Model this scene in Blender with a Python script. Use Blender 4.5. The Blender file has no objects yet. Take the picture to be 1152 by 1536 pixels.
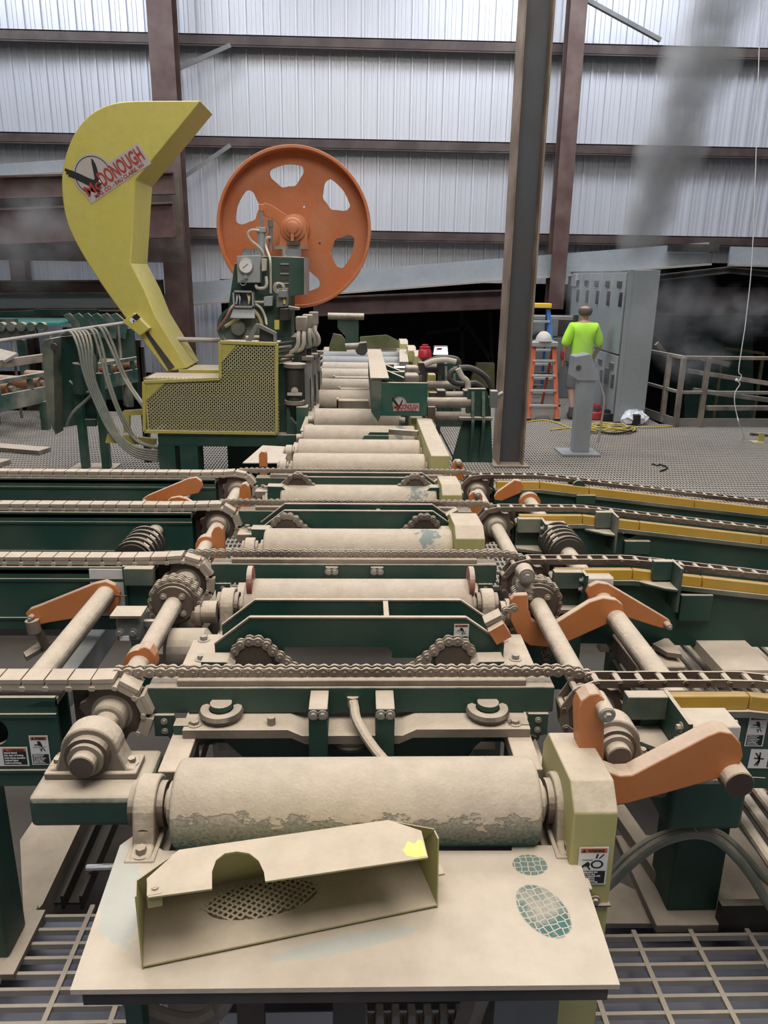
import bpy, bmesh, math, random
from mathutils import Vector, Matrix
random.seed(7)
PI = math.pi
V = Vector
scene = bpy.context.scene
C = scene.collection

# ---------------------------------------------------------------- camera
FPX, CXP, CYP, CAMH = 1154.0, 576.0, 768.0, 2.16
_dY = V((-36.0, -355.0, FPX)).normalized()
_dX = V((40600.0, 262.0, FPX)); _dX -= _dY * _dX.dot(_dY); _dX.normalize()
_dZ = _dX.cross(_dY)
if _dZ.y > 0: _dZ = -_dZ
ROT = Matrix((_dX, _dY, _dZ))                     # camera axes (right, down, ahead) -> world
CAM = V((0, 0, CAMH))
cd = bpy.data.cameras.new('camera'); cam = bpy.data.objects.new('camera', cd); C.objects.link(cam)
cd.sensor_fit = 'VERTICAL'; cd.sensor_height = 36.0; cd.lens = 36.0 * FPX / 1536.0
cd.clip_start = 0.05; cd.clip_end = 200
cm = Matrix.Identity(4)
for i in range(3):
    cm[i][0] = ROT[i][0]; cm[i][1] = -ROT[i][1]; cm[i][2] = -ROT[i][2]; cm[i][3] = CAM[i]
cam.matrix_world = cm
scene.camera = cam

# ---------------------------------------------------------------- light and exposure
scene.view_settings.view_transform = 'Standard'; scene.view_settings.look = 'None'
scene.view_settings.gamma = 1.0; scene.view_settings.use_curve_mapping = False
scene.view_settings.exposure = 0.0
w = bpy.data.worlds.new('hall_air'); scene.world = w; w.use_nodes = True
w.node_tree.nodes['Background'].inputs[0].default_value = (0.80, 0.84, 0.92, 1)
w.node_tree.nodes['Background'].inputs[1].default_value = 0.16
def area(name, loc, target, sx, sy, power, col):
    l = bpy.data.lights.new(name, 'AREA'); l.shape = 'RECTANGLE'; l.size = sx; l.size_y = sy
    l.energy = power; l.color = col
    o = bpy.data.objects.new(name, l); C.objects.link(o); o.location = loc
    o.rotation_euler = (V(target) - V(loc)).to_track_quat('-Z', 'Y').to_euler()
    return o
area('high_bay_light_front', (0.3, 0.3, 8.0), (0.0, 1.9, 0), 6.5, 4.5, 620, (1.0, 0.93, 0.83))
area('high_bay_light_middle', (-0.5, 7.6, 8.8), (-0.5, 8.2, 0), 8.0, 3.0, 440, (1.0, 0.97, 0.92))
area('high_bay_light_wall_1', (-6.0, 11.6, 9.4), (-2.0, 16.0, 4.2), 7.0, 1.5, 560, (0.84, 0.90, 1.0))
area('high_bay_light_wall_2', (5.5, 11.6, 9.4), (4.0, 16.0, 4.2), 7.0, 1.5, 300, (0.84, 0.90, 1.0))
area('high_bay_light_bay', (4.0, 12.0, 8.8), (3.8, 11.4, 0), 5.0, 3.0, 330, (0.92, 0.95, 1.0))

# ---------------------------------------------------------------- pixel of the photograph -> point on a plane
def P(u, v, X=None, Y=None, Z=None):
    d = ROT @ V(((u - CXP) / FPX, (v - CYP) / FPX, 1.0))
    if Z is not None: t = (Z - CAMH) / d.z
    elif Y is not None: t = Y / d.y
    else: t = X / d.x
    return CAM + d * t
def PZ(pts, Z): return [P(u, v, Z=Z) for u, v in pts]
def PXZ(pts, Y): return [(p.x, p.z) for p in (P(u, v, Y=Y) for u, v in pts)]

# ---------------------------------------------------------------- mesh helpers
class MB:
    def __init__(s, m=None): s.v = []; s.f = []; s.m = m
    def add(s, vs, fs):
        n = len(s.v)
        for p in vs:
            p = V(p); s.v.append(s.m @ p if s.m else p)
        s.f += [tuple(i + n for i in f) for f in fs]
        return s
    def box(s, c, d, R=None):
        c = V(c); hx, hy, hz = d[0] / 2, d[1] / 2, d[2] / 2
        vs = [V((x, y, z)) for z in (-hz, hz) for y in (-hy, hy) for x in (-hx, hx)]
        if R is not None: vs = [R @ p for p in vs]
        return s.add([p + c for p in vs], [(0, 2, 3, 1), (4, 5, 7, 6), (0, 1, 5, 4), (2, 6, 7, 3), (0, 4, 6, 2), (1, 3, 7, 5)])
    def bb(s, x0, x1, y0, y1, z0, z1): return s.box(((x0 + x1) / 2, (y0 + y1) / 2, (z0 + z1) / 2), (x1 - x0, y1 - y0, z1 - z0))
    def bar(s, a, b, w_, h_, up=(0, 0, 1)):
        a = V(a); b = V(b); d = (b - a); L = d.length; d.normalize(); up = V(up)
        x = d.cross(up)
        if x.length < 1e-4: x = d.cross(V((0, 1, 0)))
        x.normalize(); z = x.cross(d)
        R = Matrix((x, d, z)).transposed()
        return s.box((a + b) / 2, (w_, L, h_), R)
    def ring(s, c, ax, r, n, ph=0):
        ax = V(ax).normalized(); t = V((0, 0, 1)) if abs(ax.z) < .9 else V((1, 0, 0))
        a = ax.cross(t).normalized(); b = ax.cross(a)
        return [V(c) + (a * math.cos(ph + 2 * PI * k / n) + b * math.sin(ph + 2 * PI * k / n)) * r for k in range(n)]
    def cyl(s, a, b, r, r2=None, n=16, cap=True):
        a = V(a); b = V(b); r2 = r if r2 is None else r2
        vs = s.ring(a, b - a, r, n) + s.ring(b, b - a, r2, n)
        fs = [(k, (k + 1) % n, n + (k + 1) % n, n + k) for k in range(n)]
        if cap: fs += [tuple(range(n - 1, -1, -1)), tuple(range(n, 2 * n))]
        return s.add(vs, fs)
    def pipe(s, a, b, r, ri, n=16):
        a = V(a); b = V(b)
        vs = s.ring(a, b - a, r, n) + s.ring(b, b - a, r, n) + s.ring(a, b - a, ri, n) + s.ring(b, b - a, ri, n)
        fs = []
        for k in range(n):
            j = (k + 1) % n
            fs += [(k, j, n + j, n + k), (2 * n + k, 3 * n + k, 3 * n + j, 2 * n + j), (k, 2 * n + k, 2 * n + j, j), (n + k, n + j, 3 * n + j, 3 * n + k)]
        return s.add(vs, fs)
    def lathe(s, c, ax, prof, n=20):
        ax = V(ax).normalized(); vs = []; fs = []
        for (h, r) in prof: vs += s.ring(V(c) + ax * h, ax, max(r, 1e-4), n)
        m = len(prof)
        for i in range(m - 1):
            for k in range(n):
                j = (k + 1) % n; fs.append((i * n + k, i * n + j, (i + 1) * n + j, (i + 1) * n + k))
        fs += [tuple(range(n - 1, -1, -1)), tuple(range((m - 1) * n, m * n))]
        return s.add(vs, fs)
    def tube(s, pts, r, n=8, smooth=0):
        pts = [V(p) for p in pts]
        if smooth:
            q = []
            for i in range(len(pts) - 1):
                p0 = pts[max(i - 1, 0)]; p1 = pts[i]; p2 = pts[i + 1]; p3 = pts[min(i + 2, len(pts) - 1)]
                for k in range(smooth):
                    t = k / smooth
                    q.append(.5 * ((2 * p1) + (p2 - p0) * t + (2 * p0 - 5 * p1 + 4 * p2 - p3) * t * t + (3 * p1 - p0 - 3 * p2 + p3) * t ** 3))
            pts = q + [pts[-1]]
        vs = []; fs = []; a = None
        for i, p in enumerate(pts):
            d = (pts[min(i + 1, len(pts) - 1)] - pts[max(i - 1, 0)]).normalized()
            if a is None:
                a = d.cross(V((0, 0, 1)))
                if a.length < .05: a = d.cross(V((1, 0, 0)))
            a = (a - d * a.dot(d)).normalized(); b = d.cross(a)
            vs += [p + (a * math.cos(2 * PI * k / n) + b * math.sin(2 * PI * k / n)) * r for k in range(n)]
        for i in range(len(pts) - 1):
            for k in range(n):
                j = (k + 1) % n; fs.append((i * n + k, i * n + j, (i + 1) * n + j, (i + 1) * n + k))
        fs += [tuple(range(n - 1, -1, -1)), tuple(range((len(pts) - 1) * n, len(pts) * n))]
        return s.add(vs, fs)
    def torus(s, c, ax, R, r, n=24, m=8):
        ring = s.ring(c, ax, R, n); vs = []; fs = []; ax = V(ax).normalized(); c = V(c)
        for p in ring:
            o = (p - c).normalized()
            vs += [p + (o * math.cos(2 * PI * k / m) + ax * math.sin(2 * PI * k / m)) * r for k in range(m)]
        for i in range(n):
            ii = (i + 1) % n
            for k in range(m):
                j = (k + 1) % m; fs.append((i * m + k, ii * m + k, ii * m + j, i * m + j))
        return s.add(vs, fs)
    def prism(s, poly, ax, lo, hi):
        """poly in the plane across axis ax: 'y' -> (x,z), 'x' -> (y,z), 'z' -> (x,y)"""
        f = {'y': lambda p, t: (p[0], t, p[1]), 'x': lambda p, t: (t, p[0], p[1]), 'z': lambda p, t: (p[0], p[1], t)}[ax]
        n = len(poly); vs = [f(p, lo) for p in poly] + [f(p, hi) for p in poly]
        fs = [tuple(range(n)), tuple(range(2 * n - 1, n - 1, -1))] + [(k, n + k, n + (k + 1) % n, (k + 1) % n) for k in range(n)]
        return s.add(vs, fs)
    def slab(s, pts, th):
        """flat polygon of 3-D points given its thickness along its normal"""
        pts = [V(p) for p in pts]; nn = V((0, 0, 0)); n = len(pts)
        for i in range(n):
            a = pts[i]; b = pts[(i + 1) % n]
            nn += V(((a.y - b.y) * (a.z + b.z), (a.z - b.z) * (a.x + b.x), (a.x - b.x) * (a.y + b.y)))
        nn.normalize()
        vs = pts + [p - nn * th for p in pts]
        fs = [tuple(range(n)), tuple(range(2 * n - 1, n - 1, -1))] + [(k, n + k, n + (k + 1) % n, (k + 1) % n) for k in range(n)]
        return s.add(vs, fs)
    def sphere(s, c, r, n=12, m=8, sc=(1, 1, 1), lo=-PI / 2, hi=PI / 2):
        c = V(c); vs = []; fs = []
        for i in range(m + 1):
            a = lo + (hi - lo) * i / m
            for k in range(n):
                vs.append(c + V((r * sc[0] * math.cos(a) * math.cos(2 * PI * k / n), r * sc[1] * math.cos(a) * math.sin(2 * PI * k / n), r * sc[2] * math.sin(a))))
        for i in range(m):
            for k in range(n):
                j = (k + 1) % n; fs.append((i * n + k, i * n + j, (i + 1) * n + j, (i + 1) * n + k))
        return s.add(vs, fs)
    def mesh(s, name, mat, sharp=35):
        me = bpy.data.meshes.new(name)
        me.from_pydata([tuple(p) for p in s.v], [], s.f)
        bm = bmesh.new(); bm.from_mesh(me)
        bmesh.ops.recalc_face_normals(bm, faces=bm.faces); bm.to_mesh(me); bm.free()
        for p in me.polygons: p.use_smooth = True
        me.set_sharp_from_angle(angle=math.radians(sharp))
        if mat: me.materials.append(mat)
        return me

def link(name, me, parent=None, loc=None, bevel=0):
    o = bpy.data.objects.new(name, me); C.objects.link(o)
    if parent is not None:
        o.parent = parent; o.matrix_parent_inverse = WORLD[parent.name].inverted()
    if loc is not None: o.location = loc
    WORLD[o.name] = Matrix.Translation(o.location) if parent is None else Matrix.Identity(4)
    if bevel:
        b = o.modifiers.new('edge', 'BEVEL'); b.width = bevel; b.segments = 2; b.limit_method = 'ANGLE'; b.angle_limit = .6
    return o
WORLD = {}
def part(name, mb, mat, parent, bevel=0, sharp=35, kind=None, label=None):
    o = link(name, mb.mesh(name, mat, sharp), parent, bevel=bevel)
    if kind: o['kind'] = kind
    if label: o['label'] = label
    return o
def bolts(parent, m, lst, d, r=.011, h=.012):
    for p in lst:
        mb = MB(); bolt(mb, p, d, r, h); part('bolt', mb, m, parent)
def thing(name, label, cat, loc=(0, 0, 0), group=None):
    o = bpy.data.objects.new(name, None); C.objects.link(o); o.location = loc; o.empty_display_size = .05
    WORLD[o.name] = Matrix.Translation(V(loc))
    o['label'] = label; o['category'] = cat
    if group: o['group'] = group
    return o
def solo(name, mb, mat, label, cat, group=None, bevel=0, sharp=35, kind=None):
    o = link(name, mb.mesh(name, mat, sharp), bevel=bevel)
    o['label'] = label; o['category'] = cat
    if group: o['group'] = group
    if kind: o['kind'] = kind
    return o
def struct(name, mb, mat, bevel=0, parent=None):
    o = link(name, mb.mesh(name, mat), parent, bevel=bevel); o['kind'] = 'structure'
    return o
def sroot(name, loc=(0, 0, 0)):
    o = bpy.data.objects.new(name, None); C.objects.link(o); o.location = loc
    WORLD[o.name] = Matrix.Translation(V(loc)); o['kind'] = 'structure'
    return o
def place(name, me, parent, M):
    """a child sharing mesh data, at world matrix M"""
    o = bpy.data.objects.new(name, me); C.objects.link(o); o.parent = parent
    o.matrix_parent_inverse = WORLD[parent.name].inverted(); o.matrix_basis = M
    return o
def dup(root, mv, label=None, group=None):
    """copy of a thing with its parts and sub-parts, moved by mv (no ops)"""
    r = root.copy(); C.objects.link(r); r.location = root.location + V(mv)
    WORLD[r.name] = Matrix.Translation(r.location)
    if label: r['label'] = label
    if group: r['group'] = group
    for ch in list(root.children):
        c = ch.copy(); C.objects.link(c); c.parent = r; c.matrix_parent_inverse = ch.matrix_parent_inverse.copy()
        for g in list(ch.children):
            d = g.copy(); C.objects.link(d); d.parent = c; d.matrix_parent_inverse = g.matrix_parent_inverse.copy()
    return r

def plate_mesh(name, outer, holes, th, mat, M=None):
    """flat plate with holes, in local XY, thickness th along Z; 2-D filled curve turned into a mesh"""
    cu = bpy.data.curves.new(name, 'CURVE'); cu.dimensions = '2D'; cu.fill_mode = 'BOTH'; cu.extrude = th / 2
    for poly in [outer] + holes:
        sp = cu.splines.new('POLY'); sp.points.add(len(poly) - 1)
        for i, p in enumerate(poly): sp.points[i].co = (p[0], p[1], 0, 1)
        sp.use_cyclic_u = True
    o = bpy.data.objects.new(name, cu); C.objects.link(o)
    dg = bpy.context.evaluated_depsgraph_get(); dg.update()
    me = bpy.data.meshes.new_from_object(o.evaluated_get(dg)); me.name = name
    bpy.data.objects.remove(o); bpy.data.curves.remove(cu)
    if M is not None: me.transform(M)
    for p in me.polygons: p.use_smooth = True
    me.set_sharp_from_angle(angle=math.radians(35))
    me.materials.clear(); me.materials.append(mat)
    return me
def circ(cx, cy, r, n=20, a0=0, a1=2 * PI):
    if abs(a1 - a0 - 2 * PI) < 1e-6: return [(cx + r * math.cos(a0 + (a1 - a0) * k / n), cy + r * math.sin(a0 + (a1 - a0) * k / n)) for k in range(n)]
    return [(cx + r * math.cos(a0 + (a1 - a0) * k / n), cy + r * math.sin(a0 + (a1 - a0) * k / n)) for k in range(n + 1)]
XZ = Matrix(((1, 0, 0, 0), (0, 0, -1, 0), (0, 1, 0, 0), (0, 0, 0, 1)))      # local XY -> world XZ
YZ = Matrix(((0, 0, 1, 0), (1, 0, 0, 0), (0, 1, 0, 0), (0, 0, 0, 1)))       # local XY -> world YZ

# ---------------------------------------------------------------- materials
def _nodes(name):
    m = bpy.data.materials.new(name); m.use_nodes = True
    nt = m.node_tree; b = nt.nodes['Principled BSDF']
    return m, nt, b
def N(nt, t, **kw):
    n = nt.nodes.new(t)
    for k, v in kw.items(): setattr(n, k, v)
    return n
DUST = (0.61, 0.515, 0.415, 1)
def mat(name, col, dust=0.9, film=0.25, rough=.55, metal=0.0, lo=.25, hi=.75, scale=14.0, bump=.25, dcol=DUST, grime=.25):
    """paint or steel under sawdust: dust settles where the surface faces up, a thin uneven film elsewhere"""
    m, nt, b = _nodes(name); L = nt.links.new
    g = N(nt, 'ShaderNodeNewGeometry'); sep = N(nt, 'ShaderNodeSeparateXYZ'); L(g.outputs['True Normal'], sep.inputs[0])
    nz = N(nt, 'ShaderNodeTexNoise'); nz.inputs['Scale'].default_value = scale; nz.inputs['Detail'].default_value = 6; nz.inputs['Roughness'].default_value = .65
    L(g.outputs['Position'], nz.inputs['Vector'])
    nb = N(nt, 'ShaderNodeTexNoise'); nb.inputs['Scale'].default_value = 2.6; nb.inputs['Detail'].default_value = 4
    L(g.outputs['Position'], nb.inputs['Vector'])
    # up = nz + (noise-.5)*.5
    a1 = N(nt, 'ShaderNodeMath', operation='MULTIPLY_ADD'); L(nz.outputs[0], a1.inputs[0]); a1.inputs[1].default_value = .55; L(sep.outputs[2], a1.inputs[2])
    mr = N(nt, 'ShaderNodeMapRange'); L(a1.outputs[0], mr.inputs[0]); mr.inputs[1].default_value = lo + .27; mr.inputs[2].default_value = hi + .27; mr.inputs[4].default_value = dust
    fr = N(nt, 'ShaderNodeMapRange'); L(nb.outputs[0], fr.inputs[0]); fr.inputs[1].default_value = .38; fr.inputs[2].default_value = .75; fr.inputs[4].default_value = film
    mx = N(nt, 'ShaderNodeMath', operation='MAXIMUM'); L(mr.outputs[0], mx.inputs[0]); L(fr.outputs[0], mx.inputs[1])
    c0 = N(nt, 'ShaderNodeMix', data_type='RGBA'); c0.inputs[6].default_value = tuple(x * (1 - grime) for x in col[:3]) + (1,); c0.inputs[7].default_value = tuple(col[:3]) + (1,); L(nz.outputs[0], c0.inputs[0])
    dv = N(nt, 'ShaderNodeMix', data_type='RGBA'); dv.inputs[6].default_value = tuple(x * .70 for x in dcol[:3]) + (1,); dv.inputs[7].default_value = tuple(min(1, x * 1.18) for x in dcol[:3]) + (1,); L(nz.outputs[0], dv.inputs[0])
    cm_ = N(nt, 'ShaderNodeMix', data_type='RGBA'); L(mx.outputs[0], cm_.inputs[0]); L(c0.outputs[2], cm_.inputs[6]); L(dv.outputs[2], cm_.inputs[7])
    L(cm_.outputs[2], b.inputs['Base Color'])
    rr = N(nt, 'ShaderNodeMapRange'); L(mx.outputs[0], rr.inputs[0]); rr.inputs[3].default_value = rough; rr.inputs[4].default_value = .95; L(rr.outputs[0], b.inputs['Roughness'])
    if metal:
        mm = N(nt, 'ShaderNodeMapRange'); L(mx.outputs[0], mm.inputs[0]); mm.inputs[3].default_value = metal; mm.inputs[4].default_value = 0; L(mm.outputs[0], b.inputs['Metallic'])
    if bump:
        bp = N(nt, 'ShaderNodeBump'); bp.inputs['Strength'].default_value = bump; bp.inputs['Distance'].default_value = .01
        n2 = N(nt, 'ShaderNodeTexNoise'); n2.inputs['Scale'].default_value = scale * 4; n2.inputs['Detail'].default_value = 5; L(g.outputs['Position'], n2.inputs['Vector'])
        ml = N(nt, 'ShaderNodeMath', operation='MULTIPLY'); L(n2.outputs[0], ml.inputs[0]); L(mx.outputs[0], ml.inputs[1])
        L(ml.outputs[0], bp.inputs['Height']); L(bp.outputs[0], b.inputs['Normal'])
    return m
def plain(name, col, rough=.6, metal=0, emit=0):
    m, nt, b = _nodes(name)
    b.inputs['Base Color'].default_value = tuple(col[:3]) + (1,); b.inputs['Roughness'].default_value = rough; b.inputs['Metallic'].default_value = metal
    nz = N(nt, 'ShaderNodeTexNoise'); nz.inputs['Scale'].default_value = 9; nz.inputs['Detail'].default_value = 4
    tc = N(nt, 'ShaderNodeTexCoord'); nt.links.new(tc.outputs['Object'], nz.inputs['Vector'])
    mx = N(nt, 'ShaderNodeMix', data_type='RGBA'); mx.inputs[6].default_value = tuple(x * .85 for x in col[:3]) + (1,); mx.inputs[7].default_value = tuple(min(1, x * 1.1) for x in col[:3]) + (1,)
    nt.links.new(nz.outputs[0], mx.inputs[0]); nt.links.new(mx.outputs[2], b.inputs['Base Color'])
    if emit:
        b.inputs['Emission Color'].default_value = tuple(col[:3]) + (1,); b.inputs['Emission Strength'].default_value = emit
    return m
M = {}
M['green'] = mat('green_paint', (.009, .056, .042), film=.09)
M['green_b'] = mat('green_paint_bright', (.014, .085, .060), film=.12)
M['green_d'] = mat('green_paint_dusty', (.03, .075, .06), film=.45)
M['orange'] = mat('orange_paint', (.62, .205, .055), film=.12, rough=.5, dust=.85)
M['wheel'] = mat('orange_wheel_paint', (.56, .17, .055), film=.18, dust=.35, rough=.55, lo=.5, hi=1.1)
M['yellow'] = mat('yellow_paint', (.50, .45, .10), film=.14, rough=.5)
M['yellow_hood'] = mat('yellow_hood_paint', (.64, .56, .12), film=.1, dust=.5, rough=.45, bump=.05)
M['yellow_strip'] = mat('yellow_plastic_strip', (.60, .36, .035), film=.12, dust=.45)
M['guard'] = mat('pale_yellow_guard', (.46, .44, .155), film=.35, dust=.95)
M['guard_mesh'] = mat('dusty_perforated_sheet', (.60, .56, .30), film=.6, dust=.9)
M['dark_olive'] = mat('dim_olive_paint', (.10, .11, .03), film=.2, dust=.4)  # olive darkened so the dimness of the bay is in the colour
M['tan'] = mat('sawdust_covered_steel', (.15, .125, .10), film=.5, dust=1, lo=.0, hi=.55, bump=.45)
M['tan_d'] = mat('sawdust_film_steel', (.16, .14, .12), film=.55, dust=.85)
M['brown'] = mat('brown_rusty_steel', (.055, .034, .026), film=.18, dust=.75, rough=.7)
M['dark'] = mat('dark_steel', (.018, .018, .018), film=.12, dust=.6)
M['black'] = mat('black_rubber', (.012, .012, .012), film=.1, dust=.55, rough=.7)
M['steel'] = mat('grey_steel', (.30, .30, .30), film=.3, dust=.8, metal=.5, rough=.4)
M['chrome'] = plain('bright_rod', (.75, .75, .75), .22, .9)
M['grey'] = mat('grey_enamel', (.33, .36, .38), film=.15, dust=.35, rough=.5, bump=.05, dcol=(.45, .43, .4, 1))
M['grey_d'] = mat('dark_grey_enamel', (.16, .175, .18), film=.2, dust=.35, rough=.5, bump=.05)
M['uhmw'] = mat('white_plastic_block', (.62, .62, .64), film=.25, dust=.9, rough=.4)
M['white'] = plain('white_print', (.74, .74, .74), .6)
M['silver'] = plain('silver_decal', (.46, .42, .40), .5)
M['red'] = plain('red_print', (.36, .035, .03), .6)
M['ink'] = plain('black_print', (.012, .012, .014), .6)
M['orange_print'] = plain('orange_print', (.50, .13, .04), .6)
M['redbrown'] = mat('red_brown_primer', (.085, .042, .038), film=.12, dust=.3, bump=.05)
M['girt'] = mat('girt_primer', (.055, .034, .032), film=.1, dust=.3, bump=.05)  # primer lowered to carry the shade on the girt undersides
M['hose'] = mat('green_grey_hose', (.20, .24, .21), film=.4, dust=.7, rough=.6)
M['whitehose'] = mat('pale_conduit', (.50, .48, .42), film=.4, dust=.8)
M['blackhose'] = mat('black_hose', (.03, .031, .031), film=.12, dust=.15)
M['pink'] = mat('faded_red_paint', (.34, .10, .09), film=.35, dust=.9)
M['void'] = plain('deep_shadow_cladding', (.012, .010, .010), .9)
M['skin'] = plain('skin', (.45, .24, .17), .6)
M['hair'] = plain('short_dark_hair', (.10, .065, .05), .8)
M['hivis'] = plain('lime_shirt_cloth', (.46, .85, .06), .85)
M['shorts'] = plain('grey_shorts_cloth', (.10, .10, .095), .9)
M['boot'] = plain('dark_boot_leather', (.05, .045, .04), .8)
M['ladder_o'] = mat('orange_fibreglass', (.55, .10, .03), film=.1, dust=.3)
M['ladder_b'] = mat('blue_fibreglass', (.03, .14, .42), film=.1, dust=.3)
M['alu'] = mat('aluminium', (.50, .50, .50), film=.15, dust=.2, metal=.5, rough=.4)
M['yellow_bright'] = plain('yellow_plastic', (.80, .50, .03), .5)
M['cream_screen'] = plain('lit_screen', (.75, .82, .95), .4, 0, 1.2)
M['red_plastic'] = plain('red_plastic', (.42, .02, .03), .4)
M['teal_sheet'] = mat('teal_dusty_table', (.05, .30, .25), film=.2, dust=.35, dcol=(.35, .60, .55, 1))
M['clear'] = plain('crumpled_clear_film', (.75, .78, .82), .25)
M['cordy'] = plain('yellow_cord_jacket', (.55, .42, .08), .6)
M['blacksteel'] = mat('oily_black_steel', (.012, .011, .010), film=.04, dust=.08)  # near-black steel with almost no dust film
M['chain'] = mat('dusty_chain_steel', (.11, .085, .07), film=.55, dust=1, lo=.2, hi=.7)
M['chainr'] = mat('brown_chain_steel', (.075, .05, .04), film=.25, dust=.95)
M['cap'] = mat('dusty_chain_cap', (.35, .31, .26), film=.55, dust=1)
# sheet metal of the far wall, grating floor, roller and plate surfaces
def _wallmat():
    m, nt, b = _nodes('galvanised_sheet'); L = nt.links.new
    g = N(nt, 'ShaderNodeNewGeometry'); nz = N(nt, 'ShaderNodeTexNoise'); nz.inputs['Scale'].default_value = 3; nz.inputs['Detail'].default_value = 5
    mp = N(nt, 'ShaderNodeVectorMath', operation='MULTIPLY'); mp.inputs[1].default_value = (3, 1, .25); L(g.outputs['Position'], mp.inputs[0]); L(mp.outputs[0], nz.inputs['Vector'])
    cr = N(nt, 'ShaderNodeMix', data_type='RGBA'); cr.inputs[6].default_value = (.52, .53, .57, 1); cr.inputs[7].default_value = (.60, .61, .66, 1); L(nz.outputs[0], cr.inputs[0])
    L(cr.outputs[2], b.inputs['Base Color']); b.inputs['Roughness'].default_value = .45; b.inputs['Metallic'].default_value = .35
    return m
M['sheet'] = _wallmat()
def _roller(name, under, cut, scrape=False):
    """thick caked sawdust on the upper side with a ragged edge where the paint shows through"""
    m, nt, b = _nodes(name); L = nt.links.new
    g = N(nt, 'ShaderNodeNewGeometry'); sep = N(nt, 'ShaderNodeSeparateXYZ'); L(g.outputs['Normal'], sep.inputs[0])
    sp = N(nt, 'ShaderNodeVectorMath', operation='MULTIPLY'); sp.inputs[1].default_value = (7, 13, 13); L(g.outputs['Position'], sp.inputs[0])
    n1 = N(nt, 'ShaderNodeTexNoise'); n1.inputs['Scale'].default_value = 1.6; n1.inputs['Detail'].default_value = 8; n1.inputs['Roughness'].default_value = .7; L(sp.outputs[0], n1.inputs['Vector'])
    n2 = N(nt, 'ShaderNodeTexNoise'); n2.inputs['Scale'].default_value = 120; n2.inputs['Detail'].default_value = 3; L(g.outputs['Position'], n2.inputs['Vector'])
    n3 = N(nt, 'ShaderNodeTexNoise'); n3.inputs['Scale'].default_value = 16; n3.inputs['Detail'].default_value = 7; n3.inputs['Roughness'].default_value = .7; L(g.outputs['Position'], n3.inputs['Vector'])
    a = N(nt, 'ShaderNodeMath', operation='MULTIPLY_ADD'); L(n1.outputs[0], a.inputs[0]); a.inputs[1].default_value = 1.7; L(sep.outputs[2], a.inputs[2])
    mr = N(nt, 'ShaderNodeMapRange'); L(a.outputs[0], mr.inputs[0]); mr.inputs[1].default_value = cut + .85 - .03; mr.inputs[2].default_value = cut + .85 + .03
    a2 = N(nt, 'ShaderNodeMath', operation='MULTIPLY_ADD'); L(n2.outputs[0], a2.inputs[0]); a2.inputs[1].default_value = .9; L(sep.outputs[2], a2.inputs[2])
    film = N(nt, 'ShaderNodeMapRange'); L(a2.outputs[0], film.inputs[0]); film.inputs[1].default_value = cut - .25; film.inputs[2].default_value = cut + .65; film.inputs[4].default_value = .75
    mx = N(nt, 'ShaderNodeMath', operation='MAXIMUM'); L(mr.outputs[0], mx.inputs[0]); L(film.outputs[0], mx.inputs[1])
    dv = N(nt, 'ShaderNodeMix', data_type='RGBA'); dv.inputs[6].default_value = (.40, .335, .265, 1); dv.inputs[7].default_value = (.70, .60, .49, 1); L(n3.outputs[0], dv.inputs[0])
    c = N(nt, 'ShaderNodeMix', data_type='RGBA'); L(mx.outputs[0], c.inputs[0]); c.inputs[6].default_value = under; L(dv.outputs[2], c.inputs[7])
    if scrape:
        px = N(nt, 'ShaderNodeSeparateXYZ'); L(g.outputs['Position'], px.inputs[0])
        d0 = N(nt, 'ShaderNodeMath', operation='SUBTRACT'); L(px.outputs[0], d0.inputs[0]); d0.inputs[1].default_value = .335
        d1 = N(nt, 'ShaderNodeMath', operation='ABSOLUTE'); L(d0.outputs[0], d1.inputs[0])
        d2 = N(nt, 'ShaderNodeMath', operation='MULTIPLY_ADD'); L(d1.outputs[0], d2.inputs[0]); d2.inputs[1].default_value = -2.2; L(n3.outputs[0], d2.inputs[2])
        d3 = N(nt, 'ShaderNodeMapRange'); L(d2.outputs[0], d3.inputs[0]); d3.inputs[1].default_value = .42; d3.inputs[2].default_value = .47; d3.inputs[4].default_value = .7
        c2 = N(nt, 'ShaderNodeMix', data_type='RGBA'); L(d3.outputs[0], c2.inputs[0]); L(c.outputs[2], c2.inputs[6]); c2.inputs[7].default_value = (.09, .19, .21, 1); c = c2
    L(c.outputs[2], b.inputs['Base Color']); b.inputs['Roughness'].default_value = .9
    h = N(nt, 'ShaderNodeMath', operation='MULTIPLY_ADD'); L(n3.outputs[0], h.inputs[0]); h.inputs[1].default_value = .6; L(mr.outputs[0], h.inputs[2])
    h2 = N(nt, 'ShaderNodeMath', operation='MULTIPLY_ADD'); L(n2.outputs[0], h2.inputs[0]); h2.inputs[1].default_value = .25; L(h.outputs[0], h2.inputs[2])
    bp = N(nt, 'ShaderNodeBump'); bp.inputs['Strength'].default_value = .7; bp.inputs['Distance'].default_value = .009; L(h2.outputs[0], bp.inputs['Height']); L(bp.outputs[0], b.inputs['Normal'])
    return m
M['roller_s'] = _roller('caked_roller_scraped', (.10, .115, .10, 1), -.6, True)
M['roller'] = _roller('caked_roller', (.025, .075, .062, 1), .20)
M['roller_c'] = _roller('caked_roller_clean', (.10, .115, .10, 1), -.6)
M['roller_g'] = mat('bare_roller_steel', (.33, .36, .38), film=.35, dust=.55, lo=.5, hi=1.1)
M['roller_o'] = mat('orange_dusty_roller', (.42, .16, .07), film=.2, dust=.75, lo=.45, hi=.95)
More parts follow.
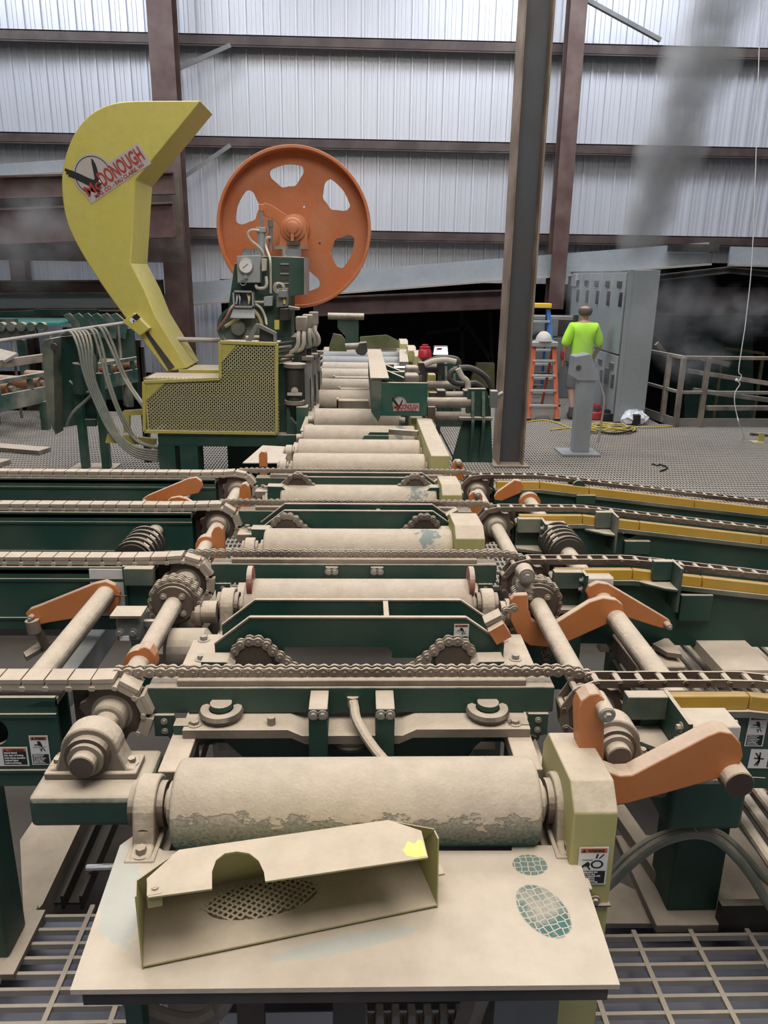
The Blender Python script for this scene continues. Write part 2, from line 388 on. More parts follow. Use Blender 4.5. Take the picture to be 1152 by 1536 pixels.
def _plate():
    """green plate under sawdust, with two boot prints pressed into the dust"""
    m, nt, b = _nodes('dusty_plate'); L = nt.links.new
    g = N(nt, 'ShaderNodeNewGeometry')
    n1 = N(nt, 'ShaderNodeTexNoise'); n1.inputs['Scale'].default_value = 7; n1.inputs['Detail'].default_value = 8; n1.inputs['Roughness'].default_value = .68; L(g.outputs['Position'], n1.inputs['Vector'])
    n3 = N(nt, 'ShaderNodeTexNoise'); n3.inputs['Scale'].default_value = 60; n3.inputs['Detail'].default_value = 4; L(g.outputs['Position'], n3.inputs['Vector'])
    dv = N(nt, 'ShaderNodeMix', data_type='RGBA'); dv.inputs[6].default_value = (.42, .355, .285, 1); dv.inputs[7].default_value = (.74, .645, .54, 1); L(n1.outputs[0], dv.inputs[0])
    def mask(center, ang, rx, ry, soft):
        s_ = N(nt, 'ShaderNodeVectorMath', operation='SUBTRACT'); L(g.outputs['Position'], s_.inputs[0]); s_.inputs[1].default_value = center
        r_ = N(nt, 'ShaderNodeVectorRotate', rotation_type='Z_AXIS'); L(s_.outputs[0], r_.inputs['Vector']); r_.inputs['Angle'].default_value = -ang
        k_ = N(nt, 'ShaderNodeVectorMath', operation='MULTIPLY'); k_.inputs[1].default_value = (1 / rx, 1 / ry, 0); L(r_.outputs[0], k_.inputs[0])
        l_ = N(nt, 'ShaderNodeVectorMath', operation='LENGTH'); L(k_.outputs[0], l_.inputs[0])
        a_ = N(nt, 'ShaderNodeMath', operation='MULTIPLY_ADD'); L(n1.outputs[0], a_.inputs[0]); a_.inputs[1].default_value = soft; L(l_.outputs['Value'], a_.inputs[2])
        m_ = N(nt, 'ShaderNodeMapRange'); L(a_.outputs[0], m_.inputs[0]); m_.inputs[1].default_value = 1.0 + soft * .5 - .04; m_.inputs[2].default_value = 1.0 + soft * .5 + .04; m_.inputs[3].default_value = 1; m_.inputs[4].default_value = 0
        return m_.outputs[0], r_.outputs[0]
    c1 = P(815, 1366, Z=.8); c2 = P(795, 1297, Z=.8); c3 = P(180, 1340, Z=.8); c4 = P(520, 1415, Z=.8)
    a, ra = mask(tuple(c1), .32, .052, .078, .25); h, rh = mask(tuple(c2), .05, .042, .034, .15)
    sc_, _ = mask(tuple(c3), .35, .055, .17, 1.3); sc2, _ = mask(tuple(c4), .24, .16, .022, .8)
    def tread(rv, scale):
        vo = N(nt, 'ShaderNodeTexVoronoi', feature='DISTANCE_TO_EDGE'); vo.inputs['Scale'].default_value = scale; vo.inputs['Randomness'].default_value = .35; L(rv, vo.inputs['Vector'])
        t = N(nt, 'ShaderNodeMapRange'); L(vo.outputs['Distance'], t.inputs[0]); t.inputs[1].default_value = .05; t.inputs[2].default_value = .10
        return t.outputs[0]
    def mul(x, y):
        q = N(nt, 'ShaderNodeMath', operation='MULTIPLY'); L(x, q.inputs[0])
        if hasattr(y, 'links'): L(y, q.inputs[1])
        else: q.inputs[1].default_value = y
        return q.outputs[0]
    def mxm(x, y):
        q = N(nt, 'ShaderNodeMath', operation='MAXIMUM'); L(x, q.inputs[0]); L(y, q.inputs[1]); return q.outputs[0]
    sm = N(nt, 'ShaderNodeMapRange'); L(n1.outputs[0], sm.inputs[0]); sm.inputs[1].default_value = .30; sm.inputs[2].default_value = .50; sm.inputs[4].default_value = .95
    t1 = mul(mul(a, tread(ra, 58)), sm.outputs[0]); t2 = mul(mul(h, tread(rh, 62)), .8)
    foot = mxm(t1, t2)
    teal = N(nt, 'ShaderNodeMix', data_type='RGBA'); L(foot, teal.inputs[0]); L(dv.outputs[2], teal.inputs[6]); teal.inputs[7].default_value = (.04, .145, .14, 1)
    pale = N(nt, 'ShaderNodeMix', data_type='RGBA'); L(mul(mul(mxm(sc_, sc2), sm.outputs[0]), .55), pale.inputs[0]); L(teal.outputs[2], pale.inputs[6]); pale.inputs[7].default_value = (.42, .50, .50, 1)
    sp = N(nt, 'ShaderNodeMapRange'); L(n1.outputs[0], sp.inputs[0]); sp.inputs[1].default_value = .68; sp.inputs[2].default_value = .74; sp.inputs[4].default_value = .35
    fin = N(nt, 'ShaderNodeMix', data_type='RGBA'); L(sp.outputs[0], fin.inputs[0]); L(pale.outputs[2], fin.inputs[6]); fin.inputs[7].default_value = (.40, .45, .43, 1)
    L(fin.outputs[2], b.inputs['Base Color']); b.inputs['Roughness'].default_value = .85
    bp = N(nt, 'ShaderNodeBump'); bp.inputs['Strength'].default_value = .5; bp.inputs['Distance'].default_value = .010
    hh = N(nt, 'ShaderNodeMath', operation='SUBTRACT'); L(n1.outputs[0], hh.inputs[0]); L(foot, hh.inputs[1]); L(hh.outputs[0], bp.inputs['Height']); L(bp.outputs[0], b.inputs['Normal'])
    return m
M['plate'] = _plate()

# ---------------------------------------------------------------- lettering and labels
_fonts = {}
def text_mesh(s, size, sx=1.0, mat_=None, depth=.0006):
    cu = bpy.data.curves.new('lettering', 'FONT'); cu.body = s; cu.size = size; cu.extrude = depth; cu.align_x = 'LEFT'; cu.space_line = .85
    cu.offset = size * .022
    o = bpy.data.objects.new('lettering', cu); C.objects.link(o)
    dg = bpy.context.evaluated_depsgraph_get(); dg.update()
    me = bpy.data.meshes.new_from_object(o.evaluated_get(dg)); me.name = 'lettering'
    bpy.data.objects.remove(o); bpy.data.curves.remove(cu)
    me.transform(Matrix.Diagonal((sx, 1, 1, 1)))
    me.materials.clear(); me.materials.append(mat_)
    return me
def frame(o, ex, ey):
    ex = V(ex).normalized(); ey = V(ey); ey = (ey - ex * ey.dot(ex)).normalized(); ez = ex.cross(ey)
    m = Matrix.Identity(4)
    for i in range(3): m[i][0] = ex[i]; m[i][1] = ey[i]; m[i][2] = ez[i]; m[i][3] = o[i]
    return m
def lettering(parent, s, fm, x, y, size, m_, sx=1.0, z=.002, width=None):
    me = text_mesh(s, size, sx, m_)
    if width:
        wmax = max((v.co.x for v in me.vertices), default=1); me.transform(Matrix.Diagonal((width / wmax, 1, 1, 1)))
    me.transform(fm @ Matrix.Translation((x, y, z)))
    return link('lettering', me, parent)
def flat(fm, poly, z0, z1):
    mb = MB(fm); mb.prism(poly, 'z', z0, z1); return mb
RECT = lambda x0, y0, x1, y1: [(x0, y0), (x1, y0), (x1, y1), (x0, y1)]
HAND_CUT = [[(.38, .93), (.58, .93), (.70, .60), (.66, .52), (.40, .64), (.20, .62), (.22, .70), (.42, .72)], [(.64, .46), (.70, .46), (.86, .22), (.80, .20)], [(.66, .42), (.62, .20), (.54, .16), (.58, .36)], [(.5, .4), (.62, .37), (.6, .32), (.5, .34)], RECT(.1, .49, .9, .51)]
HAND_GEAR = [[(.04, .22), (.30, .52), (.40, .40), (.36, .22), (.44, .06), (.38, .04), (.28, .24), (.18, .24), (.04, .06)],
             circ(.66, .36, .24, 18, .2, PI + .2) + list(reversed(circ(.66, .36, .165, 18, .2, PI + .2))),
             circ(.66, .36, .24, 18, PI + .2, 2 * PI + .2) + list(reversed(circ(.66, .36, .165, 18, PI + .2, 2 * PI + .2))),
             [(.58, .70), (.64, .70), (.70, .96), (.62, .94)], [(.70, .70), (.74, .68), (.92, .92), (.86, .94)], RECT(.08, .60, .48, .63)]
PERSON_CUT = [[(.2, .50), (.8, .46), (.8, .54), (.2, .58)], [(.46, .9), (.56, .9), (.58, .3), (.46, .3)], [(.2, .85), (.28, .88), (.56, .56), (.48, .5)], [(.46, .42), (.56, .38), (.34, .08), (.26, .12)], [(.52, .42), (.6, .38), (.5, .06), (.42, .08)]]
def warning_label(parent, fm, w_, h_, art, lines, wide=False):
    """white label: orange header reading WARNING, pictogram, black text panel"""
    L_ = part('warning_label', flat(fm, RECT(0, 0, w_, h_), 0, .0008), M['white'], parent, label='white warning label with orange header, black pictogram and text panel')
    WORLD[L_.name] = Matrix.Identity(4)
    b = .035 * max(w_, h_)
    if wide:
        tx0, tx1, ty0, ty1 = w_ * .44, w_ - b, b, h_ - b; hy0 = h_ * .78
        pic = (b, b, w_ * .42, h_ - b)
        part('text_panel', flat(fm, RECT(tx0, ty0, tx1, hy0), .0009, .0012), M['ink'], L_)
        part('header', flat(fm, RECT(tx0, hy0, tx1, ty1), .0009, .0012), M['orange_print'], L_)
        hx, hw = tx0, tx1 - tx0; hh = ty1 - hy0; tt = hy0
    else:
        tx0, tx1, ty0, ty1 = b, w_ - b, b, h_ * .37; hy0 = h_ * .85
        pic = (b, h_ * .38, w_ - b, h_ * .84)
        part('text_panel', flat(fm, RECT(tx0, ty0, tx1, ty1), .0009, .0012), M['ink'], L_)
        part('header', flat(fm, RECT(b, hy0, w_ - b, h_ - b), .0009, .0012), M['orange_print'], L_)
        hx, hw = b, w_ - 2 * b; hh = h_ - b - hy0; tt = ty1
    mb = MB(fm); px0, py0, px1, py1 = pic
    for poly in art: mb.prism([(px0 + p[0] * (px1 - px0), py0 + p[1] * (py1 - py0)) for p in poly], 'z', .0009, .0013)
    part('pictogram', mb, M['ink'], L_)
    tri = MB(fm); tri.prism([(hx + hw * .05, hy0 + hh * .15), (hx + hw * .05 + hh * .8, hy0 + hh * .15), (hx + hw * .05 + hh * .4, hy0 + hh * .85)], 'z', .0013, .0016)
    part('alert_triangle', tri, M['ink'], L_)
    lettering(L_, 'WARNING', fm, hx + hw * .28, hy0 + hh * .2, hh * .85, M['ink'], z=.0014, width=hw * .62)
    n = len(lines); step = (tt - b * 1.6) / n
    for i, s in enumerate(lines):
        lettering(L_, s, fm, tx0 + hw * .05, tt - step * (i + .85), step * .85, M['white'], z=.0014, width=hw * min(.9, .9 * len(s) / 22))
    return L_
TXT_GUARD = ['Moving parts can', 'crush and cut.', 'Do not operate with', 'guard removed.', 'Lockout/Tagout', 'before servicing.']
TXT_CHAIN = ['Moving parts can', 'crush and cut.', 'Do not place hands', 'on moving parts.', 'Lockout/Tagout', 'before servicing.']
TXT_STAND = ['Impact hazard.', 'Stay clear of moving', 'loads during operation.', 'Lockout/Tagout', 'before servicing.']
# ================================================================ SETTING
FL = 0.0
M['floor_brown'] = mat('oily_brown_floor', (.028, .023, .019), film=.12, dust=.12)  # even dark brown with little dust
# ---- far wall of ribbed sheets
wall = sroot('wall_back', (0, 16, 0))
prof = [(0, 0), (.03, 0), (.040, -.045), (.078, -.045), (.088, 0), (.150, 0), (.154, -.016), (.174, -.016), (.178, 0), (.225, 0), (.229, -.016), (.249, -.016), (.253, 0)]
def sheet_mesh(z0, z1):
    mb = MB(); pts = []
    for k in range(3): pts += [(k * .3048 + x, y) for x, y in prof]
    pts.append((.9144, 0)); n = len(pts)
    vs = [(x, y, z0) for x, y in pts] + [(x, y, z1) for x, y in pts] + [(x, y + .012, z0) for x, y in pts] + [(x, y + .012, z1) for x, y in pts]
    fs = [(i, i + 1, n + i + 1, n + i) for i in range(n - 1)] + [(2 * n + i, 3 * n + i, 3 * n + i + 1, 2 * n + i + 1) for i in range(n - 1)]
    mb.add(vs, fs); return mb.mesh('wall_sheet', M['sheet'], 20)
sm_hi = sheet_mesh(2.05, 9.6); sm_lo = sheet_mesh(0.2, 9.6); sm_r = sheet_mesh(2.5, 9.6)
x = -11.0
while x < 11.5:
    me = sm_lo if x < -3.4 else (sm_r if x > 4.6 else sm_hi)
    place('wall_sheet', me, wall, Matrix.Translation((x, 16.0, 0)))
    x += .9144
for v in (-110, 60, 211, 347):                              # girts
    z = P(600, v, Y=15.75).z
    g = MB(); g.bb(-11, 11.5, 15.66, 15.95, z - .02, z); g.bb(-11, 11.5, 15.66, 15.69, z - .17, z); g.bb(-11, 11.5, 15.66, 15.76, z - .19, z - .16)
    part('girt', g, M['girt'], wall)
def hcol(name, uL, uR, vref, Y, z0, z1, depth, m, parent=None, web_front=False):
    a = P(uL, vref, Y=Y); b = P(uR, vref, Y=Y); x0, x1 = a.x, b.x; t = .022
    o = sroot(name, ((x0 + x1) / 2, Y + depth / 2, z0))
    mb = MB()
    if web_front:
        mb.bb(x0, x0 + t, Y, Y + depth, z0, z1); part('flange', mb, m, o, .003)
        mb = MB(); mb.bb(x1 - t, x1, Y, Y + depth, z0, z1); part('flange', mb, m, o, .003)
        mb = MB(); mb.bb(x0 + t, x1 - t, Y + depth * .42, Y + depth * .42 + .016, z0, z1); part('web', mb, M['web'], o)
        mb = MB(); mb.bb(x0 - .06, x1 + .06, Y - .06, Y + depth + .06, z0, z0 + .02); part('base_plate', mb, m, o)
    else:
        mb.bb(x0, x1, Y, Y + t, z0, z1); part('flange', mb, m, o, .003)
        mb = MB(); mb.bb(x0, x1, Y + depth - t, Y + depth, z0, z1); part('flange', mb, m, o, .003)
        mb = MB(); mb.bb((x0 + x1) / 2 - .01, (x0 + x1) / 2 + .01, Y + t, Y + depth - t, z0, z1); part('web', mb, m, o)
    return o
M['web'] = mat('blued_mill_scale', (.085, .095, .11), film=.3, dust=.3, rough=.5, bump=.05, dcol=(.10, .065, .04, 1))
M['colflange'] = mat('column_flange_rust', (.20, .14, .10), film=.45, dust=.5, bump=.05)
hcol('pillar_red_brown_1', 245, 280, 400, 14.6, -1, 10, .42, M['redbrown'])
hcol('pillar_red_brown_2', 838, 862, 250, 15.0, 1.6, 10, .34, M['redbrown'])
hcol('pillar_red_brown_3', 20, 42, 450, 15.2, -1, 3.0, .3, M['redbrown'])
hcol('pillar_steel_1', 764, 806, 400, 8.9, 0, 10, .40, M['colflange'], web_front=True)
# knee braces from columns to girts
for i, (a, b) in enumerate([((262, 105), (345, 68)), ((262, 275), (345, 218)), ((880, 0), (990, 60))]):
    mb = MB(); p = P(*a, Y=15.2); q = P(*b, Y=15.6); mb.bar(p, q, .07, .07)
    struct('beam_knee_brace_%d' % (i + 1), mb, M['grey_d'])

# ---- long grey sloping eave channel under the wall sheets, with the dark bay behind it
mb = MB(); a = P(290, 440, Y=15.3); b = P(1062, 380, Y=15.3)
d_ = (b - a)
def eave(name, p, q, h, ext):
    mb = MB(); mb.bar(p, q, .06, h); struct(name, mb, M['eave'])
    mb = MB(); dn = V((0, -.10, -h / 2)); mb.bar(p + dn, q + dn, .26, .035); struct(name.replace('beam', 'trim'), mb, M['eave_lip'])
M['eave'] = mat('weathered_grey_channel', (.30, .33, .36), film=.3, dust=.2, bump=.03, dcol=(.42, .44, .47, 1))
M['eave_lip'] = mat('raw_edge', (.34, .31, .27), film=.2, dust=.4)
eave('beam_eave_1', a, b, .40, 1)
eave('beam_eave_2', P(1094, 384, Y=15.3), P(1400, 392, Y=15.3), .34, 1)
mb = MB(); p = P(1040, 372, Y=15.15); mb.box(p, (.95, .1, .14)); struct('beam_splice', mb, M['dark'])
eave('beam_eave_3', P(-160, 268, Y=13.6), P(100, 251, Y=13.6), .22, 1)

# ---- dark bay: back cladding, roof, brown beams
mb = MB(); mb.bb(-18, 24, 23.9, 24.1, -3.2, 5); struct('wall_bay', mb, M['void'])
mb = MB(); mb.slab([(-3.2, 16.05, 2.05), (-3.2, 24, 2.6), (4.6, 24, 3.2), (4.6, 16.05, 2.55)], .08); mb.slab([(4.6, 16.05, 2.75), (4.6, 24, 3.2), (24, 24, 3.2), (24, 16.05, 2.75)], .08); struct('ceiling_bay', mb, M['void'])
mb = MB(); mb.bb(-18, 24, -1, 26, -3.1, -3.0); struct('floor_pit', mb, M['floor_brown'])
def beam(name, a, b, h, w_, m):
    mb = MB(); mb.bar(a, b, w_, h); mb.bar(V(a) + V((0, -w_ * .6, h / 2)), V(b) + V((0, -w_ * .6, h / 2)), w_ * 2, .03); mb.bar(V(a) + V((0, -w_ * .6, -h / 2)), V(b) + V((0, -w_ * .6, -h / 2)), w_ * 2, .03)
    return struct(name, mb, m)
beam('beam_bay_1', P(470, 460, Y=15.9), P(780, 448, Y=15.9), .34, .06, M['redbrown'])
beam('beam_bay_2', P(960, 452, Y=17.0), P(1300, 452, Y=17.0), .55, .06, M['redbrown'])
beam('beam_bay_3', P(960, 420, Y=15.8), P(1092, 405, Y=15.8), .10, .05, M['dark'])
beam('beam_bay_4', P(1092, 405, Y=15.8), P(1300, 425, Y=15.8), .10, .05, M['dark'])
beam('beam_bay_5', P(960, 500, Y=18.5), P(1300, 501, Y=18.5), .09, .05, M['dark'])
# ---- left: brown mezzanine beams above the transfer tables
beam('beam_mezzanine_1', P(-300, 290, Y=13.2), P(262, 275, Y=13.2), .30, .08, M['redbrown'])
beam('beam_mezzanine_2', P(-300, 352, Y=13.2), P(262, 330, Y=13.2), .50, .08, M['redbrown'])
mb = MB(); p = P(-300, 385, Y=13.6); q = P(262, 262, Y=13.6); mb.bb(p.x, q.x, 13.9, 14.0, p.z, q.z); struct('wall_mezzanine', mb, M['brown'])
beam('beam_left_1', P(-200, 432, Y=14.8), P(245, 430, Y=14.8), .22, .08, M['brown'])
mb = MB(); p = P(-200, 462, Y=14.9); q = P(250, 440, Y=14.9); mb.bb(p.x, q.x, 14.85, 14.95, p.z, q.z); struct('trim_grey_band', mb, M['eave'])
beam('beam_left_2', P(-200, 474, Y=15.0), P(250, 472, Y=15.0), .24, .1, M['brown'])

# ---- grating floor
M['grate'] = mat('galvanised_grating', (.34, .33, .31), film=.4, dust=.75, bump=0)
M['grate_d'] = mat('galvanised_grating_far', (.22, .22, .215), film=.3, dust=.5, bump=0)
fl = sroot('floor_grating', (0, 10, 0))
def grating(x0, x1, y0, y1, px=.2, py=.06, t=.006, tt=.012, h=.03, skip=None):
    mb = MB(); y = y0
    while y < y1:
        mb.bb(x0, x1, y - t / 2, y + t / 2, -h, 0); y += py
    x = x0
    while x < x1:
        mb.bb(x - tt / 2, x + tt / 2, y0, y1, -.03, -.001); x += px
    return mb
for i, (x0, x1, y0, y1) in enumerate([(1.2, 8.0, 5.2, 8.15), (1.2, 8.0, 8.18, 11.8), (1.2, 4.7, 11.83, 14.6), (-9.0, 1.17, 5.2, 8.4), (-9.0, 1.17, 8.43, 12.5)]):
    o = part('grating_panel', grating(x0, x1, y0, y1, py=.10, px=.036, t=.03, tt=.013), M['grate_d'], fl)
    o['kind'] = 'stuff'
def front_grating(name, x0, x1, y0, y1, notch=None):
    r = sroot(name, ((x0 + x1) / 2, (y0 + y1) / 2, 0))
    mb = MB(); mb.bb(x0, x1, -.006, .006, -.022, 0); me = mb.mesh('bearing_bar', M['grate'])
    y = y0
    while y < y1: place('bearing_bar', me, r, Matrix.Translation((0, y, 0))); y += .058
    mb = MB(); mb.bb(-.008, .008, y0, y1, -.012, .002); me = mb.mesh('cross_bar', M['grate'])
    x = x0 + .06
    while x < x1: place('cross_bar', me, r, Matrix.Translation((x, 0, 0))); x += .2
front_grating('floor_grating_left', -2.6, -.60, 1.15, 2.24)
front_grating('floor_grating_right', .70, 2.6, 1.15, 2.10)

# under the front gratings: dark blue-grey slab
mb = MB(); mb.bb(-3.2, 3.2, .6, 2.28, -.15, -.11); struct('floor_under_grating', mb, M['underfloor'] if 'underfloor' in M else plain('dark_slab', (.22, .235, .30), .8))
# dark brown floor steel under the machine
mb = MB(); mb.bb(-4.5, 4.5, 2.3, 5.2, -.44, -.40); struct('floor_steel_deck', mb, M['floor_brown'])
# ================================================================ ROLL CASE AND CHAIN TRANSFERS
M['bag'] = mat('dusty_rubber_bag', (.02, .02, .02), film=.35, dust=.9)
YR = {'A': 2.05, 'B': 3.06, 'C': 3.82, 'D': 4.49}
NTH = {'A': 'front row', 'B': 'second row back', 'C': 'third row back', 'D': 'last row'}
XL, XR, ZS = -.72, .71, .922            # head shafts
XAL, XAR, ZA = -1.03, 1.0, .90          # arm shafts

def bolt(mb, p, d, r=.011, h=.012):
    p = V(p); d = V(d).normalized()
    mb.cyl(p, p + d * .003, r * 1.7, n=12); mb.cyl(p, p + d * h, r, n=6)

# ---------------------------------------------------------------- roll table frame
t = thing('roll_table_frame', 'sawdust covered side rails and cross members carrying the rollers', 'machine frame', (0, 1.6, 0))
for x in (-.52, .52):
    mb = MB(); mb.bb(x - .045, x + .045, 1.48, 6.6, .71, .765); part('side_rail', mb, M['tan'], t, .004)
for y in (2.33, 3.2, 3.95, 4.75, 5.4):
    mb = MB(); mb.bb(-.475, .475, y - .04, y + .04, .60, .70); part('cross_member', mb, M['tan_d'], t)
for x in (-.5, .5):
    for y in (2.6, 4.2, 6.3):
        mb = MB(); mb.bb(x - .05, x + .05, y - .05, y + .05, -.2, .71); part('leg', mb, M['green_d'], t)
mb = MB()
mb.prism([(-.46, .81), (.46, .81), (.30, .50), (-.30, .50)], 'y', 2.20, 2.21); part('hopper_plate', mb, M['green'], t)

# ---------------------------------------------------------------- rollers
def roller_Y(v, z=.87, r=.11):
    d = P(540, v, Y=1.0) - CAM; th = math.atan2(-d.z, d.y)
    return (CAMH - z - r / math.cos(th)) / math.tan(th)
def roller(y, x0, x1, r, z, m, label, jrn=.06, cat='roller', caps=True):
    t = thing('conveyor_roller', label, cat, ((x0 + x1) / 2, y, z), 'rollers of the roll case')
    mb = MB(); n = 40
    mb.lathe((x0, y, z), (1, 0, 0), [(0, r - .012), (.004, r - .004), (.012, r), (x1 - x0 - .012, r), (x1 - x0 - .004, r - .004), (x1 - x0, r - .012)], n)
    part('shell', mb, m, t, sharp=50)
    for a, b in ((x0, x0 - jrn), (x1, x1 + jrn)):
        mb = MB(); mb.cyl((a, y, z), (b, y, z), r * .33, n=16); mb.cyl((a, y, z), (a + (b - a) * .3, y, z), r * .5, n=16); part('journal', mb, M['tan'], t)
    return t
def pillow_x(x, y, z, base, label, s=1.0, grp='pillow blocks of the rollers'):
    """bearing with its shaft along X"""
    t = thing('pillow_block', label, 'bearing', (x, y, base), grp)
    w_ = .027 * s; h = z - base; R = .072 * s
    prof = [(-.125 * s, 0), (.125 * s, 0), (.125 * s, .022 * s), (.088 * s, .028 * s)] + [(R * math.cos(a), h + R * math.sin(a)) for a in [PI * k / 14 - .12 + .24 * k / 14 * 0 for k in range(15)]] + [(-.088 * s, .028 * s), (-.125 * s, .022 * s)]
    mb = MB(); mb.prism([(y + p[0], base + p[1]) for p in prof], 'x', x - w_, x + w_)
    part('housing', mb, M['tan'], t, .006 * s)
    mb = MB(); mb.bb(x - w_ * 1.35, x + w_ * 1.35, y - .13 * s, y + .13 * s, base - .001, base + .02 * s); part('foot', mb, M['tan'], t, .004 * s)
    mb = MB(); mb.pipe((x - w_ - .016 * s, y, z), (x + w_ + .016 * s, y, z), .056 * s, .034 * s, 24); part('insert_ring', mb, M['brown'], t)
    for dy in (-.105 * s, .105 * s):
        mb = MB(); bolt(mb, (x, y + dy, base + .02 * s), (0, 0, 1), .013 * s, .02 * s); part('bolt', mb, M['tan'], t)
    for dy in (-.088 * s,):                                   # web pocket between foot and dome
        mb = MB(); mb.prism(circ(x, base + .05 * s, .02 * s, 12), 'y', y - .079 * s, y - .06 * s); part('pocket', mb, M['dark'], t)
    return t
def pillow_y(x, y, z, base, label, s=1.0):
    """bearing with its shaft along Y, seen from the front"""
    t = thing('pillow_block', label, 'bearing', (x, y, base), 'pillow blocks of the head shafts')
    d = .036 * s; h = z - base; R = .082 * s
    prof = [(-.125 * s, 0), (.125 * s, 0), (.125 * s, .022 * s), (.10 * s, .03 * s)] + [(R * math.cos(PI * k / 16 - .0), h + R * math.sin(PI * k / 16)) for k in range(17)] + [(-.10 * s, .03 * s), (-.125 * s, .022 * s)]
    mb = MB(); mb.prism([(x + p[0], base + p[1]) for p in prof], 'y', y - d, y + d); part('housing', mb, M['tan'], t, .006)
    mb = MB(); mb.bb(x - .13 * s, x + .13 * s, y - d * 1.3, y + d * 1.3, base - .001, base + .02); part('foot', mb, M['tan'], t, .004)
    mb = MB(); mb.pipe((x, y - d - .022, z), (x, y - d + .01, z), .062 * s, .036 * s, 28); part('insert_ring', mb, M['brown'], t)
    mb = MB(); mb.pipe((x, y - d - .034, z), (x, y - d - .01, z), .05 * s, .036 * s, 28); part('lock_collar', mb, M['tan'], t)
    for dx in (-.105 * s, .105 * s):
        mb = MB(); bolt(mb, (x + dx, y, base + .02), (0, 0, 1), .012 * s, .018); part('bolt', mb, M['tan'], t)
    return t
rl = [(1135, 'big front roller thickly caked with sawdust, green paint showing below'),
      (868, 'sawdust caked roller between the first two chain rows, faded red washers at its ends'),
      (793, 'sawdust caked roller behind the second chain row, blue scrape at one end'),
      (727, 'sawdust caked roller behind the third chain row'),
      (680, 'first sawdust covered roller behind the last chain row'),
      (659, 'second sawdust covered roller behind the last chain row'),
      (638, 'third roller behind the last chain row, blue scraped spots on it')]
ryy = []
for i, (v, lab) in enumerate(rl):
    y = roller_Y(v); ryy.append(y)
    x0, x1 = (-.455, .455)
    tt = roller(y, x0, x1, .11, .87, M['roller'] if i == 0 else M['roller_s'] if i in (2, 3, 6) else M['roller_c'], lab)
    if i == 1:
        for x in (-.43, .452):
            me = plate_mesh('washer', circ(0, 0, .062, 24), [circ(0, .012, .018, 12)], .02, M['pink'], Matrix.Translation((x, y - .03, 1.0)) @ YZ.to_4x4() if False else Matrix.Translation((x, y - .02, .985)) @ YZ)
            o = link('washer', me, tt); o['label'] = 'faded red washer plate'
    if i < 6:
        for sx, nm in ((-1, 'hood side'), (1, 'column side')):
            lb = ['dusty pillow block at the %s end of the big front roller', 'pillow block at the %s end of the roller with red washers', 'pillow block at the %s end of the roller behind the second chain row', 'pillow block at the %s end of the roller behind the third chain row', 'pillow block at the %s end of the first roller past the last chain row', 'pillow block at the %s end of the second roller past the last chain row'][i] % nm
            pillow_x(sx * .525, y, .87, .785 if i == 0 else .767, lb, 1.0 if i < 2 else .9)
# rollers running on under the green press head to the far dark bay
far = [(613, .11, 'roller_c'), (585, .11, 'roller_c'), (568, .10, 'roller_c'), (553, .10, 'roller_c'), (543.5, .10, 'roller_c'), (534.5, .10, 'roller_g'), (527.5, .09, 'roller_g'), (521, .09, 'roller_c')]
ords = ['first', 'second', 'third', 'fourth', 'fifth', 'sixth', 'seventh', 'eighth']
for i, (v, r, m) in enumerate(far):
    y = roller_Y(v, .87, r)
    xa = P([472, 478, 480, 482, 484, 484, 485, 486][i], v + 5, Y=y).x; xb = P([598, 600, 601, 601, 612, 613, 611, 606][i], v + 5, Y=y).x
    roller(y, xa, xb, r, .87, M[m], ('%s roller counted from the green press head towards the dark bay, ' % ords[i]) + ('bare grey steel' if m == 'roller_g' else 'dust covered'))
# caps lying between those rollers
for i, (u0, u1, v) in enumerate([(500, 557, 563), (508, 553, 580), (505, 553, 597)]):
    a = P(u0, v, Z=1.0); b = P(u1, v, Z=1.0); mb = MB(); mb.bb(a.x, b.x, a.y - .06, a.y + .06, .90, .985)
    mb.bb(a.x, a.x + .02, a.y - .06, a.y + .06, .84, 1.0)
    solo('roller_cover', mb, [M['tan'], M['tan_d'], M['tan']][i], ['dusty flat cover strip between far rollers, the farthest one', 'dusty flat cover strip between far rollers, the middle one', 'dusty flat cover strip between far rollers, nearest the chain rows'][i], 'cover', 'cover strips between the rollers', .005)

# ---------------------------------------------------------------- front cover plate with the guard lying on it
ZP = .80
t = thing('cover_plate', 'big flat cover plate under sawdust with a green boot print at the front', 'plate', (0, 1.3, ZP))
q = PZ([(105, 1485), (930, 1477), (862, 1268), (768, 1268), (768, 1276), (245, 1276), (205, 1250), (180, 1268)], ZP)
mb = MB(); mb.slab(q, .012); part('sheet', mb, M['plate'], t)
a, b = P(105, 1486, Z=ZP), P(930, 1478, Z=ZP)
mb = MB(); mb.bar(a + V((.02, .012, -.03)), b + V((-.02, .012, -.03)), .012, .03); part('front_lip', mb, M['dark'], t)
for (u, v) in ((600, 976), (833, 1275), (258, 1290)):
    pass
# legs and framing under the plate
mb = MB(); mb.bb(-.485, -.45, 1.25, 1.29, 0, .787); part('leg', mb, M['green_b'], t)
mb = MB(); mb.bb(.0 - .05, .02, 1.26, 1.30, 0, .787); part('leg', mb, M['dark'], t)
mb = MB(); mb.bb(.30, .44, 1.27, 1.31, 0, .787); part('leg', mb, M['grey_d'], t)
mb = MB(); mb.bar((.27, 1.26, .76), (.22, 1.36, .3), .04, .04); part('brace', mb, M['tan_d'], t)

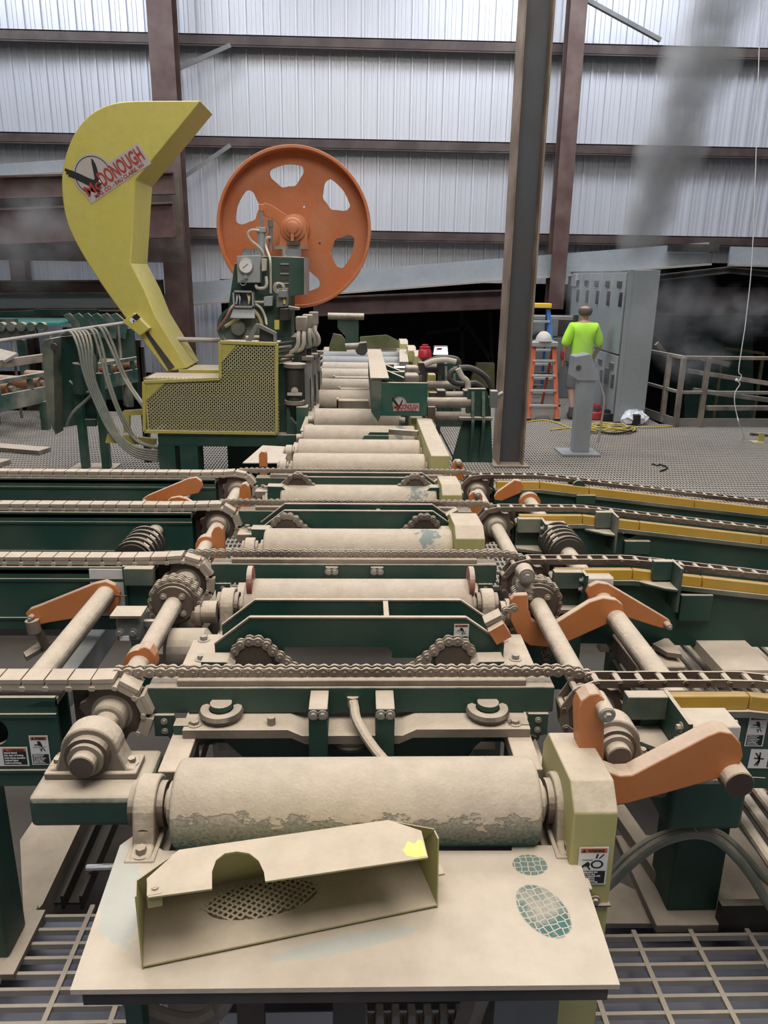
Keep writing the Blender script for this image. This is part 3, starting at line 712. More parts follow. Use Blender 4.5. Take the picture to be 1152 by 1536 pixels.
M['bare_yellow'] = plain('bare_yellow_paint', (.80, .70, .20), .5)
t = thing('mesh_guard', 'loose pale yellow channel guard with arched cutout and expanded mesh lying on the plate', 'guard', P(430, 1400, Z=ZP))
p1 = P(213, 1455, Z=ZP); p2 = P(657, 1362, Z=ZP)
ex = (p2 - p1); LG = ex.length; ex.normalize(); ey = V((-ex.y, ex.x, 0)); HG = P(208, 1345, Y=p1.y).z - ZP
def G(u, v, z):          # guard-local metres from a pixel at height z over the plate
    d = P(u, v, Z=ZP + z) - p1; return (d.dot(ex), d.dot(ey))
gm = frame(p1, ex, ey)
DG = G(420, 1252, HG)[1]
# bottom flange with expanded metal window (ellipse), web at the back, ends, top flange
c0 = G(394, 1354, .0); exm = circ(c0[0], c0[1], .125, 28); exm = [(c0[0] + (x - c0[0]) * 1.0, c0[1] + (y - c0[1]) * .42) for x, y in exm]
DF = G(390, 1318, 0)[1]
me = plate_mesh('bottom_flange', [(0, 0), (LG, 0), (LG, DF), (0, DF)], [exm], .004, M['guard_in'] if 'guard_in' in M else M['guard'], gm @ Matrix.Translation((0, 0, .008)))
link('bottom_flange', me, t)
mb = MB(gm)
sx_, sy_ = .021, .0085
def in_e(x, y): return ((x - c0[0]) / .125) ** 2 + ((y - c0[1]) / .052) ** 2 < 1.02
for r_ in range(-7, 8):
    for k in range(-8, 9):
        cx_ = c0[0] + (k + (.5 if r_ % 2 else 0)) * sx_; cy_ = c0[1] + r_ * sy_
        if not in_e(cx_, cy_): continue
        for (dx, dy) in ((sx_ / 2, sy_), (-sx_ / 2, sy_)):
            mb.bar((cx_, cy_, .009), (cx_ + dx, cy_ + dy, .012), .0046, .002)
part('expanded_mesh', mb, M['guard'], t, label='diamond expanded metal window')
g1 = G(268, 1275, HG); g2 = G(583, 1230, HG); g3 = G(632, 1246, HG); g4 = G(220, 1318, HG)
mb = MB(gm); mb.slab([(0.004, DF, 0), (LG - .004, DF, 0), (g2[0], g2[1], HG - .003), (g1[0], g1[1], HG - .003)], .003)
mb.slab([(LG - .004, DF, 0), (LG - .002, g3[1], HG - .003), (g2[0], g2[1], HG - .003)], .002); mb.slab([(0.002, DF, 0), (g1[0], g1[1], HG - .003), (.0, g4[1], HG - .003)], .002); part('back_web', mb, M['guard'], t)
mb = MB(gm); mb.prism([(0, 0), (DF, 0), (g4[1], HG), (.0, HG)], 'x', 0, .003); part('end_plate', mb, M['guard'], t)
mb = MB(gm); mb.prism([(0, 0), (DF, 0), (g3[1], HG * .97), (.012, HG * .97)], 'x', LG - .003, LG); part('end_plate', mb, M['guard'], t)
top = [G(u, v, HG) for u, v in [(222, 1346), (318, 1333), (318, 1307), (324, 1290), (337, 1280), (355, 1277), (374, 1280), (388, 1291), (396, 1308), (398, 1322), (642, 1286), (632, 1246), (583, 1230), (268, 1275), (220, 1318)]]
mb = MB(gm); mb.prism(top, 'z', HG - .004, HG); part('top_flange', mb, M['guard'], t)
mb = MB(gm); mb.prism([G(u, v, HG) for u, v in [(604, 1276), (612, 1262), (622, 1266), (628, 1259), (634, 1262), (640, 1284), (622, 1287), (610, 1284)]], 'z', HG, HG + .0006); part('bare_paint', mb, M['bare_yellow'], t, label='patch of bare bright yellow paint')
a = G(233, 1333, HG); mb = MB(gm); mb.bb(a[0] - .016, a[0] + .012, a[1] - .016, a[1] + .016, HG - .03, HG + .001); bolt(mb, (a[0], a[1], HG + .002), (0, 0, 1), .004, .004); part('tab', mb, M['guard'], t)
a = G(650, 1298, .06); mb = MB(gm); mb.bb(LG, LG + .03, a[1] - .02, a[1] + .01, .045, .05); part('tab', mb, M['guard'], t)

# ---------------------------------------------------------------- pale yellow chain guard at the roller end
t = thing('chain_guard', 'tall pale yellow chain guard with sawdust on its sloping top beside the front roller', 'guard', (.57, 1.6, .1))
prof = [(1.50, .10), (1.522, .945), (1.575, 1.0), (1.80, .985), (1.84, .93), (1.84, .10)]
mb = MB(); mb.prism(prof, 'x', .515, .622); part('housing', mb, M['guard'], t, .004)
mb = MB(); bolt(mb, (.585, 1.512, .70), (0, -1, 0), .008, .01); part('bolt', mb, M['tan'], t)
mb = MB(); mb.bb(.513, .624, 1.506, 1.53, .684, .688); part('seam', mb, M['dark'], t)
fmw = frame(V((.535, 1.5145, .745)), V((1, 0, 0)), V((0, .022, .845)))
warning_label(t, fmw, .072, .108, HAND_GEAR, TXT_GUARD)

# ---------------------------------------------------------------- sprockets, head shafts, bearings
def sprocket(x, y, label, r=.096, teeth=9, front=-.02):
    t = thing('chain_sprocket', label, 'sprocket', (x, y, ZS), 'head sprockets of the drag chains')
    pts = []
    for k in range(teeth * 4):
        a = 2 * PI * k / (teeth * 4); pts.append((x + math.cos(a) * (r if k % 4 < 2 else r * .86), ZS + math.sin(a) * (r if k % 4 < 2 else r * .86)))
    mb = MB(); mb.prism(pts, 'y', y - .014, y + .014); part('toothed_disc', mb, M['brown'], t, .002)
    xa, xb = (x - .12, x + .02) if x < 0 else (x - .02, x + .105)
    mb = MB(); mb.bb(xa, xb, y + .018, y + .026, ZS - .09, ZS + .085); part('backing_plate', mb, M['brown'], t)
    mb = MB(); mb.lathe((x, y - .06, ZS), (0, 1, 0), [(0, .044), (.005, .05), (.045, .05), (.045, .06), (.12, .06)], 28); part('hub', mb, M['tan_d'], t)
    return t
def place_chain(name, label, pts, y, pitch, meshes, grp, cat='chain', off=0):
    """links along a polyline in the XZ plane at Y=y"""
    t = thing(name, label, cat, (pts[0][0], y, pts[0][1]), grp)
    acc = []; seg = 0; pos = V((pts[0][0], pts[0][1])); acc.append(pos.copy())
    i = 1
    while i < len(pts):
        tgt = V((pts[i][0], pts[i][1])); d = tgt - pos
        if (tgt - acc[-1]).length >= pitch:
            # solve for the point at one pitch from acc[-1] on segment pos->tgt
            lo, hi = 0., 1.
            for _ in range(30):
                mid = (lo + hi) / 2
                if (pos + d * mid - acc[-1]).length < pitch: lo = mid
                else: hi = mid
            pos = pos + d * hi; acc.append(pos.copy())
        else: pos = tgt; i += 1
    for k in range(len(acc) - 1):
        a, b = acc[k], acc[k + 1]; c = (a + b) / 2; d = (b - a)
        ang = math.atan2(d.y, d.x)
        R = Matrix.Translation((c.x, y, c.y)) @ Matrix.Rotation(-ang, 4, 'Y')
        place('link', meshes[(k + off) % len(meshes)], t, R)
    return t
def stadium(L, r, n=6):
    return [(L / 2 + r * math.cos(-PI / 2 + PI * k / n), r * math.sin(-PI / 2 + PI * k / n)) for k in range(n + 1)] + [(-L / 2 + r * math.cos(PI / 2 + PI * k / n), r * math.sin(PI / 2 + PI * k / n)) for k in range(n + 1)]
def eight(L, r, wst):
    return [(L / 2 + r * math.cos(a), r * math.sin(a)) for a in [-2.2 + 4.4 * k / 7 for k in range(8)]] + [(0, wst)] + [(-L / 2 + r * math.cos(a), r * math.sin(a)) for a in [PI - 2.2 + 4.4 * k / 7 for k in range(8)]] + [(0, -wst)]
PT = .0318
def roller_link(outer, w_=.013, pt=PT, r=.0155):
    mb = MB(); y = w_ if outer else w_ - .005
    for s in (-1, 1): mb.prism(eight(pt, r, r * .62), 'y', s * y - .002, s * y + .002)
    for s in (-1, 1):
        if outer: mb.cyl((s * pt / 2, -w_ - .005, 0), (s * pt / 2, w_ + .005, 0), .0052, n=8)
        else: mb.cyl((s * pt / 2, -w_ + .006, 0), (s * pt / 2, w_ - .006, 0), .0095, n=10)
    return mb.mesh('link', M['chain'])
RL = [roller_link(True), roller_link(False)]
PD = .066
def drag_link(i):
    mb = MB(); o = .003 if i else 0
    for s in (-1, 1):
        mb.prism(stadium(PD, .012, 5), 'y', s * (.024 + o) - .003, s * (.024 + o) + .003)
        mb.cyl((s * PD / 2, -.032, 0), (s * PD / 2, .032, 0), .0065, n=8)
    mb.cyl((PD / 2, -.02, 0), (PD / 2, .02, 0), .011, n=10)
    return mb.mesh('link', M['chainr'])
DL = [drag_link(0), drag_link(1)]
def cap_link():
    mb = MB(); mb.box((0, 0, .019), (PD * .93, .066, .013))
    for s in (-1, 1):
        mb.box((0, s * .029, .004), (PD * .86, .005, .024)); mb.cyl((s * PD / 2 * .9, -.036, -.004), (s * PD / 2 * .9, .036, -.004), .007, n=8)
    return mb.mesh('link', M['cap'])
CL = [cap_link()]
for r in 'ABCD':
    y = YR[r]; k = NTH[r]
    yl = y - .03
    sprocket(XL, yl, 'brown toothed sprocket under the flat-capped chain, %s, hood side' % k)
    sprocket(XR, yl, 'brown toothed sprocket under the bare drag chain, %s, column side' % k)
    zc = ZS + .10
    xs = {'A': -2.15, 'B': -3.1, 'C': -3.6, 'D': -4.1}[r]
    if r == 'A': pts = [(xs, zc - .005), (-.98, zc - .005)]
    else: pts = [(xs, zc - .01), (-.95, zc - .01)]
    pts += [(XL + (.10) * math.cos(a), ZS + .10 * math.sin(a)) for a in [PI * .60 - k_ * .12 for k_ in range(27)]]
    place_chain('capped_drag_chain', 'flat-capped drag chain whitened by sawdust curling over its sprocket, %s' % k, pts, yl, PD, CL, 'capped drag chains')
    # bare drag chain down the sloping beam
    xe = {'A': 2.15, 'B': 2.95, 'C': 3.35, 'D': 3.95}[r]; sl = -.112; xk = 1.15 if r != 'D' else 1.08
    zb = ZS + .10
    pts = [(xe, zb + (xe - xk) * sl), (xk, zb), (XR + .06, zb)] + [(XR + .10 * math.cos(a), ZS + .10 * math.sin(a)) for a in [PI * .5 + k_ * .12 for k_ in range(24)]]
    place_chain('bare_drag_chain', 'bare brown drag chain running down beside a yellow strip, %s' % k, pts, yl, PD, DL, 'bare drag chains')

# head shafts
for (x, nm, y0, sides) in ((XL, 'hood', 1.80, -1), (XR, 'column', 1.80, 1)):
    t = thing('head_shaft', 'long dusty round shaft through the sprockets on the %s side' % nm, 'shaft', (x, y0, ZS), 'head shafts')
    y0 = 1.745 if x < 0 else 1.775
    mb = MB(); mb.cyl((x, y0, ZS), (x, 4.75, ZS), .034, n=22); part('bar', mb, M['tan'], t, .002)
    mb = MB(); mb.cyl((x, y0 - .002, ZS), (x, y0, ZS), .031, n=22); part('end_face', mb, M['brown'], t)
pillow_y(XL, 1.84, ZS, .848, 'big dusty pillow block on a green tube beside the front capped chain', .95)
pillow_y(XR, 1.87, ZS, .848, 'pillow block half hidden behind the front orange arm', .95)
for (r, x, nm) in [('B', XL, 'hood'), ('C', XL, 'hood'), ('D', XL, 'hood')]: pass
# tubes carrying those pillow blocks
mb = MB(); mb.bb(-.86, -.56, 1.72, 1.94, .755, .847); solo('support_tube', mb, M['green'], 'green square tube under the big pillow block, dust on top', 'beam', bevel=.015)
mb = MB(); mb.bb(.645, .87, 1.80, 1.95, .77, .847); solo('support_tube', mb, M['green_d'], 'dusty green tube under the half hidden pillow block', 'beam', bevel=.012)
# roller-chain drives on the head shafts (between front and second rows)
def drive(x, y, nm, R=.092, hang=1):
    t = thing('drive_sprocket', 'dark chain wheel on the %s shaft wrapped by a double roller chain' % nm, 'sprocket', (x, y, ZS))
    mb = MB(); mb.lathe((x, y - .02, ZS), (0, 1, 0), [(0, R * .82), (.012, R * .82), (.012, R * .95), (.075, R * .95), (.075, R * .8), (.14, R * .8)], 28); part('hub_disc', mb, M['brown'], t)
    for k in range(4):
        a = PI / 4 + k * PI / 2; mb = MB(); bolt(mb, (x + R * .55 * math.cos(a), y - .02, ZS + R * .55 * math.sin(a)), (0, -1, 0), .008, .012); part('bolt', mb, M['tan_d'], t)
    for q in (0, 1):
        pts = [(x - R * .95, ZS - .28), (x - R * .98, ZS - .02)] + [(x + R * math.cos(a), ZS + R * math.sin(a)) for a in [PI * 1.05 - k_ * .15 for k_ in range(23)]] + [(x + R * .55, ZS - .34)]
        place_chain('roller_chain', 'loop of roller chain over the chain wheel on the %s shaft, %s strand' % (nm, ['front', 'rear'][q]), pts, y + .012 + q * .034, PT, RL2, 'drive chains')
def roller_link2(outer):
    mb = MB(); w_ = .010; y = w_ if outer else w_ - .004
    for s in (-1, 1): mb.prism(eight(PT, .0135, .008), 'y', s * y - .002, s * y + .002)
    for s in (-1, 1): mb.cyl((s * PT / 2, -w_ - .004, 0), (s * PT / 2, w_ + .004, 0), .006, n=8)
    return mb.mesh('link', M['chain'])
RL2 = [roller_link2(True), roller_link2(False)]
drive(XL, 2.80, 'hood side')
drive(XR, 2.80, 'column side')

# ---------------------------------------------------------------- drag beams
def drag_beam_left(r, xe):
    y = YR[r]; z1 = 1.002 if r != 'A' else .995; z0 = {'A': .70, 'B': .72, 'C': .74, 'D': .79}[r]; yl = y - .03
    x1 = -.845 if r != 'A' else -.865
    t = thing('drag_chain_beam', {'A': 'short end of a dark green chain beam with two warning labels by the big pillow block', 'B': 'dark green chain beam on the hood side, second row back', 'C': 'dark green chain beam behind the black ringed collar drum on the hood side', 'D': 'dark green chain beam on the hood side, last row'}[r], 'conveyor beam', (x1, yl, z0), 'hood side chain beams')
    mb = MB(); mb.bb(xe, x1, yl - .05, yl - .038, z0, z1)
    if r == 'A':
        c = P(-12, 1098, Y=yl - .05); me = plate_mesh('side_plate', [(xe, z0), (x1, z0), (x1, z1), (xe, z1)], [circ(c.x, c.z, .046, 24)], .012, M['green'], Matrix.Translation((0, yl - .044, 0)) @ XZ); link('side_plate', me, t)
    else: part('side_plate', mb, M['green'], t, .003)
    mb = MB(); mb.bb(xe, x1, yl + .038, yl + .05, z0, z1); part('side_plate', mb, M['green'], t, .003)
    mb = MB(); mb.bb(xe, x1, yl - .05, yl + .05, z1 - .03, z1 - .012); part('chain_track', mb, M['tan_d'], t)
    mb = MB(); mb.bb(xe, x1, yl - .056, yl - .05, z1 - .062, z1 - .05); mb.bb(xe, x1, yl - .056, yl - .05, z0 + .05, z0 + .058); part('flange_line', mb, M['green'], t)
    return t
ta = drag_beam_left('A', -2.2); drag_beam_left('B', -3.2); drag_beam_left('C', -3.8); drag_beam_left('D', -4.2)
yl = YR['A'] - .08
o = P(49, 1147, Y=yl - .002); fm = frame(o, V((1, 0, 0)), V((0, 0, 1))); warning_label(ta, fm, .054, .098, HAND_CUT, TXT_CHAIN)
o = P(-22, 1149, Y=yl - .002); fm = frame(o, V((1, 0, 0)), V((0, 0, 1))); warning_label(ta, fm, .128, .064, PERSON_CUT, TXT_STAND, True)
# end leg of the front beam
mb = MB(); mb.bb(-1.28, -1.13, 2.0, 2.14, .02, .70); solo('square_post', mb, M['green'], 'dark green square leg standing beside the front grating', 'post', bevel=.01)

def drag_beam_right(r, xe):
    y = YR[r] - .03; z1 = ZS + .082; x0 = .81 if r != 'A' else .84; xk = 1.15 if r != 'D' else 1.08; sl = -.112
    z0 = {'A': .69, 'B': .66, 'C': .655, 'D': .69}[r]
    t = thing('drag_chain_beam', {'A': 'dark green chain beam with yellow strip and two warning labels by the front orange arm', 'B': 'sloping dark green chain beam with yellow strip, second row back', 'C': 'sloping dark green chain beam with yellow strip, third row back', 'D': 'sloping dark green chain beam with yellow strip along the far grating'}[r], 'conveyor beam', (x0, y, z0), 'column side chain beams')
    ze = z1 + (xe - xk) * sl
    poly = [(x0, z0), (xe, z0 - .05), (xe, ze - .05), (xk, z1 - .05), (x0, z1 - .05)]
    hole = {'A': (1215, 1100), 'B': (1035, 880), 'C': (945, 798), 'D': (868, 730)}[r]
    c = P(*hole, Y=y - .05)
    for dy in (-.045, .045):
        me = plate_mesh('side_plate', poly, [circ(c.x, c.z, .038, 20)], .012, M['green'], Matrix.Translation((0, y + dy, 0)) @ XZ); link('side_plate', me, t)
    mb = MB(); mb.prism([(x0, z1 - .07), (xk, z1 - .07), (xe, ze - .07), (xe, ze - .05), (xk, z1 - .05), (x0, z1 - .05)], 'y', y - .07, y + .05); part('top_flange', mb, M['green_d'], t)
    cuts = [x0 + .01, xk, xk + .30, xk + .95, xk + 1.6, xe]
    f = lambda x: z1 + (x - xk) * sl if x > xk else z1
    for a, b in zip(cuts, cuts[1:]):
        if b <= a: continue
        mb = MB(); mb.prism([(a, f(a) - .05), (b - .003, f(b) - .05), (b - .003, f(b) - .004), (a, f(a) - .004)], 'y', y - .06, y - .03); part('wear_strip', mb, M['yellow_strip'], t, .004, label='yellow plastic wear strip')
    return t
ra = drag_beam_right('A', 2.2); drag_beam_right('B', 3.0); drag_beam_right('C', 3.4); drag_beam_right('D', 4.0)
yf = YR['A'] - .03 - .0525
o = P(1116, 1119, Y=yf); fm = frame(o, V((1, 0, -.02)), V((.02, 0, 1))); warning_label(ra, fm, .056, .105, HAND_CUT, TXT_CHAIN)
o = P(1121, 1152, Y=yf); fm = frame(o, V((1, 0, -.02)), V((.02, 0, 1))); warning_label(ra, fm, .130, .066, PERSON_CUT, TXT_STAND, True)

# ---------------------------------------------------------------- centre lift beams with roller chains
for r in 'ABCD':
    y = YR[r]; k = NTH[r]
    t = thing('lift_beam', 'dark green lift beam with dusty top strip and hanging yokes, %s' % k, 'lift beam', (0, y, .91), 'centre lift beams')
    mb = MB(); mb.bb(-.615, .585, y - .035, y + .035, .915, 1.0); part('beam', mb, M['green'], t, .004)
    mb = MB(); mb.bb(-.53, .50, y - .03, y + .03, 1.0, 1.022); part('chain_strip', mb, M['tan'], t, .004)
    for x in (-.57, .54):
        mb = MB(); mb.bb(x - .03, x + .03, y - .046, y - .035, .845, .915); part('end_bracket', mb, M['green'], t); bolts(t, M['steel'], [(x, y - .046, .895), (x, y - .046, .862)], (0, -1, 0), .006, .006)
    for x in (-.112, .078):
        mb = MB(); mb.bb(x - .027, x + .027, y - (.14 if r == 'A' else .052), y - .036, .80 if r == 'A' else .86, .992); part('yoke', mb, M['green'], t, .003)
        bolts(t, M['steel'], [(x + dx, y - (.141 if r == 'A' else .053), .974) for dx in (-.013, .013)], (0, -1, 0), .009, .010)
    place_chain('roller_chain', 'dusty roller chain along the top of the %s lift beam' % {'A': 'front', 'B': 'second', 'C': 'third', 'D': 'last'}[r],
                [(XL + .0, .99), (-.735, 1.02), (-.70, 1.036), (.64, 1.036), (.69, 1.02), (.715, .985)], y + .0, PT, RL, 'lift chains')
    # end sprocket covers
    for x, z in ((-.70, .985), (.67, .985)):
        mb = MB(); mb.lathe((x, y - .012, z), (0, 1, 0), [(0, .036), (.024, .036)], 18); part('end_wheel', mb, M['brown'], t)
    # carriage under the beam: cross bar and air bags
    t2 = thing('air_bag_carriage', 'dusty cross bar with two black air bags beneath the %s lift beam' % {'A': 'front', 'B': 'second', 'C': 'third', 'D': 'last'}[r], 'lift carriage', (0, y + .08, .80), 'air bag carriages')
    mb = MB(); mb.bb(-.55, .55, y + .02, y + .15, .775, .80); part('cross_bar', mb, M['green'], t2, .004)
    mb = MB(); mb.bb(-.47, .47, y + .08, y + .11, .82, .905); part('back_plate', mb, M['tan_d'], t2)
    for x in (-.40, .385) + ((-.02,) if r == 'A' else ()):
        mb = MB(); yb_ = y - .05 if r == 'A' else y + .02; zc = (.930 if r == 'A' else .875) if x != -.02 else .84
        for dz in ((0,) if r == 'A' else (-.015, .015)): mb.torus((x, yb_, zc + dz), (0, 0, 1), .048, .017, 24, 8)
        part('air_bag', mb, M['bag'], t2)
        mb = MB(); mb.cyl((x, yb_, zc + .012), (x, yb_, zc + .03), .032, n=16); part('bag_plate', mb, M['green'], t2)
# cross channel with notched lower flange in front row
t = thing('notched_crossbar', 'dusty notched cross channel under the front lift beam', 'beam', (0, 2.0, .8))
mb = MB(); mb.prism([(-.50, .885), (-.19, .885), (-.15, .865), (.12, .865), (.16, .885), (.50, .885), (.50, .912), (.17, .912), (.13, .892), (-.16, .892), (-.20, .912), (-.50, .912)], 'y', 1.93, 2.05); part('web', mb, M['tan'], t)
bolts(t, M['tan_d'], [(x, 1.96, .912) for x in (-.47, .46)], (0, 0, 1), .012, .012)
mb = MB(); mb.cyl((-.25, 1.96, .912), (-.25, 1.96, .937), .012, n=12); part('stud', mb, M['tan_d'], t)
for x in (-.50, .47):
    mb = MB(); mb.bb(x - .035, x + .035, 1.78, 1.99, .845, .884); part('upper_rail', mb, M['tan'], t, .003)
    mb = MB(); mb.bb(x - .03, x + .03, 1.95, 1.99, .765, .915); part('riser', mb, M['green'], t)
mb = MB(); mb.prism([(-.44, .89), (.42, .89), (.24, .70), (-.26, .70)], 'y', 1.985, 1.995); part('hopper_face', mb, M['green'], t)
mb = MB()
for k in range(3): mb.cyl((-.14, 1.985, .86 - .03 * k), (-.14, 1.983, .86 - .03 * k), .006, n=8)
part('bolt_hole', mb, M['dark'], t, kind='stuff')
mb = MB(); mb.tube([(-.015, 2.02, .955), (-.01, 1.985, .95), (.0, 1.94, .93), (.05, 1.87, .885), (.12, 1.79, .85), (.17, 1.74, .82)], .015, 10, 4); mb.cyl((-.015, 2.02, .94), (-.015, 2.02, .97), .02, n=8)
solo('air_hose', mb, M['tan'], 'dusty air hose elbow dropping from the front lift beam towards the big roller', 'hose')

# ---------------------------------------------------------------- kicker frames with sloping ends between the rows
def kicker(yf, yb, ztop, zbot, k, opening, lab, Rc=.036, dzb=0.0):
    t = thing('kicker_frame', 'two green kicker plates with sloped dusty tops ' + k, 'kicker frame', (0, yf, zbot), 'kicker frames')
    out = [(-.50, zbot), (-.50, zbot + .05), (-.375, ztop), (.375, ztop), (.515, zbot + .05), (.515, zbot)]
    hole = []
    zt0 = ztop
    for y in (yf, yb):
        ztop = zt0 + (dzb if y == yb else 0)
        if opening and y == yf: out2 = [(-.50, zbot), (-.50, ztop - .10), (-.375, ztop), (.375, ztop), (.515, ztop - .10), (.515, zbot + .02), (.12, zbot + .02), (.12, ztop - .125), (.10, ztop - .11), (-.28, ztop - .11), (-.30, zbot + .02), (-.30, zbot)]
        else: out2 = [(-.50, zbot), (-.50, ztop - .10), (-.375, ztop), (.375, ztop), (.515, ztop - .10), (.515, zbot)]
        mb = MB(); mb.prism(out2, 'y', y - .006, y + .006); part('side_plate', mb, M['green'], t)
    for y in (yf, yb):
        ztop = zt0 + (dzb if y == yb else 0)
        e = [(-.50, ztop - .10), (-.375, ztop), (.375, ztop), (.515, ztop - .10)]
        mb = MB()
        for a, b in zip(e, e[1:]): mb.bar((a[0], y, a[1] + .002), (b[0], y, b[1] + .002), .016, .006)
        part('dust_ledge', mb, M['tan'], t)
    ztop = zt0
    mb = MB(); mb.bb(.09, .108, yf, yb, ztop - .05, ztop + .002); part('spacer', mb, M['tan'], t)
    # orange stop block
    a = V((.455, yf + .04, ztop - .045)); d = V((.05, 0, .032)); n_ = V((.035, 0, -.055))
    mb = MB(); mb.slab([a, a + d, a + d + n_ * .9, a + n_ * .9], .06); part('stop_block', mb, M['orange'], t, label='small orange stop block')
    mb = MB(); mb.bar(a + V((-.006, .0, .012)), a + d + V((0, 0, .012)), .06, .016); part('stop_cap', mb, M['tan'], t)
    o = V((.335, yf - .0075, ztop - .095)); warning_label(t, frame(o, V((1, 0, 0)), V((0, 0, 1))), .052, .075, HAND_CUT, TXT_GUARD)
    # chain humps either end
    for x, s in ((-.36, -1), (.33, 1)):
        pts = [(x + s * -.16 + .05 * 0, zbot - .02)] + [(x + .072 * math.cos(a), zbot + .035 + .072 * math.sin(a)) for a in ([PI * .85 - q * .2 for q in range(13)] if s > 0 else [PI * .15 + q * .2 for q in range(13)])]
        place_chain('tooth_chain', 'chain hump %s, %s side' % (lab, 'hood' if s < 0 else 'column'), pts, yf - .04, PT, RL, 'end wheel chains')
        mb = MB(); mb.lathe((x, yf - .05, zbot + .035), (0, 1, 0), [(0, .062), (.03, .066)], 18); part('end_wheel', mb, M['brown'], t)
        xx = x + s * .115
        mb = MB(); mb.prism([(xx - .055, zbot - .04), (xx + .055, zbot - .04), (xx + .055, zbot + (.055 if s > 0 else .03)), (xx + (.03 if s < 0 else .055), zbot + .055), (xx - (.03 if s > 0 else .055), zbot + .055), (xx - .055, zbot + (.03 if s > 0 else .055))], 'y', yf - .10, yf - .03); part('wheel_guard', mb, M['green'], t, .003)
    for x in (-.55, .56):
        mb = MB(); mb.bb(x - .06, x + .06, yf - .05, yb + .05, zbot - .03, zbot + .012); part('mount', mb, M['tan'], t, .004)
        bolts(t, M['steel'], [(x, yf, zbot + .012), (x - .02, yb, zbot + .012)], (0, 0, 1), .014, .018)
    return t
kicker(2.45, 2.60, 1.022, .85, 'in front of the roller with red washers', True, 'in front of the roller with red washers')
kicker(3.72, 3.765, 1.02, .90, 'in front of the third lift beam', False, 'in front of the third lift beam', dzb=.022)
kicker(4.415, 4.44, 1.015, .93, 'in front of the last lift beam', False, 'in front of the last lift beam', dzb=.022)
# pale yellow box guards on the column side
for (u0, u1, v0, v1, v2, yv, lab, m) in [(683, 727, 775, 800, 822, 3.40, 'dusty pale yellow box guard at the end of the roller behind the second chain row', 'guard'), (663, 693, 720, 738, 750, 4.15, 'small dusty pale yellow box guard behind the third chain row', 'guard')]:
    a = P(u0, v2, Y=yv); b = P(u1, v2, Y=yv)
    mb = MB(); mb.prism([(yv, .62), (yv, .985), (yv + .07, 1.03), (yv + .30, 1.02), (yv + .30, .62)], 'x', a.x, b.x)
    solo('box_guard', mb, M[m], lab, 'guard', 'box guards', .004)
# long pale yellow beam guard
a = P(630, 640, Z=1.03); b = P(668, 693, Z=1.03)
mb = MB(); mb.prism([(4.95, .8), (4.95, 1.03), (6.35, 1.03), (6.35, .8)], 'x', .475, .60); solo('beam_guard', mb, M['guard'], 'long pale yellow beam guard with dusty top running along the far rollers', 'guard', bevel=.006)
# white sheet
mb = MB(); mb.slab(PZ([(364, 694), (426, 694), (434, 670), (394, 668)], .88), .006); solo('white_sheet', mb, M['uhmw'], 'plain white sheet lying beside the rollers behind the last chain row', 'sheet')

# ---------------------------------------------------------------- arm shafts, arms, bearing blocks
for x, nm, y0 in ((XAL, 'hood', 2.12), (XAR, 'column', 1.685)):
    t = thing('arm_shaft', 'thick dusty round shaft carrying the orange arms on the %s side' % nm, 'shaft', (x, y0, ZA), 'arm shafts')
    mb = MB(); mb.cyl((x, y0, ZA), (x, 4.72, ZA), .039, n=24); part('bar', mb, M['tan'], t, .002)
    mb = MB(); mb.cyl((x, y0 - .002, ZA), (x, y0, ZA), .036, n=24); part('end_face', mb, M['brown'], t)
def arm(Y, px, label, th=.04, shaft=None, boss=None, grp='orange arms', slot=True):
    c = PXZ(px, Y); cx = sum(p[0] for p in c) / len(c)
    t = thing('swing_arm', label, 'swing arm', (shaft[0] if shaft else cx, Y, c[0][1]), grp)
    mb = MB(); mb.prism(c, 'y', Y, Y + th); part('plate', mb, M['orange'], t, .004, sharp=25)
    if boss:
        p = P(*boss[0], Y=Y); mb = MB(); mb.cyl((p.x, Y - boss[2], p.z), (p.x, Y + th, p.z), boss[1], n=20); part('boss', mb, M['tan'], t, .003)
        mb = MB(); bolt(mb, (p.x, Y - boss[2], p.z), (0, -1, 0), boss[1] * .5, .014); part('bolt', mb, M['steel'], t)
    if shaft and slot:
        mb = MB(); mb.bar((shaft[0] + .02 * slot, Y - .001, shaft[1]), (shaft[0] + .085 * slot, Y - .001, shaft[1] - .005), .003, .003); part('clamp_slot', mb, M['dark'], t)
    return t
# front arm (column side): Y 1.74
SA = (XAR, ZA)
arm(1.72, [(868, 1120), (867, 1066), (872, 1052), (885, 1042), (898, 1040), (908, 1050), (906, 1125), (905, 1148), (913, 1158), (930, 1164), (948, 1163), (1062, 1104), (1080, 1097), (1098, 1100), (1112, 1116), (1115, 1134), (1108, 1152), (1093, 1164), (1000, 1190), (940, 1206), (905, 1210), (890, 1195), (880, 1165)],
    'big orange bent arm in front, clamped on the shaft end beside the pale yellow guard', .055, SA, ((905, 1062), .022, .035))
mb = MB()
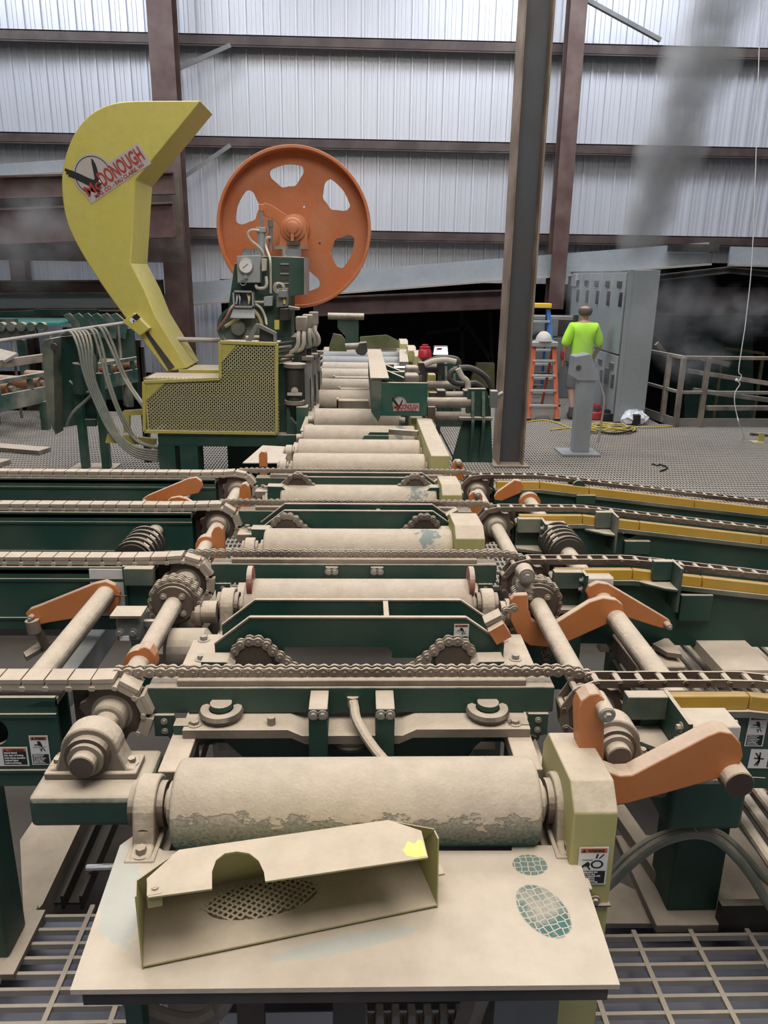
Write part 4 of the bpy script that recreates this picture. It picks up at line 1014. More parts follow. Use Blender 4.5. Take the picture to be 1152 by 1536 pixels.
# left arm between second and front row
arm(2.93, [(38, 921), (44, 914), (58, 909), (140, 876), (158, 872), (172, 878), (179, 890), (178, 906), (168, 920), (150, 922), (75, 934), (58, 938), (44, 934)],
    'orange lever clamped on the hood side shaft below the second capped chain', .028, (XAL, ZA), ((48, 925), .012, .02))
arm(4.18, [(213, 749), (222, 743), (282, 718), (294, 716), (302, 722), (304, 730), (298, 740), (280, 744), (230, 756), (218, 757)],
    'orange lever on the hood side shaft before the last chain beam', .025, (XAL, ZA), ((217, 752), .012, .02))
o_ = arm(3.55, [(184, 826), (190, 818), (204, 813), (218, 815), (230, 824), (232, 834), (184, 834)], 'orange collar lever mostly hidden behind the second capped chain', .025, (XAL, ZA), None, slot=False)
mb = MB(); mb.pipe((XAL, 3.55, ZA), (XAL, 3.55 + .04, ZA), .062, .036, 22); part('hub', mb, M['orange'], o_)
o_ = arm(3.90, [(250, 752), (256, 747), (268, 745), (280, 748), (288, 753), (286, 760), (252, 760)], 'orange collar lever mostly hidden behind the third capped chain', .025, (XAL, ZA), None, slot=False)
mb = MB(); mb.pipe((XAL, 3.90, ZA), (XAL, 3.90 + .04, ZA), .062, .036, 22); part('hub', mb, M['orange'], o_)
# small orange tongues on the hood side head shaft
for (px, Y, lab) in [([(205, 992), (204, 982), (209, 973), (217, 970), (225, 974), (232, 985), (233, 998), (206, 998)], 2.30, 'orange tongue on the hood side shaft behind the front roller chain'),
                     ([(316, 845), (317, 800), (321, 792), (328, 789), (334, 794), (336, 815), (336, 850), (320, 850)], 3.45, 'orange tongue on the hood side shaft between second and third rows'),
                     ([(358, 770), (359, 735), (362, 727), (368, 725), (373, 730), (375, 745), (375, 775), (360, 775)], 4.05, 'orange tongue on the hood side shaft between third and last rows'),
                     ([(389, 708), (388, 682), (392, 677), (398, 678), (400, 684), (400, 708)], 4.75, 'orange tongue standing by the white sheet behind the last chain row')]:
    o_ = arm(Y, px, lab, .05, None, None, 'orange tongues')
    if Y < 4.7:
        mb = MB(); mb.pipe((XL, Y + .002, ZS), (XL, Y + .05, ZS), .052, .03, 20); part('hub', mb, M['orange'], o_)
    else:
        c_ = P(394, 700, Y=Y); mb = MB(); mb.bb(c_.x - .02, c_.x + .02, Y, Y + .05, .40, c_.z); part('stem', mb, M['orange'], o_)
# column side arms
arm(2.70, [(766, 930), (766, 900), (772, 893), (792, 892), (793, 915), (798, 930), (812, 938), (830, 937), (885, 903), (905, 897), (925, 900), (935, 908), (937, 925), (925, 930), (850, 964), (820, 971), (795, 969), (778, 957)],
    'hooked orange arm on the column side shaft with a wrapped grey sleeve on its tip', .03, SA, None, slot=False)
arm(2.87, [(880, 890), (884, 880), (897, 874), (912, 876), (995, 925), (1006, 932), (1008, 944), (990, 942), (940, 926), (905, 915), (885, 905)], 'straight orange lever on the column side shaft pointing to the bare rods', .028, SA, ((1000, 936), .014, .03), slot=-1)
o_ = arm(4.28, [(742, 745), (746, 738), (772, 720), (782, 722), (786, 730), (780, 740), (752, 752), (742, 750)], 'orange lever on the column side shaft behind the third bare chain', .025, SA, None, slot=False)
mb = MB(); mb.pipe((XAR, 4.282, ZA), (XAR, 4.32, ZA), .062, .036, 22); part('hub', mb, M['orange'], o_)
o_ = arm(3.98, [(703, 775), (704, 743), (709, 738), (720, 738), (724, 744), (724, 770), (716, 778)], 'upright orange tongue on the column side behind the third roller chain', .03, None, ((716, 741), .017, .03))
mb = MB(); mb.pipe((XR, 3.982, ZS), (XR, 4.01, ZS), .055, .03, 20); part('hub', mb, M['orange'], o_)
o_ = arm(4.60, [(678, 720), (679, 695), (683, 690), (691, 690), (695, 696), (695, 720)], 'upright orange tongue on the column side behind the last roller chain', .03, None, ((688, 694), .017, .03))
mb = MB(); mb.pipe((XR, 4.602, ZS), (XR, 4.63, ZS), .055, .03, 20); part('hub', mb, M['orange'], o_)

# wrapped sleeve on hooked arm
t = thing('grey_sleeve', 'crumpled grey sleeve with strap wrapped round the tip of the hooked orange arm', 'sleeve', P(785, 890, Y=2.84))
p = P(784, 885, Y=2.82); mb = MB(); mb.lathe((p.x, p.y, p.z - .05), (.25, 0, 1), [(0, .036), (.02, .043), (.04, .038), (.06, .046), (.08, .040), (.095, .02)], 14); part('wrap', mb, M['grey_w'] if 'grey_w' in M else M['tan_d'], t)
p = P(788, 861, Y=2.80); mb = MB(); mb.lathe((p.x, p.y - .03, p.z), (0, 1, 0), [(0, .026), (.0, .033), (.06, .036), (.065, .02)], 18); part('cap', mb, M['tan'], t)
mb = MB(); bolt(mb, (p.x, p.y - .032, p.z), (0, -1, 0), .015, .014); part('bolt', mb, M['steel'], t)
a = P(776, 888, Y=2.775); b = P(770, 903, Y=2.775); mb = MB(); mb.bar(P(783, 880, Y=2.772), P(772, 903, Y=2.772), .004, .016); part('strap', mb, M['grey_d'], t)

# white bearing blocks with green brackets
def block(x0, x1, z0, z1, y, r, side, label, brk=True):
    t = thing('bearing_block', label, 'bearing block', ((x0 + x1) / 2, y, z0), 'white bearing blocks')
    mb = MB(); mb.bb(x0, x1, y, y + .10, z0, z1); part('block', mb, M['uhmw'], t, .004)
    mb = MB(); s = side
    xf = x0 if s > 0 else x1
    mb.bb(xf - .012 if s > 0 else xf, xf if s > 0 else xf + .012, y - .01, YR[r] - .08, z0 - .02, z1 + .015)
    part('bracket_plate', mb, M['green'], t)
    mb = MB(); xa = xf - .13 if s > 0 else xf + .012; xb = xf - .012 if s > 0 else xf + .13
    mb.bb(xa, xb, YR[r] - .12, YR[r] - .08, z1 - .06, z1 + .015); part('angle', mb, M['green_d'], t, .003)
    xr = xa if s > 0 else xb; xn = xb if s > 0 else xa
    mb = MB(); mb.prism([(xn, y + .02), (xr, YR[r] - .13), (xr, YR[r] - .08), (xn, YR[r] - .08)], 'z', z0 + .02, z0 + .035); part('gusset', mb, M['green_d'], t)
    xo = x1 if s > 0 else x0
    bolts(t, M['steel'], [(xo, y + .05, z1 - dz) for dz in (.02, .06)], (s, 0, 0), .009, .014)
    bolts(t, M['steel'], [(xf - .012 * s, y + .03, z1 - dz) for dz in (.02, .06)], (-s, 0, 0), .009, .014)
    return t
q = P(145, 862, Y=2.96), P(187, 925, Y=2.96); block(-1.105, -.965, .785, .995, 2.975, 'B', -1, 'white bearing block behind the orange lever, second row on the hood side')
block(.905, 1.045, .86, 1.0, 1.80, 'A', 1, 'dusty white bearing block above the end of the big front orange arm')
block(.94, 1.05, .80, .985, 3.03 - .12, 'B', 1, 'white bearing block above the straight orange lever, second row on the column side')
block(.94, 1.05, .80, .975, 3.62, 'C', 1, 'white bearing block beside the black ringed collar, third row on the column side')
# ringed rubber collars
for (x, y, lab) in ((XAL, 3.32, 'black ringed collar drum on the hood side shaft'), (XAR, 3.42, 'black ringed collar drum on the column side shaft')):
    t = thing('ringed_collar', lab, 'collar', (x, y, ZA), 'ringed collars')
    mb = MB(); mb.cyl((x, y, ZA), (x, y + .24, ZA), .078, n=28); part('drum', mb, M['black'], t)
    for k in range(5):
        mb = MB(); mb.pipe((x, y + .005 + k * .055, ZA), (x, y + .018 + k * .055, ZA), .092, .07, 28); part('ring', mb, M['black'], t)
    mb = MB()
    for k in range(4): mb.box((x + .055 * (1 if x < 0 else -1), y + .035 + k * .055, ZA + .062), (.03, .016, .012), Matrix.Rotation((.72 if x < 0 else -.72), 3, 'Y'))
    part('clamp_lug', mb, M['tan'], t)

# free standing brackets on the sloping beams
for (r, u, v) in (('B', 1000, 875), ('C', 910, 795)):
    y = YR[r] - .08; p = P(u, v, Y=y - .06); s = .11 if r == 'B' else .11
    t = thing('beam_bracket', 'dusty green angle bracket with two bolt holes on the sloping beam, %s' % NTH[r], 'bracket', (p.x, y, p.z), 'beam brackets')
    mb = MB(); mb.bb(p.x + .03, p.x + .042, y - .11, y, p.z - .11, p.z + .085); part('plate', mb, M['green_d'], t, .003)
    mb = MB(); mb.bb(p.x - .05, p.x + .03, y - .03, y, p.z + .0, p.z + .085); part('angle', mb, M['green_d'], t, .003)
    mb = MB(); mb.prism([(p.x - .10, y - .02), (p.x - .10, y), (p.x + .03, y), (p.x + .03, y - .11), (p.x - .02, y - .09)], 'z', p.z - .02, p.z - .008); part('shelf', mb, M['green_d'], t, .003)
    mb = MB(); mb.cyl((p.x + .043, y - .06, p.z + .05), (p.x + .047, y - .06, p.z + .05), .008, n=10); mb.cyl((p.x + .043, y - .06, p.z + .02), (p.x + .047, y - .06, p.z + .02), .008, n=10); part('bolt_hole', mb, M['dark'], t)
for (r, u0, u1, v0, v1) in (('B', 1023, 1065, 893, 932), ('C', 938, 974, 812, 832), ('D', 865, 893, 743, 757)):
    y = YR[r] - .08; a = P(u0, v0, Y=y - .03); b = P(u1, v1, Y=y - .03); mb = MB(); mb.bb(a.x, b.x, y - .03, y + .0, b.z, a.z)
    solo('cover_box', mb, M['green'], 'small green cover box under the round hole of the sloping beam, %s' % NTH[r], 'cover', 'small cover boxes', .003)
def smooth(px, k=4):
    out = []
    for i in range(len(px) - 1):
        p0 = px[max(i - 1, 0)]; p1 = px[i]; p2 = px[i + 1]; p3 = px[min(i + 2, len(px) - 1)]
        for q in range(k):
            s = q / k
            out.append(tuple(.5 * (2 * p1[j] + (p2[j] - p0[j]) * s + (2 * p0[j] - 5 * p1[j] + 4 * p2[j] - p3[j]) * s * s + (3 * p1[j] - p0[j] - 3 * p2[j] + p3[j]) * s ** 3) for j in (0, 1)))
    return out + [px[-1]]
# ================================================================ BAND MILL
# ---- orange wheel
WY = 9.0; WC = P(441, 343, Y=WY); WR = .845
t = thing('band_wheel', 'huge orange band saw wheel with six rounded openings standing behind the green tensioner', 'saw wheel', (WC.x, WY, WC.z))
holes = []
for a in (98, 38, -22, -82, 158, 218):
    a = math.radians(a); rr = WR * .665; pl = []
    for (du, dv) in [(-.17, .02), (-.165, .075), (-.13, .105), (0, .115), (.13, .105), (.165, .075), (.17, .02), (.13, -.055), (.09, -.105), (.0, -.11), (-.09, -.105), (-.13, -.055)]:
        r_ = rr + dv; th = du / rr; pl.append((r_ * math.cos(a + th), r_ * math.sin(a + th)))
    holes.append(smooth(pl[-2:] + pl + pl[:2], 4)[8:-8])
holes.append(circ(.10, .24, .012, 8)); holes.append(circ(.27, -.14, .014, 8))
me = plate_mesh('web', circ(0, 0, WR - .01, 72), holes, .03, M['wheel'], Matrix.Translation((WC.x, WY + .20, WC.z)) @ XZ); link('web', me, t)
mb = MB(); n = 96; ro, ri = WR, WR - .035
mb.pipe((WC.x, WY, WC.z), (WC.x, WY + .24, WC.z), ro, ri, n); part('rim', mb, M['wheel'], t, .006)
mb = MB(); mb.lathe((WC.x, WY + .19, WC.z), (0, -1, 0), [(0, .17), (.03, .16), (.05, .13), (.30, .12), (.30, .135), (.34, .135), (.36, .12), (.36, .08), (.40, .075), (.43, .05)], 32); part('hub', mb, M['wheel'], t)
for k in range(6):
    a = k * PI / 3 + .3; mb = MB(); bolt(mb, (WC.x + .11 * math.cos(a), WY - .16, WC.z + .11 * math.sin(a)), (0, -1, 0), .012, .02); part('bolt', mb, M['wheel'], t)

# ---- tensioner: orange saddle, green column, gauges and boxes
Yt = 8.45
def pp(pts, Y): return PXZ(pts, Y)
t = thing('wheel_saddle', 'orange bearing saddle with raised tension arm in front of the big wheel hub', 'bearing saddle', P(440, 370, Y=Yt))
mb = MB(); mb.prism(pp([(417, 374), (421, 352), (424, 335), (432, 326), (445, 325), (455, 335), (458, 350), (459, 374)], Yt), 'y', Yt, Yt + .35); part('saddle', mb, M['wheel'], t, .008)
mb = MB(); mb.prism(pp([(389, 320), (389, 306), (396, 303), (405, 306), (436, 326), (424, 348), (412, 330)], Yt), 'y', Yt + .1, Yt + .16); part('tension_arm', mb, M['wheel'], t, .004)
c = P(440, 342, Y=Yt)
mb = MB(); mb.lathe((c.x, Yt, c.z), (0, -1, 0), [(0, .13), (.03, .13), (.04, .10), (.08, .09), (.09, .06), (.12, .055), (.13, .03)], 28); part('cap', mb, M['wheel'], t)
mb = MB(); mb.bar((c.x, Yt - .1, c.z), (c.x - .005, Yt - .1, c.z - .13), .03, .03); part('pointer', mb, M['wheel'], t)
mb = MB(); mb.prism(pp([(431, 361), (449, 361), (449, 368), (431, 368)], Yt - .06), 'y', Yt - .1, Yt); part('block', mb, M['brown'], t)
mb = MB(); mb.prism(pp([(412, 369), (458, 369), (458, 374), (412, 374)], Yt), 'y', Yt - .05, Yt + .3); part('base_plate', mb, M['tan_d'], t)
t = thing('tension_cylinder', 'upright grey hydraulic cylinder with bright rod under the orange tension arm', 'cylinder', P(392, 390, Y=Yt))
a = P(392, 345, Y=Yt); b = P(392, 385, Y=Yt); mb = MB(); mb.cyl(a, b, .042, n=18); part('barrel', mb, M['grey'], t)
mb = MB(); mb.cyl(P(392, 345, Y=Yt), P(392, 315, Y=Yt), .018, n=12); part('rod', mb, M['chrome'], t)
a = P(392, 345, Y=Yt); mb = MB(); mb.box(a, (.10, .10, .05)); part('head_block', mb, M['grey'], t, .005)
a = P(392, 312, Y=Yt); mb = MB(); mb.box(a, (.05, .05, .07)); part('clevis', mb, M['wheel'], t, .006)
mb = MB(); mb.cyl(P(406, 337, Y=Yt), P(406, 375, Y=Yt), .022, n=12); mb.cyl(P(406, 330, Y=Yt), P(406, 340, Y=Yt), .03, n=12); part('damper', mb, M['grey_d'], t)
mb = MB(); mb.cyl(P(406, 368, Y=Yt), P(406, 378, Y=Yt), .028, n=12); part('red_fitting', mb, M['pink'], t)
mb = MB(); mb.tube([P(389, 346, Y=Yt - .06), P(378, 345, Y=Yt - .06), P(372, 350, Y=Yt - .06), P(376, 360, Y=Yt - .06), P(388, 370, Y=Yt - .06), P(396, 382, Y=Yt - .06), P(396, 400, Y=Yt - .02)], .012, 8, 4); part('hose', mb, M['whitehose'], t)
mb = MB(); mb.tube([P(406, 356, Y=Yt - .06), P(399, 358, Y=Yt - .06), P(399, 370, Y=Yt - .06), P(405, 388, Y=Yt - .3), P(406, 410, Y=Yt - .3), P(406, 440, Y=Yt - .3)], .012, 8, 4); part('hose', mb, M['whitehose'], t)
t = thing('mill_column', 'tall dark green band mill column in front of the orange wheel', 'machine column', P(420, 690, Y=Yt))
Yc = 8.2
mb = MB(); mb.prism(pp([(352, 395), (398, 384), (400, 505), (336, 505)], Yc), 'y', Yc, Yc + .55); part('side_housing', mb, M['green'], t, .006)
mb = MB(); mb.prism(pp([(397, 384), (458, 386), (458, 441), (437, 444), (437, 505), (397, 505)], Yc), 'y', Yc, Yc + .45); part('front_housing', mb, M['green'], t, .006)
mb = MB(); mb.prism(pp([(456, 386), (459.5, 386), (459.5, 442), (456, 442)], Yc - .02), 'y', Yc - .03, Yc + .45); part('edge_strip', mb, M['steel'], t)
for v in (396, 410.5, 425):
    mb = MB(); a = P(427, v, Y=Yc); mb.box((a.x, Yc - .01, a.z), (.085, .02, .014)); part('slot_lug', mb, M['steel'], t)
    mb = MB(); a = P(427, v + 6, Y=Yc); mb.box((a.x, Yc - .003, a.z), (.075, .006, .05)); part('slot', mb, M['dark'], t)
mb = MB(); a = P(437, 374, Y=Yc + .15); b = P(437, 386, Y=Yc + .15); mb.cyl(a, b, .10, n=24); part('bright_ram', mb, M['chrome'], t)
mb = MB(); mb.bb(P(340, 600, Y=8.3).x, P(470, 600, Y=8.3).x, 8.2, 8.8, .0, P(400, 505, Y=8.2).z); part('base', mb, M['green'], t)
# lower dark pulley on the column
c = P(358, 492, Y=Yc - .06); mb = MB(); mb.lathe((c.x, Yc - .02, c.z), (0, -1, 0), [(0, .22), (.05, .22), (.05, .19), (.03, .18), (.03, .08), (.09, .07), (.09, .03)], 32); part('pulley', mb, M['green_d'], t)
mb = MB(); mb.tube([P(338, 490, Y=Yc - .1) + V((0, 0, 0))] + [V((c.x + .245 * math.cos(a), Yc - .1, c.z + .245 * math.sin(a))) for a in [.9 - .12 * k for k in range(10)]], .018, 8, 0); part('belt_rim', mb, M['guard'], t)
# gauge panel
t = thing('gauge_box', 'grey box with a round white pressure gauge on the green mill column', 'gauge box', P(375, 420, Y=8.1), 'column boxes')
mb = MB(); mb.prism(pp([(356, 384), (391, 383), (391, 424), (357, 424)], 8.1), 'y', 8.06, 8.2); part('box', mb, M['grey'], t, .006)
c = P(369, 399, Y=8.05); mb = MB(); mb.lathe((c.x, 8.06, c.z), (0, -1, 0), [(0, .074), (.03, .074), (.035, .068)], 28); part('gauge_rim', mb, M['steel'], t)
mb = MB(); mb.cyl((c.x, 8.027, c.z), (c.x, 8.022, c.z), .064, n=28); part('dial', mb, M['white'], t)
mb = MB(); mb.bar((c.x - .03, 8.02, c.z - .02), (c.x + .025, 8.02, c.z + .02), .006, .004); part('needle', mb, M['ink'], t)
c = P(369, 415, Y=8.05); mb = MB(); mb.cyl((c.x, 8.06, c.z), (c.x, 8.03, c.z), .022, n=12); mb.cyl((c.x, 8.05, c.z + .04), (c.x, 8.05, c.z), .01, n=8); part('valve_knob', mb, M['steel'], t)
mb = MB(); mb.torus((c.x - .03, 8.04, c.z - .055), (0, 1, 0), .03, .004, 16, 6); part('wire_loop', mb, M['steel'], t)
# open junction box
t = thing('open_junction_box', 'open grey junction box with wires and lowered lid on the green mill column', 'junction box', P(366, 470, Y=8.1), 'column boxes')
mb = MB(); x0 = P(350, 436, Y=8.1).x; x1 = P(381, 436, Y=8.1).x; z1 = P(365, 436, Y=8.1).z; z0 = P(365, 461, Y=8.1).z
for a in ((x0, x1, z1 - .015, z1), (x0, x1, z0, z0 + .015), (x0, x0 + .015, z0, z1), (x1 - .015, x1, z0, z1)): mb.bb(a[0], a[1], 8.04, 8.2, a[2], a[3])
part('case', mb, M['grey'], t); mb = MB(); mb.bb(x0, x1, 8.17, 8.19, z0, z1); part('back', mb, M['grey_d'], t)
mb = MB(); mb.slab([(x0 - .03, 8.02, z0 - .10), (x1 + .01, 8.02, z0 - .10), (x1, 8.08, z0), (x0, 8.08, z0)], .012); part('lid', mb, M['grey'], t)
for k, (du, m) in enumerate([(4, 'white'), (7, 'white'), (10, 'ink'), (20, 'white'), (23, 'yellow_bright')]):
    a = P(351 + du, 441, Y=8.1); b = P(350 + du + (k % 2) * 3, 456, Y=8.1); mb = MB(); mb.tube([a, (a + b) / 2 + V((.01, -.02, 0)), b], .008, 6, 3); part('wire', mb, M[m], t)
mb = MB(); mb.tube([P(350, 458, Y=8.03), P(345, 465, Y=8.0), P(338, 478, Y=8.0), P(326, 495, Y=8.1)], .012, 6, 3); part('wire_bundle', mb, M['pink'], t)
# small junction box + conduit
t = thing('small_junction_box', 'small square grey junction box right of the open one on the green column', 'junction box', P(402, 456, Y=8.1), 'column boxes')
mb = MB(); mb.prism(pp([(396, 445), (409, 444), (409, 459), (396, 459)], 8.1), 'y', 8.08, 8.2); part('box', mb, M['grey'], t, .006)
mb = MB(); mb.tube([P(382, 453, Y=8.1), P(396, 453, Y=8.1)], .012, 8); mb.tube([P(383, 456, Y=8.08), P(392, 463, Y=8.08), P(398, 476, Y=8.08), P(400, 487, Y=8.0)], .012, 8, 4); part('conduit', mb, M['whitehose'], t)
t = thing('limit_switch_box', 'grey limit switch box with coiled wire below the slotted green front', 'switch box', P(424, 480, Y=8.05), 'column boxes')
mb = MB(); mb.prism(pp([(416, 433), (432, 432), (432, 460), (415, 461)], 8.08), 'y', 8.02, 8.2); part('box', mb, M['grey_d'], t, .006)
mb = MB(); mb.prism(pp([(418, 436), (431, 435), (431, 446), (418, 446)], 8.0), 'y', 7.97, 8.02); part('cover', mb, M['steel'], t, .005)
mb = MB(); mb.prism(pp([(425, 449), (428, 449), (428, 456), (425, 456)], 8.0), 'y', 8.0, 8.02); part('yellow_tag', mb, M['yellow_bright'], t)
mb = MB(); mb.torus(P(418, 432, Y=8.0), (.2, 1, .3), .05, .010, 16, 6); mb.torus(P(420, 431, Y=8.0), (-.2, 1, .5), .045, .008, 16, 6); part('coiled_wire', mb, M['whitehose'], t)
mb = MB(); mb.prism(pp([(420, 463), (434, 462), (434, 480), (420, 481)], 8.05), 'y', 8.0, 8.2); part('lower_box', mb, M['dark'], t, .006)
mb = MB(); mb.prism(pp([(433, 459), (449, 462), (449, 465), (435, 464)], 8.0), 'y', 7.95, 8.1); part('shelf', mb, M['tan'], t)
mb = MB(); mb.prism(pp([(412, 480), (419, 480), (419, 494), (412, 494)], 8.0), 'y', 7.98, 8.0); part('yellow_plate', mb, M['yellow_hood'], t)
t = thing('conduit_run', 'bent pale conduit elbow between the gauge box and the green column', 'conduit', P(400, 430, Y=8.1))
mb = MB(); mb.tube([P(384, 428, Y=8.1), P(386, 432, Y=8.08), P(396, 432, Y=8.08), P(400, 426, Y=8.08), P(399, 415, Y=8.1)], .016, 8, 4); part('elbow', mb, M['whitehose'], t)
mb = MB(); mb.prism(pp([(393, 388), (399, 388), (399, 406), (393, 407)], 8.06), 'y', 8.03, 8.15); part('outlet_box', mb, M['whitehose'], t, .004)

# ---- yellow hood (wheel guard)
HY = 7.9; HD = .62
t = thing('saw_guard_hood', 'tall yellow teardrop hood with an eagle emblem sign standing behind the mesh cage', 'hood', P(250, 560, Y=HY))
import itertools
left = smooth([(301, 151), (245, 151), (190, 152), (160, 158), (135, 172), (115, 195), (101, 225), (93, 262), (94, 300), (101, 335), (116, 368), (140, 408), (165, 445), (192, 482)])
outl = left[1:] + [(250, 558), (281, 552), (233, 474), (217, 435), (196, 395), (203, 270)]
outl = [(301, 151)] + outl
face = PXZ(outl, HY)
mb = MB(); mb.prism(face, 'y', HY, HY + HD); part('hood', mb, M['yellow_hood'], t, .01, 25)
# spout front with slot, service box
mb = MB(); mb.prism(PXZ([(213, 492), (222, 497), (262, 550), (254, 556)], HY - .005), 'y', HY - .012, HY); part('slot', mb, M['dark'], t)
mb = MB(); mb.prism(PXZ([(185, 482), (203, 469), (226, 492), (212, 503)], HY - .05), 'y', HY - .10, HY); part('service_box', mb, M['yellow_hood'], t, .006)
mb = MB(); mb.prism(PXZ([(198, 476), (205, 470), (211, 476), (204, 481)], HY - .1), 'y', HY - .106, HY - .1); part('sticker_dark', mb, M['ink'], t)
mb = MB(); mb.prism(PXZ([(193, 480), (198, 476), (204, 481), (199, 486)], HY - .1), 'y', HY - .106, HY - .1); part('sticker_white', mb, M['white'], t)
mb = MB(); mb.prism(PXZ([(199, 481), (201, 479), (202, 482), (200, 484)], HY - .108), 'y', HY - .108, HY - .106); part('sticker_mark', mb, M['ink'], t)
# emblem sign: heart of disc + banner, eagle, lettering
def emblem(t, fm, w_, fmsz=1):
    """banner of width w_ (local x), disc on its upper left"""
    h = w_ * .30
    base = part('emblem_sign', flat(fm, [(0, 0), (w_, 0), (w_, h), (0, h)], 0, .002), M['silver'], t, label='silver sign with a dark eagle over red and grey lettering')
    WORLD[base.name] = Matrix.Identity(4)
    dr = w_ * .27; dx = w_ * .24; dy = h * .92
    part('disc', flat(fm, circ(dx, dy, dr, 36), -.001, .0019), M['silver'], base)
    ringp = MB(fm)
    oc = circ(dx, dy, dr * .90, 30, -.15, PI + .5); ic = circ(dx, dy, dr * .86, 30, -.15, PI + .5)
    ringp.prism(oc + list(reversed(ic)), 'z', .002, .003); part('disc_ring', ringp, M['ink'], base)
    # eagle: wings, body, head, tail as one dark silhouette plus pale head
    eg = [(-1.05, .85), (-.95, .92), (-.85, .78), (-.70, .62), (-.45, .28), (-.20, -.08), (-.02, -.30), (.06, -.28), (.22, .06), (.36, .38), (.50, .62), (.54, .48), (.52, .25), (.46, .05), (.36, -.20), (.24, -.42), (.32, -.52), (.26, -.66), (.12, -.70), (-.02, -.80), (-.10, -.96), (-.26, -1.02), (-.22, -.86), (-.34, -.80), (-.28, -.66), (-.40, -.44), (-.60, -.12), (-.80, .18), (-.94, .40), (-1.06, .52), (-.98, .60), (-1.10, .68), (-1.0, .74)]
    e = MB(fm); cx, cy, s = dx - .02 * w_, dy + .10 * dr, dr * .95
    e.prism([(cx + a * s, cy + b * s) for a, b in eg], 'z', .003, .005); part('eagle', e, M['ink'], base)
    e = MB(fm); e.prism([(cx + a * s, cy + b * s) for a, b in [(.16, -.48), (.24, -.42), (.34, -.50), (.30, -.62), (.20, -.62)]], 'z', .0045, .0055); part('eagle_head', e, M['white'], base)
    me = lettering(base, 'Mc', fm, w_ * .02, h * .30, h * .62, M['red'], z=.0065, width=w_ * .235)
    me = lettering(base, 'DONOUGH', fm, w_ * .275, h * .30, h * .84, M['red'], z=.0065, width=w_ * .69)
    lettering(base, 'MFG. CO. - EAU CLAIRE, WI', fm, w_ * .10, h * .07, h * .22, M['red'], z=.0065, width=w_ * .80)
    return base
o = P(137, 306, Y=HY - .003); e1 = P(227, 245, Y=HY - .003); d = (e1 - o)
emblem(t, frame(o, d, V((-d.z, 0, d.x))), d.length)

# ---- mesh cage in front of the hood
GY = 7.45
t = thing('mesh_cage', 'stepped yellow cage of perforated sheet with dusty tops in front of the hood', 'machine guard', P(315, 650, Y=GY))
Lp = [(216, 573), (331, 568), (330, 513), (415, 516), (415, 650), (217, 647)]
L = PXZ(Lp, GY)
fr = .016
mb = MB()
pts3 = [V((x, GY, z)) for x, z in L]
for i in range(6):
    m_ = MB(); m_.bar(pts3[i], pts3[(i + 1) % 6], .03, .035, up=(0, 1, 0)); part('frame_bar', m_, M['yellow'], t, .003)
for tri in ([(216, 573), (250, 572), (218, 602)], [(330, 513), (358, 514), (331, 546)]):
    m_ = MB(); m_.prism(PXZ(tri, GY), 'y', GY - .006, GY); part('corner_gusset', m_, M['yellow'], t)
x0, x1 = L[0][0], L[3][0]; xm = L[1][0]; zt = L[3][1]; zs = L[1][1]; zb = L[4][1]
mesh_mb = MB()
step = .030; wd = .0165
def clip_diag(s, c):
    """line z = s*x + c clipped to the L shape, returned as segments"""
    segs = []
    for (a0, a1, b0, b1) in ((x0, xm, zb, zs), (xm, x1, zb, zt)):
        xs = sorted([a0, a1]); lo, hi = a0, a1
        if s > 0: lo = max(lo, (b0 - c) / s); hi = min(hi, (b1 - c) / s)
        else: lo = max(lo, (b1 - c) / s); hi = min(hi, (b0 - c) / s)
        if hi - lo > .005: segs.append(((lo, s * lo + c), (hi, s * hi + c)))
    return segs
for s in (.9, -.9):
    c = -3.0
    while c < 4.5:
        for (a, b) in clip_diag(s, c): mesh_mb.bar((a[0], GY, a[1]), (b[0], GY, b[1]), .0045, wd, up=(0, 1, 0)) if False else mesh_mb.bar((a[0], GY + .004, a[1]), (b[0], GY + .004, b[1]), wd, .003, up=(0, 1, 0))
        c += step * 1.15
o = part('perforated_sheet', mesh_mb, M['guard_mesh'] if 'guard_mesh' in M else M['guard'], t); o['kind'] = 'stuff'
CD = .44
mb = MB(); mb.bb(x0, xm, GY, GY + CD, zs - .02, zs); part('lower_top', mb, M['guard'], t, .004)
mb = MB(); mb.bb(xm, x1, GY, GY + CD, zt - .02, zt); part('upper_top', mb, M['guard'], t, .004)
mb = MB(); mb.bb(x0, x0 + .015, GY, GY + CD, zb, zs); part('side_panel', mb, M['yellow'], t)
mb = MB(); mb.bb(xm, xm + .015, GY, GY + CD, zs, zt); part('step_panel', mb, M['yellow'], t)
mb = MB(); mb.bb(x0 + .02, x1 - .02, GY + CD - .02, GY + CD, zb, zs); part('back_panel', mb, M['guard'], t)
mb = MB(); mb.bb(P(275, 560, Y=8.1).x, xm, GY + CD, GY + CD + .45, zs - .15, zs + .03); part('rear_top', mb, M['yellow'], t, .004)
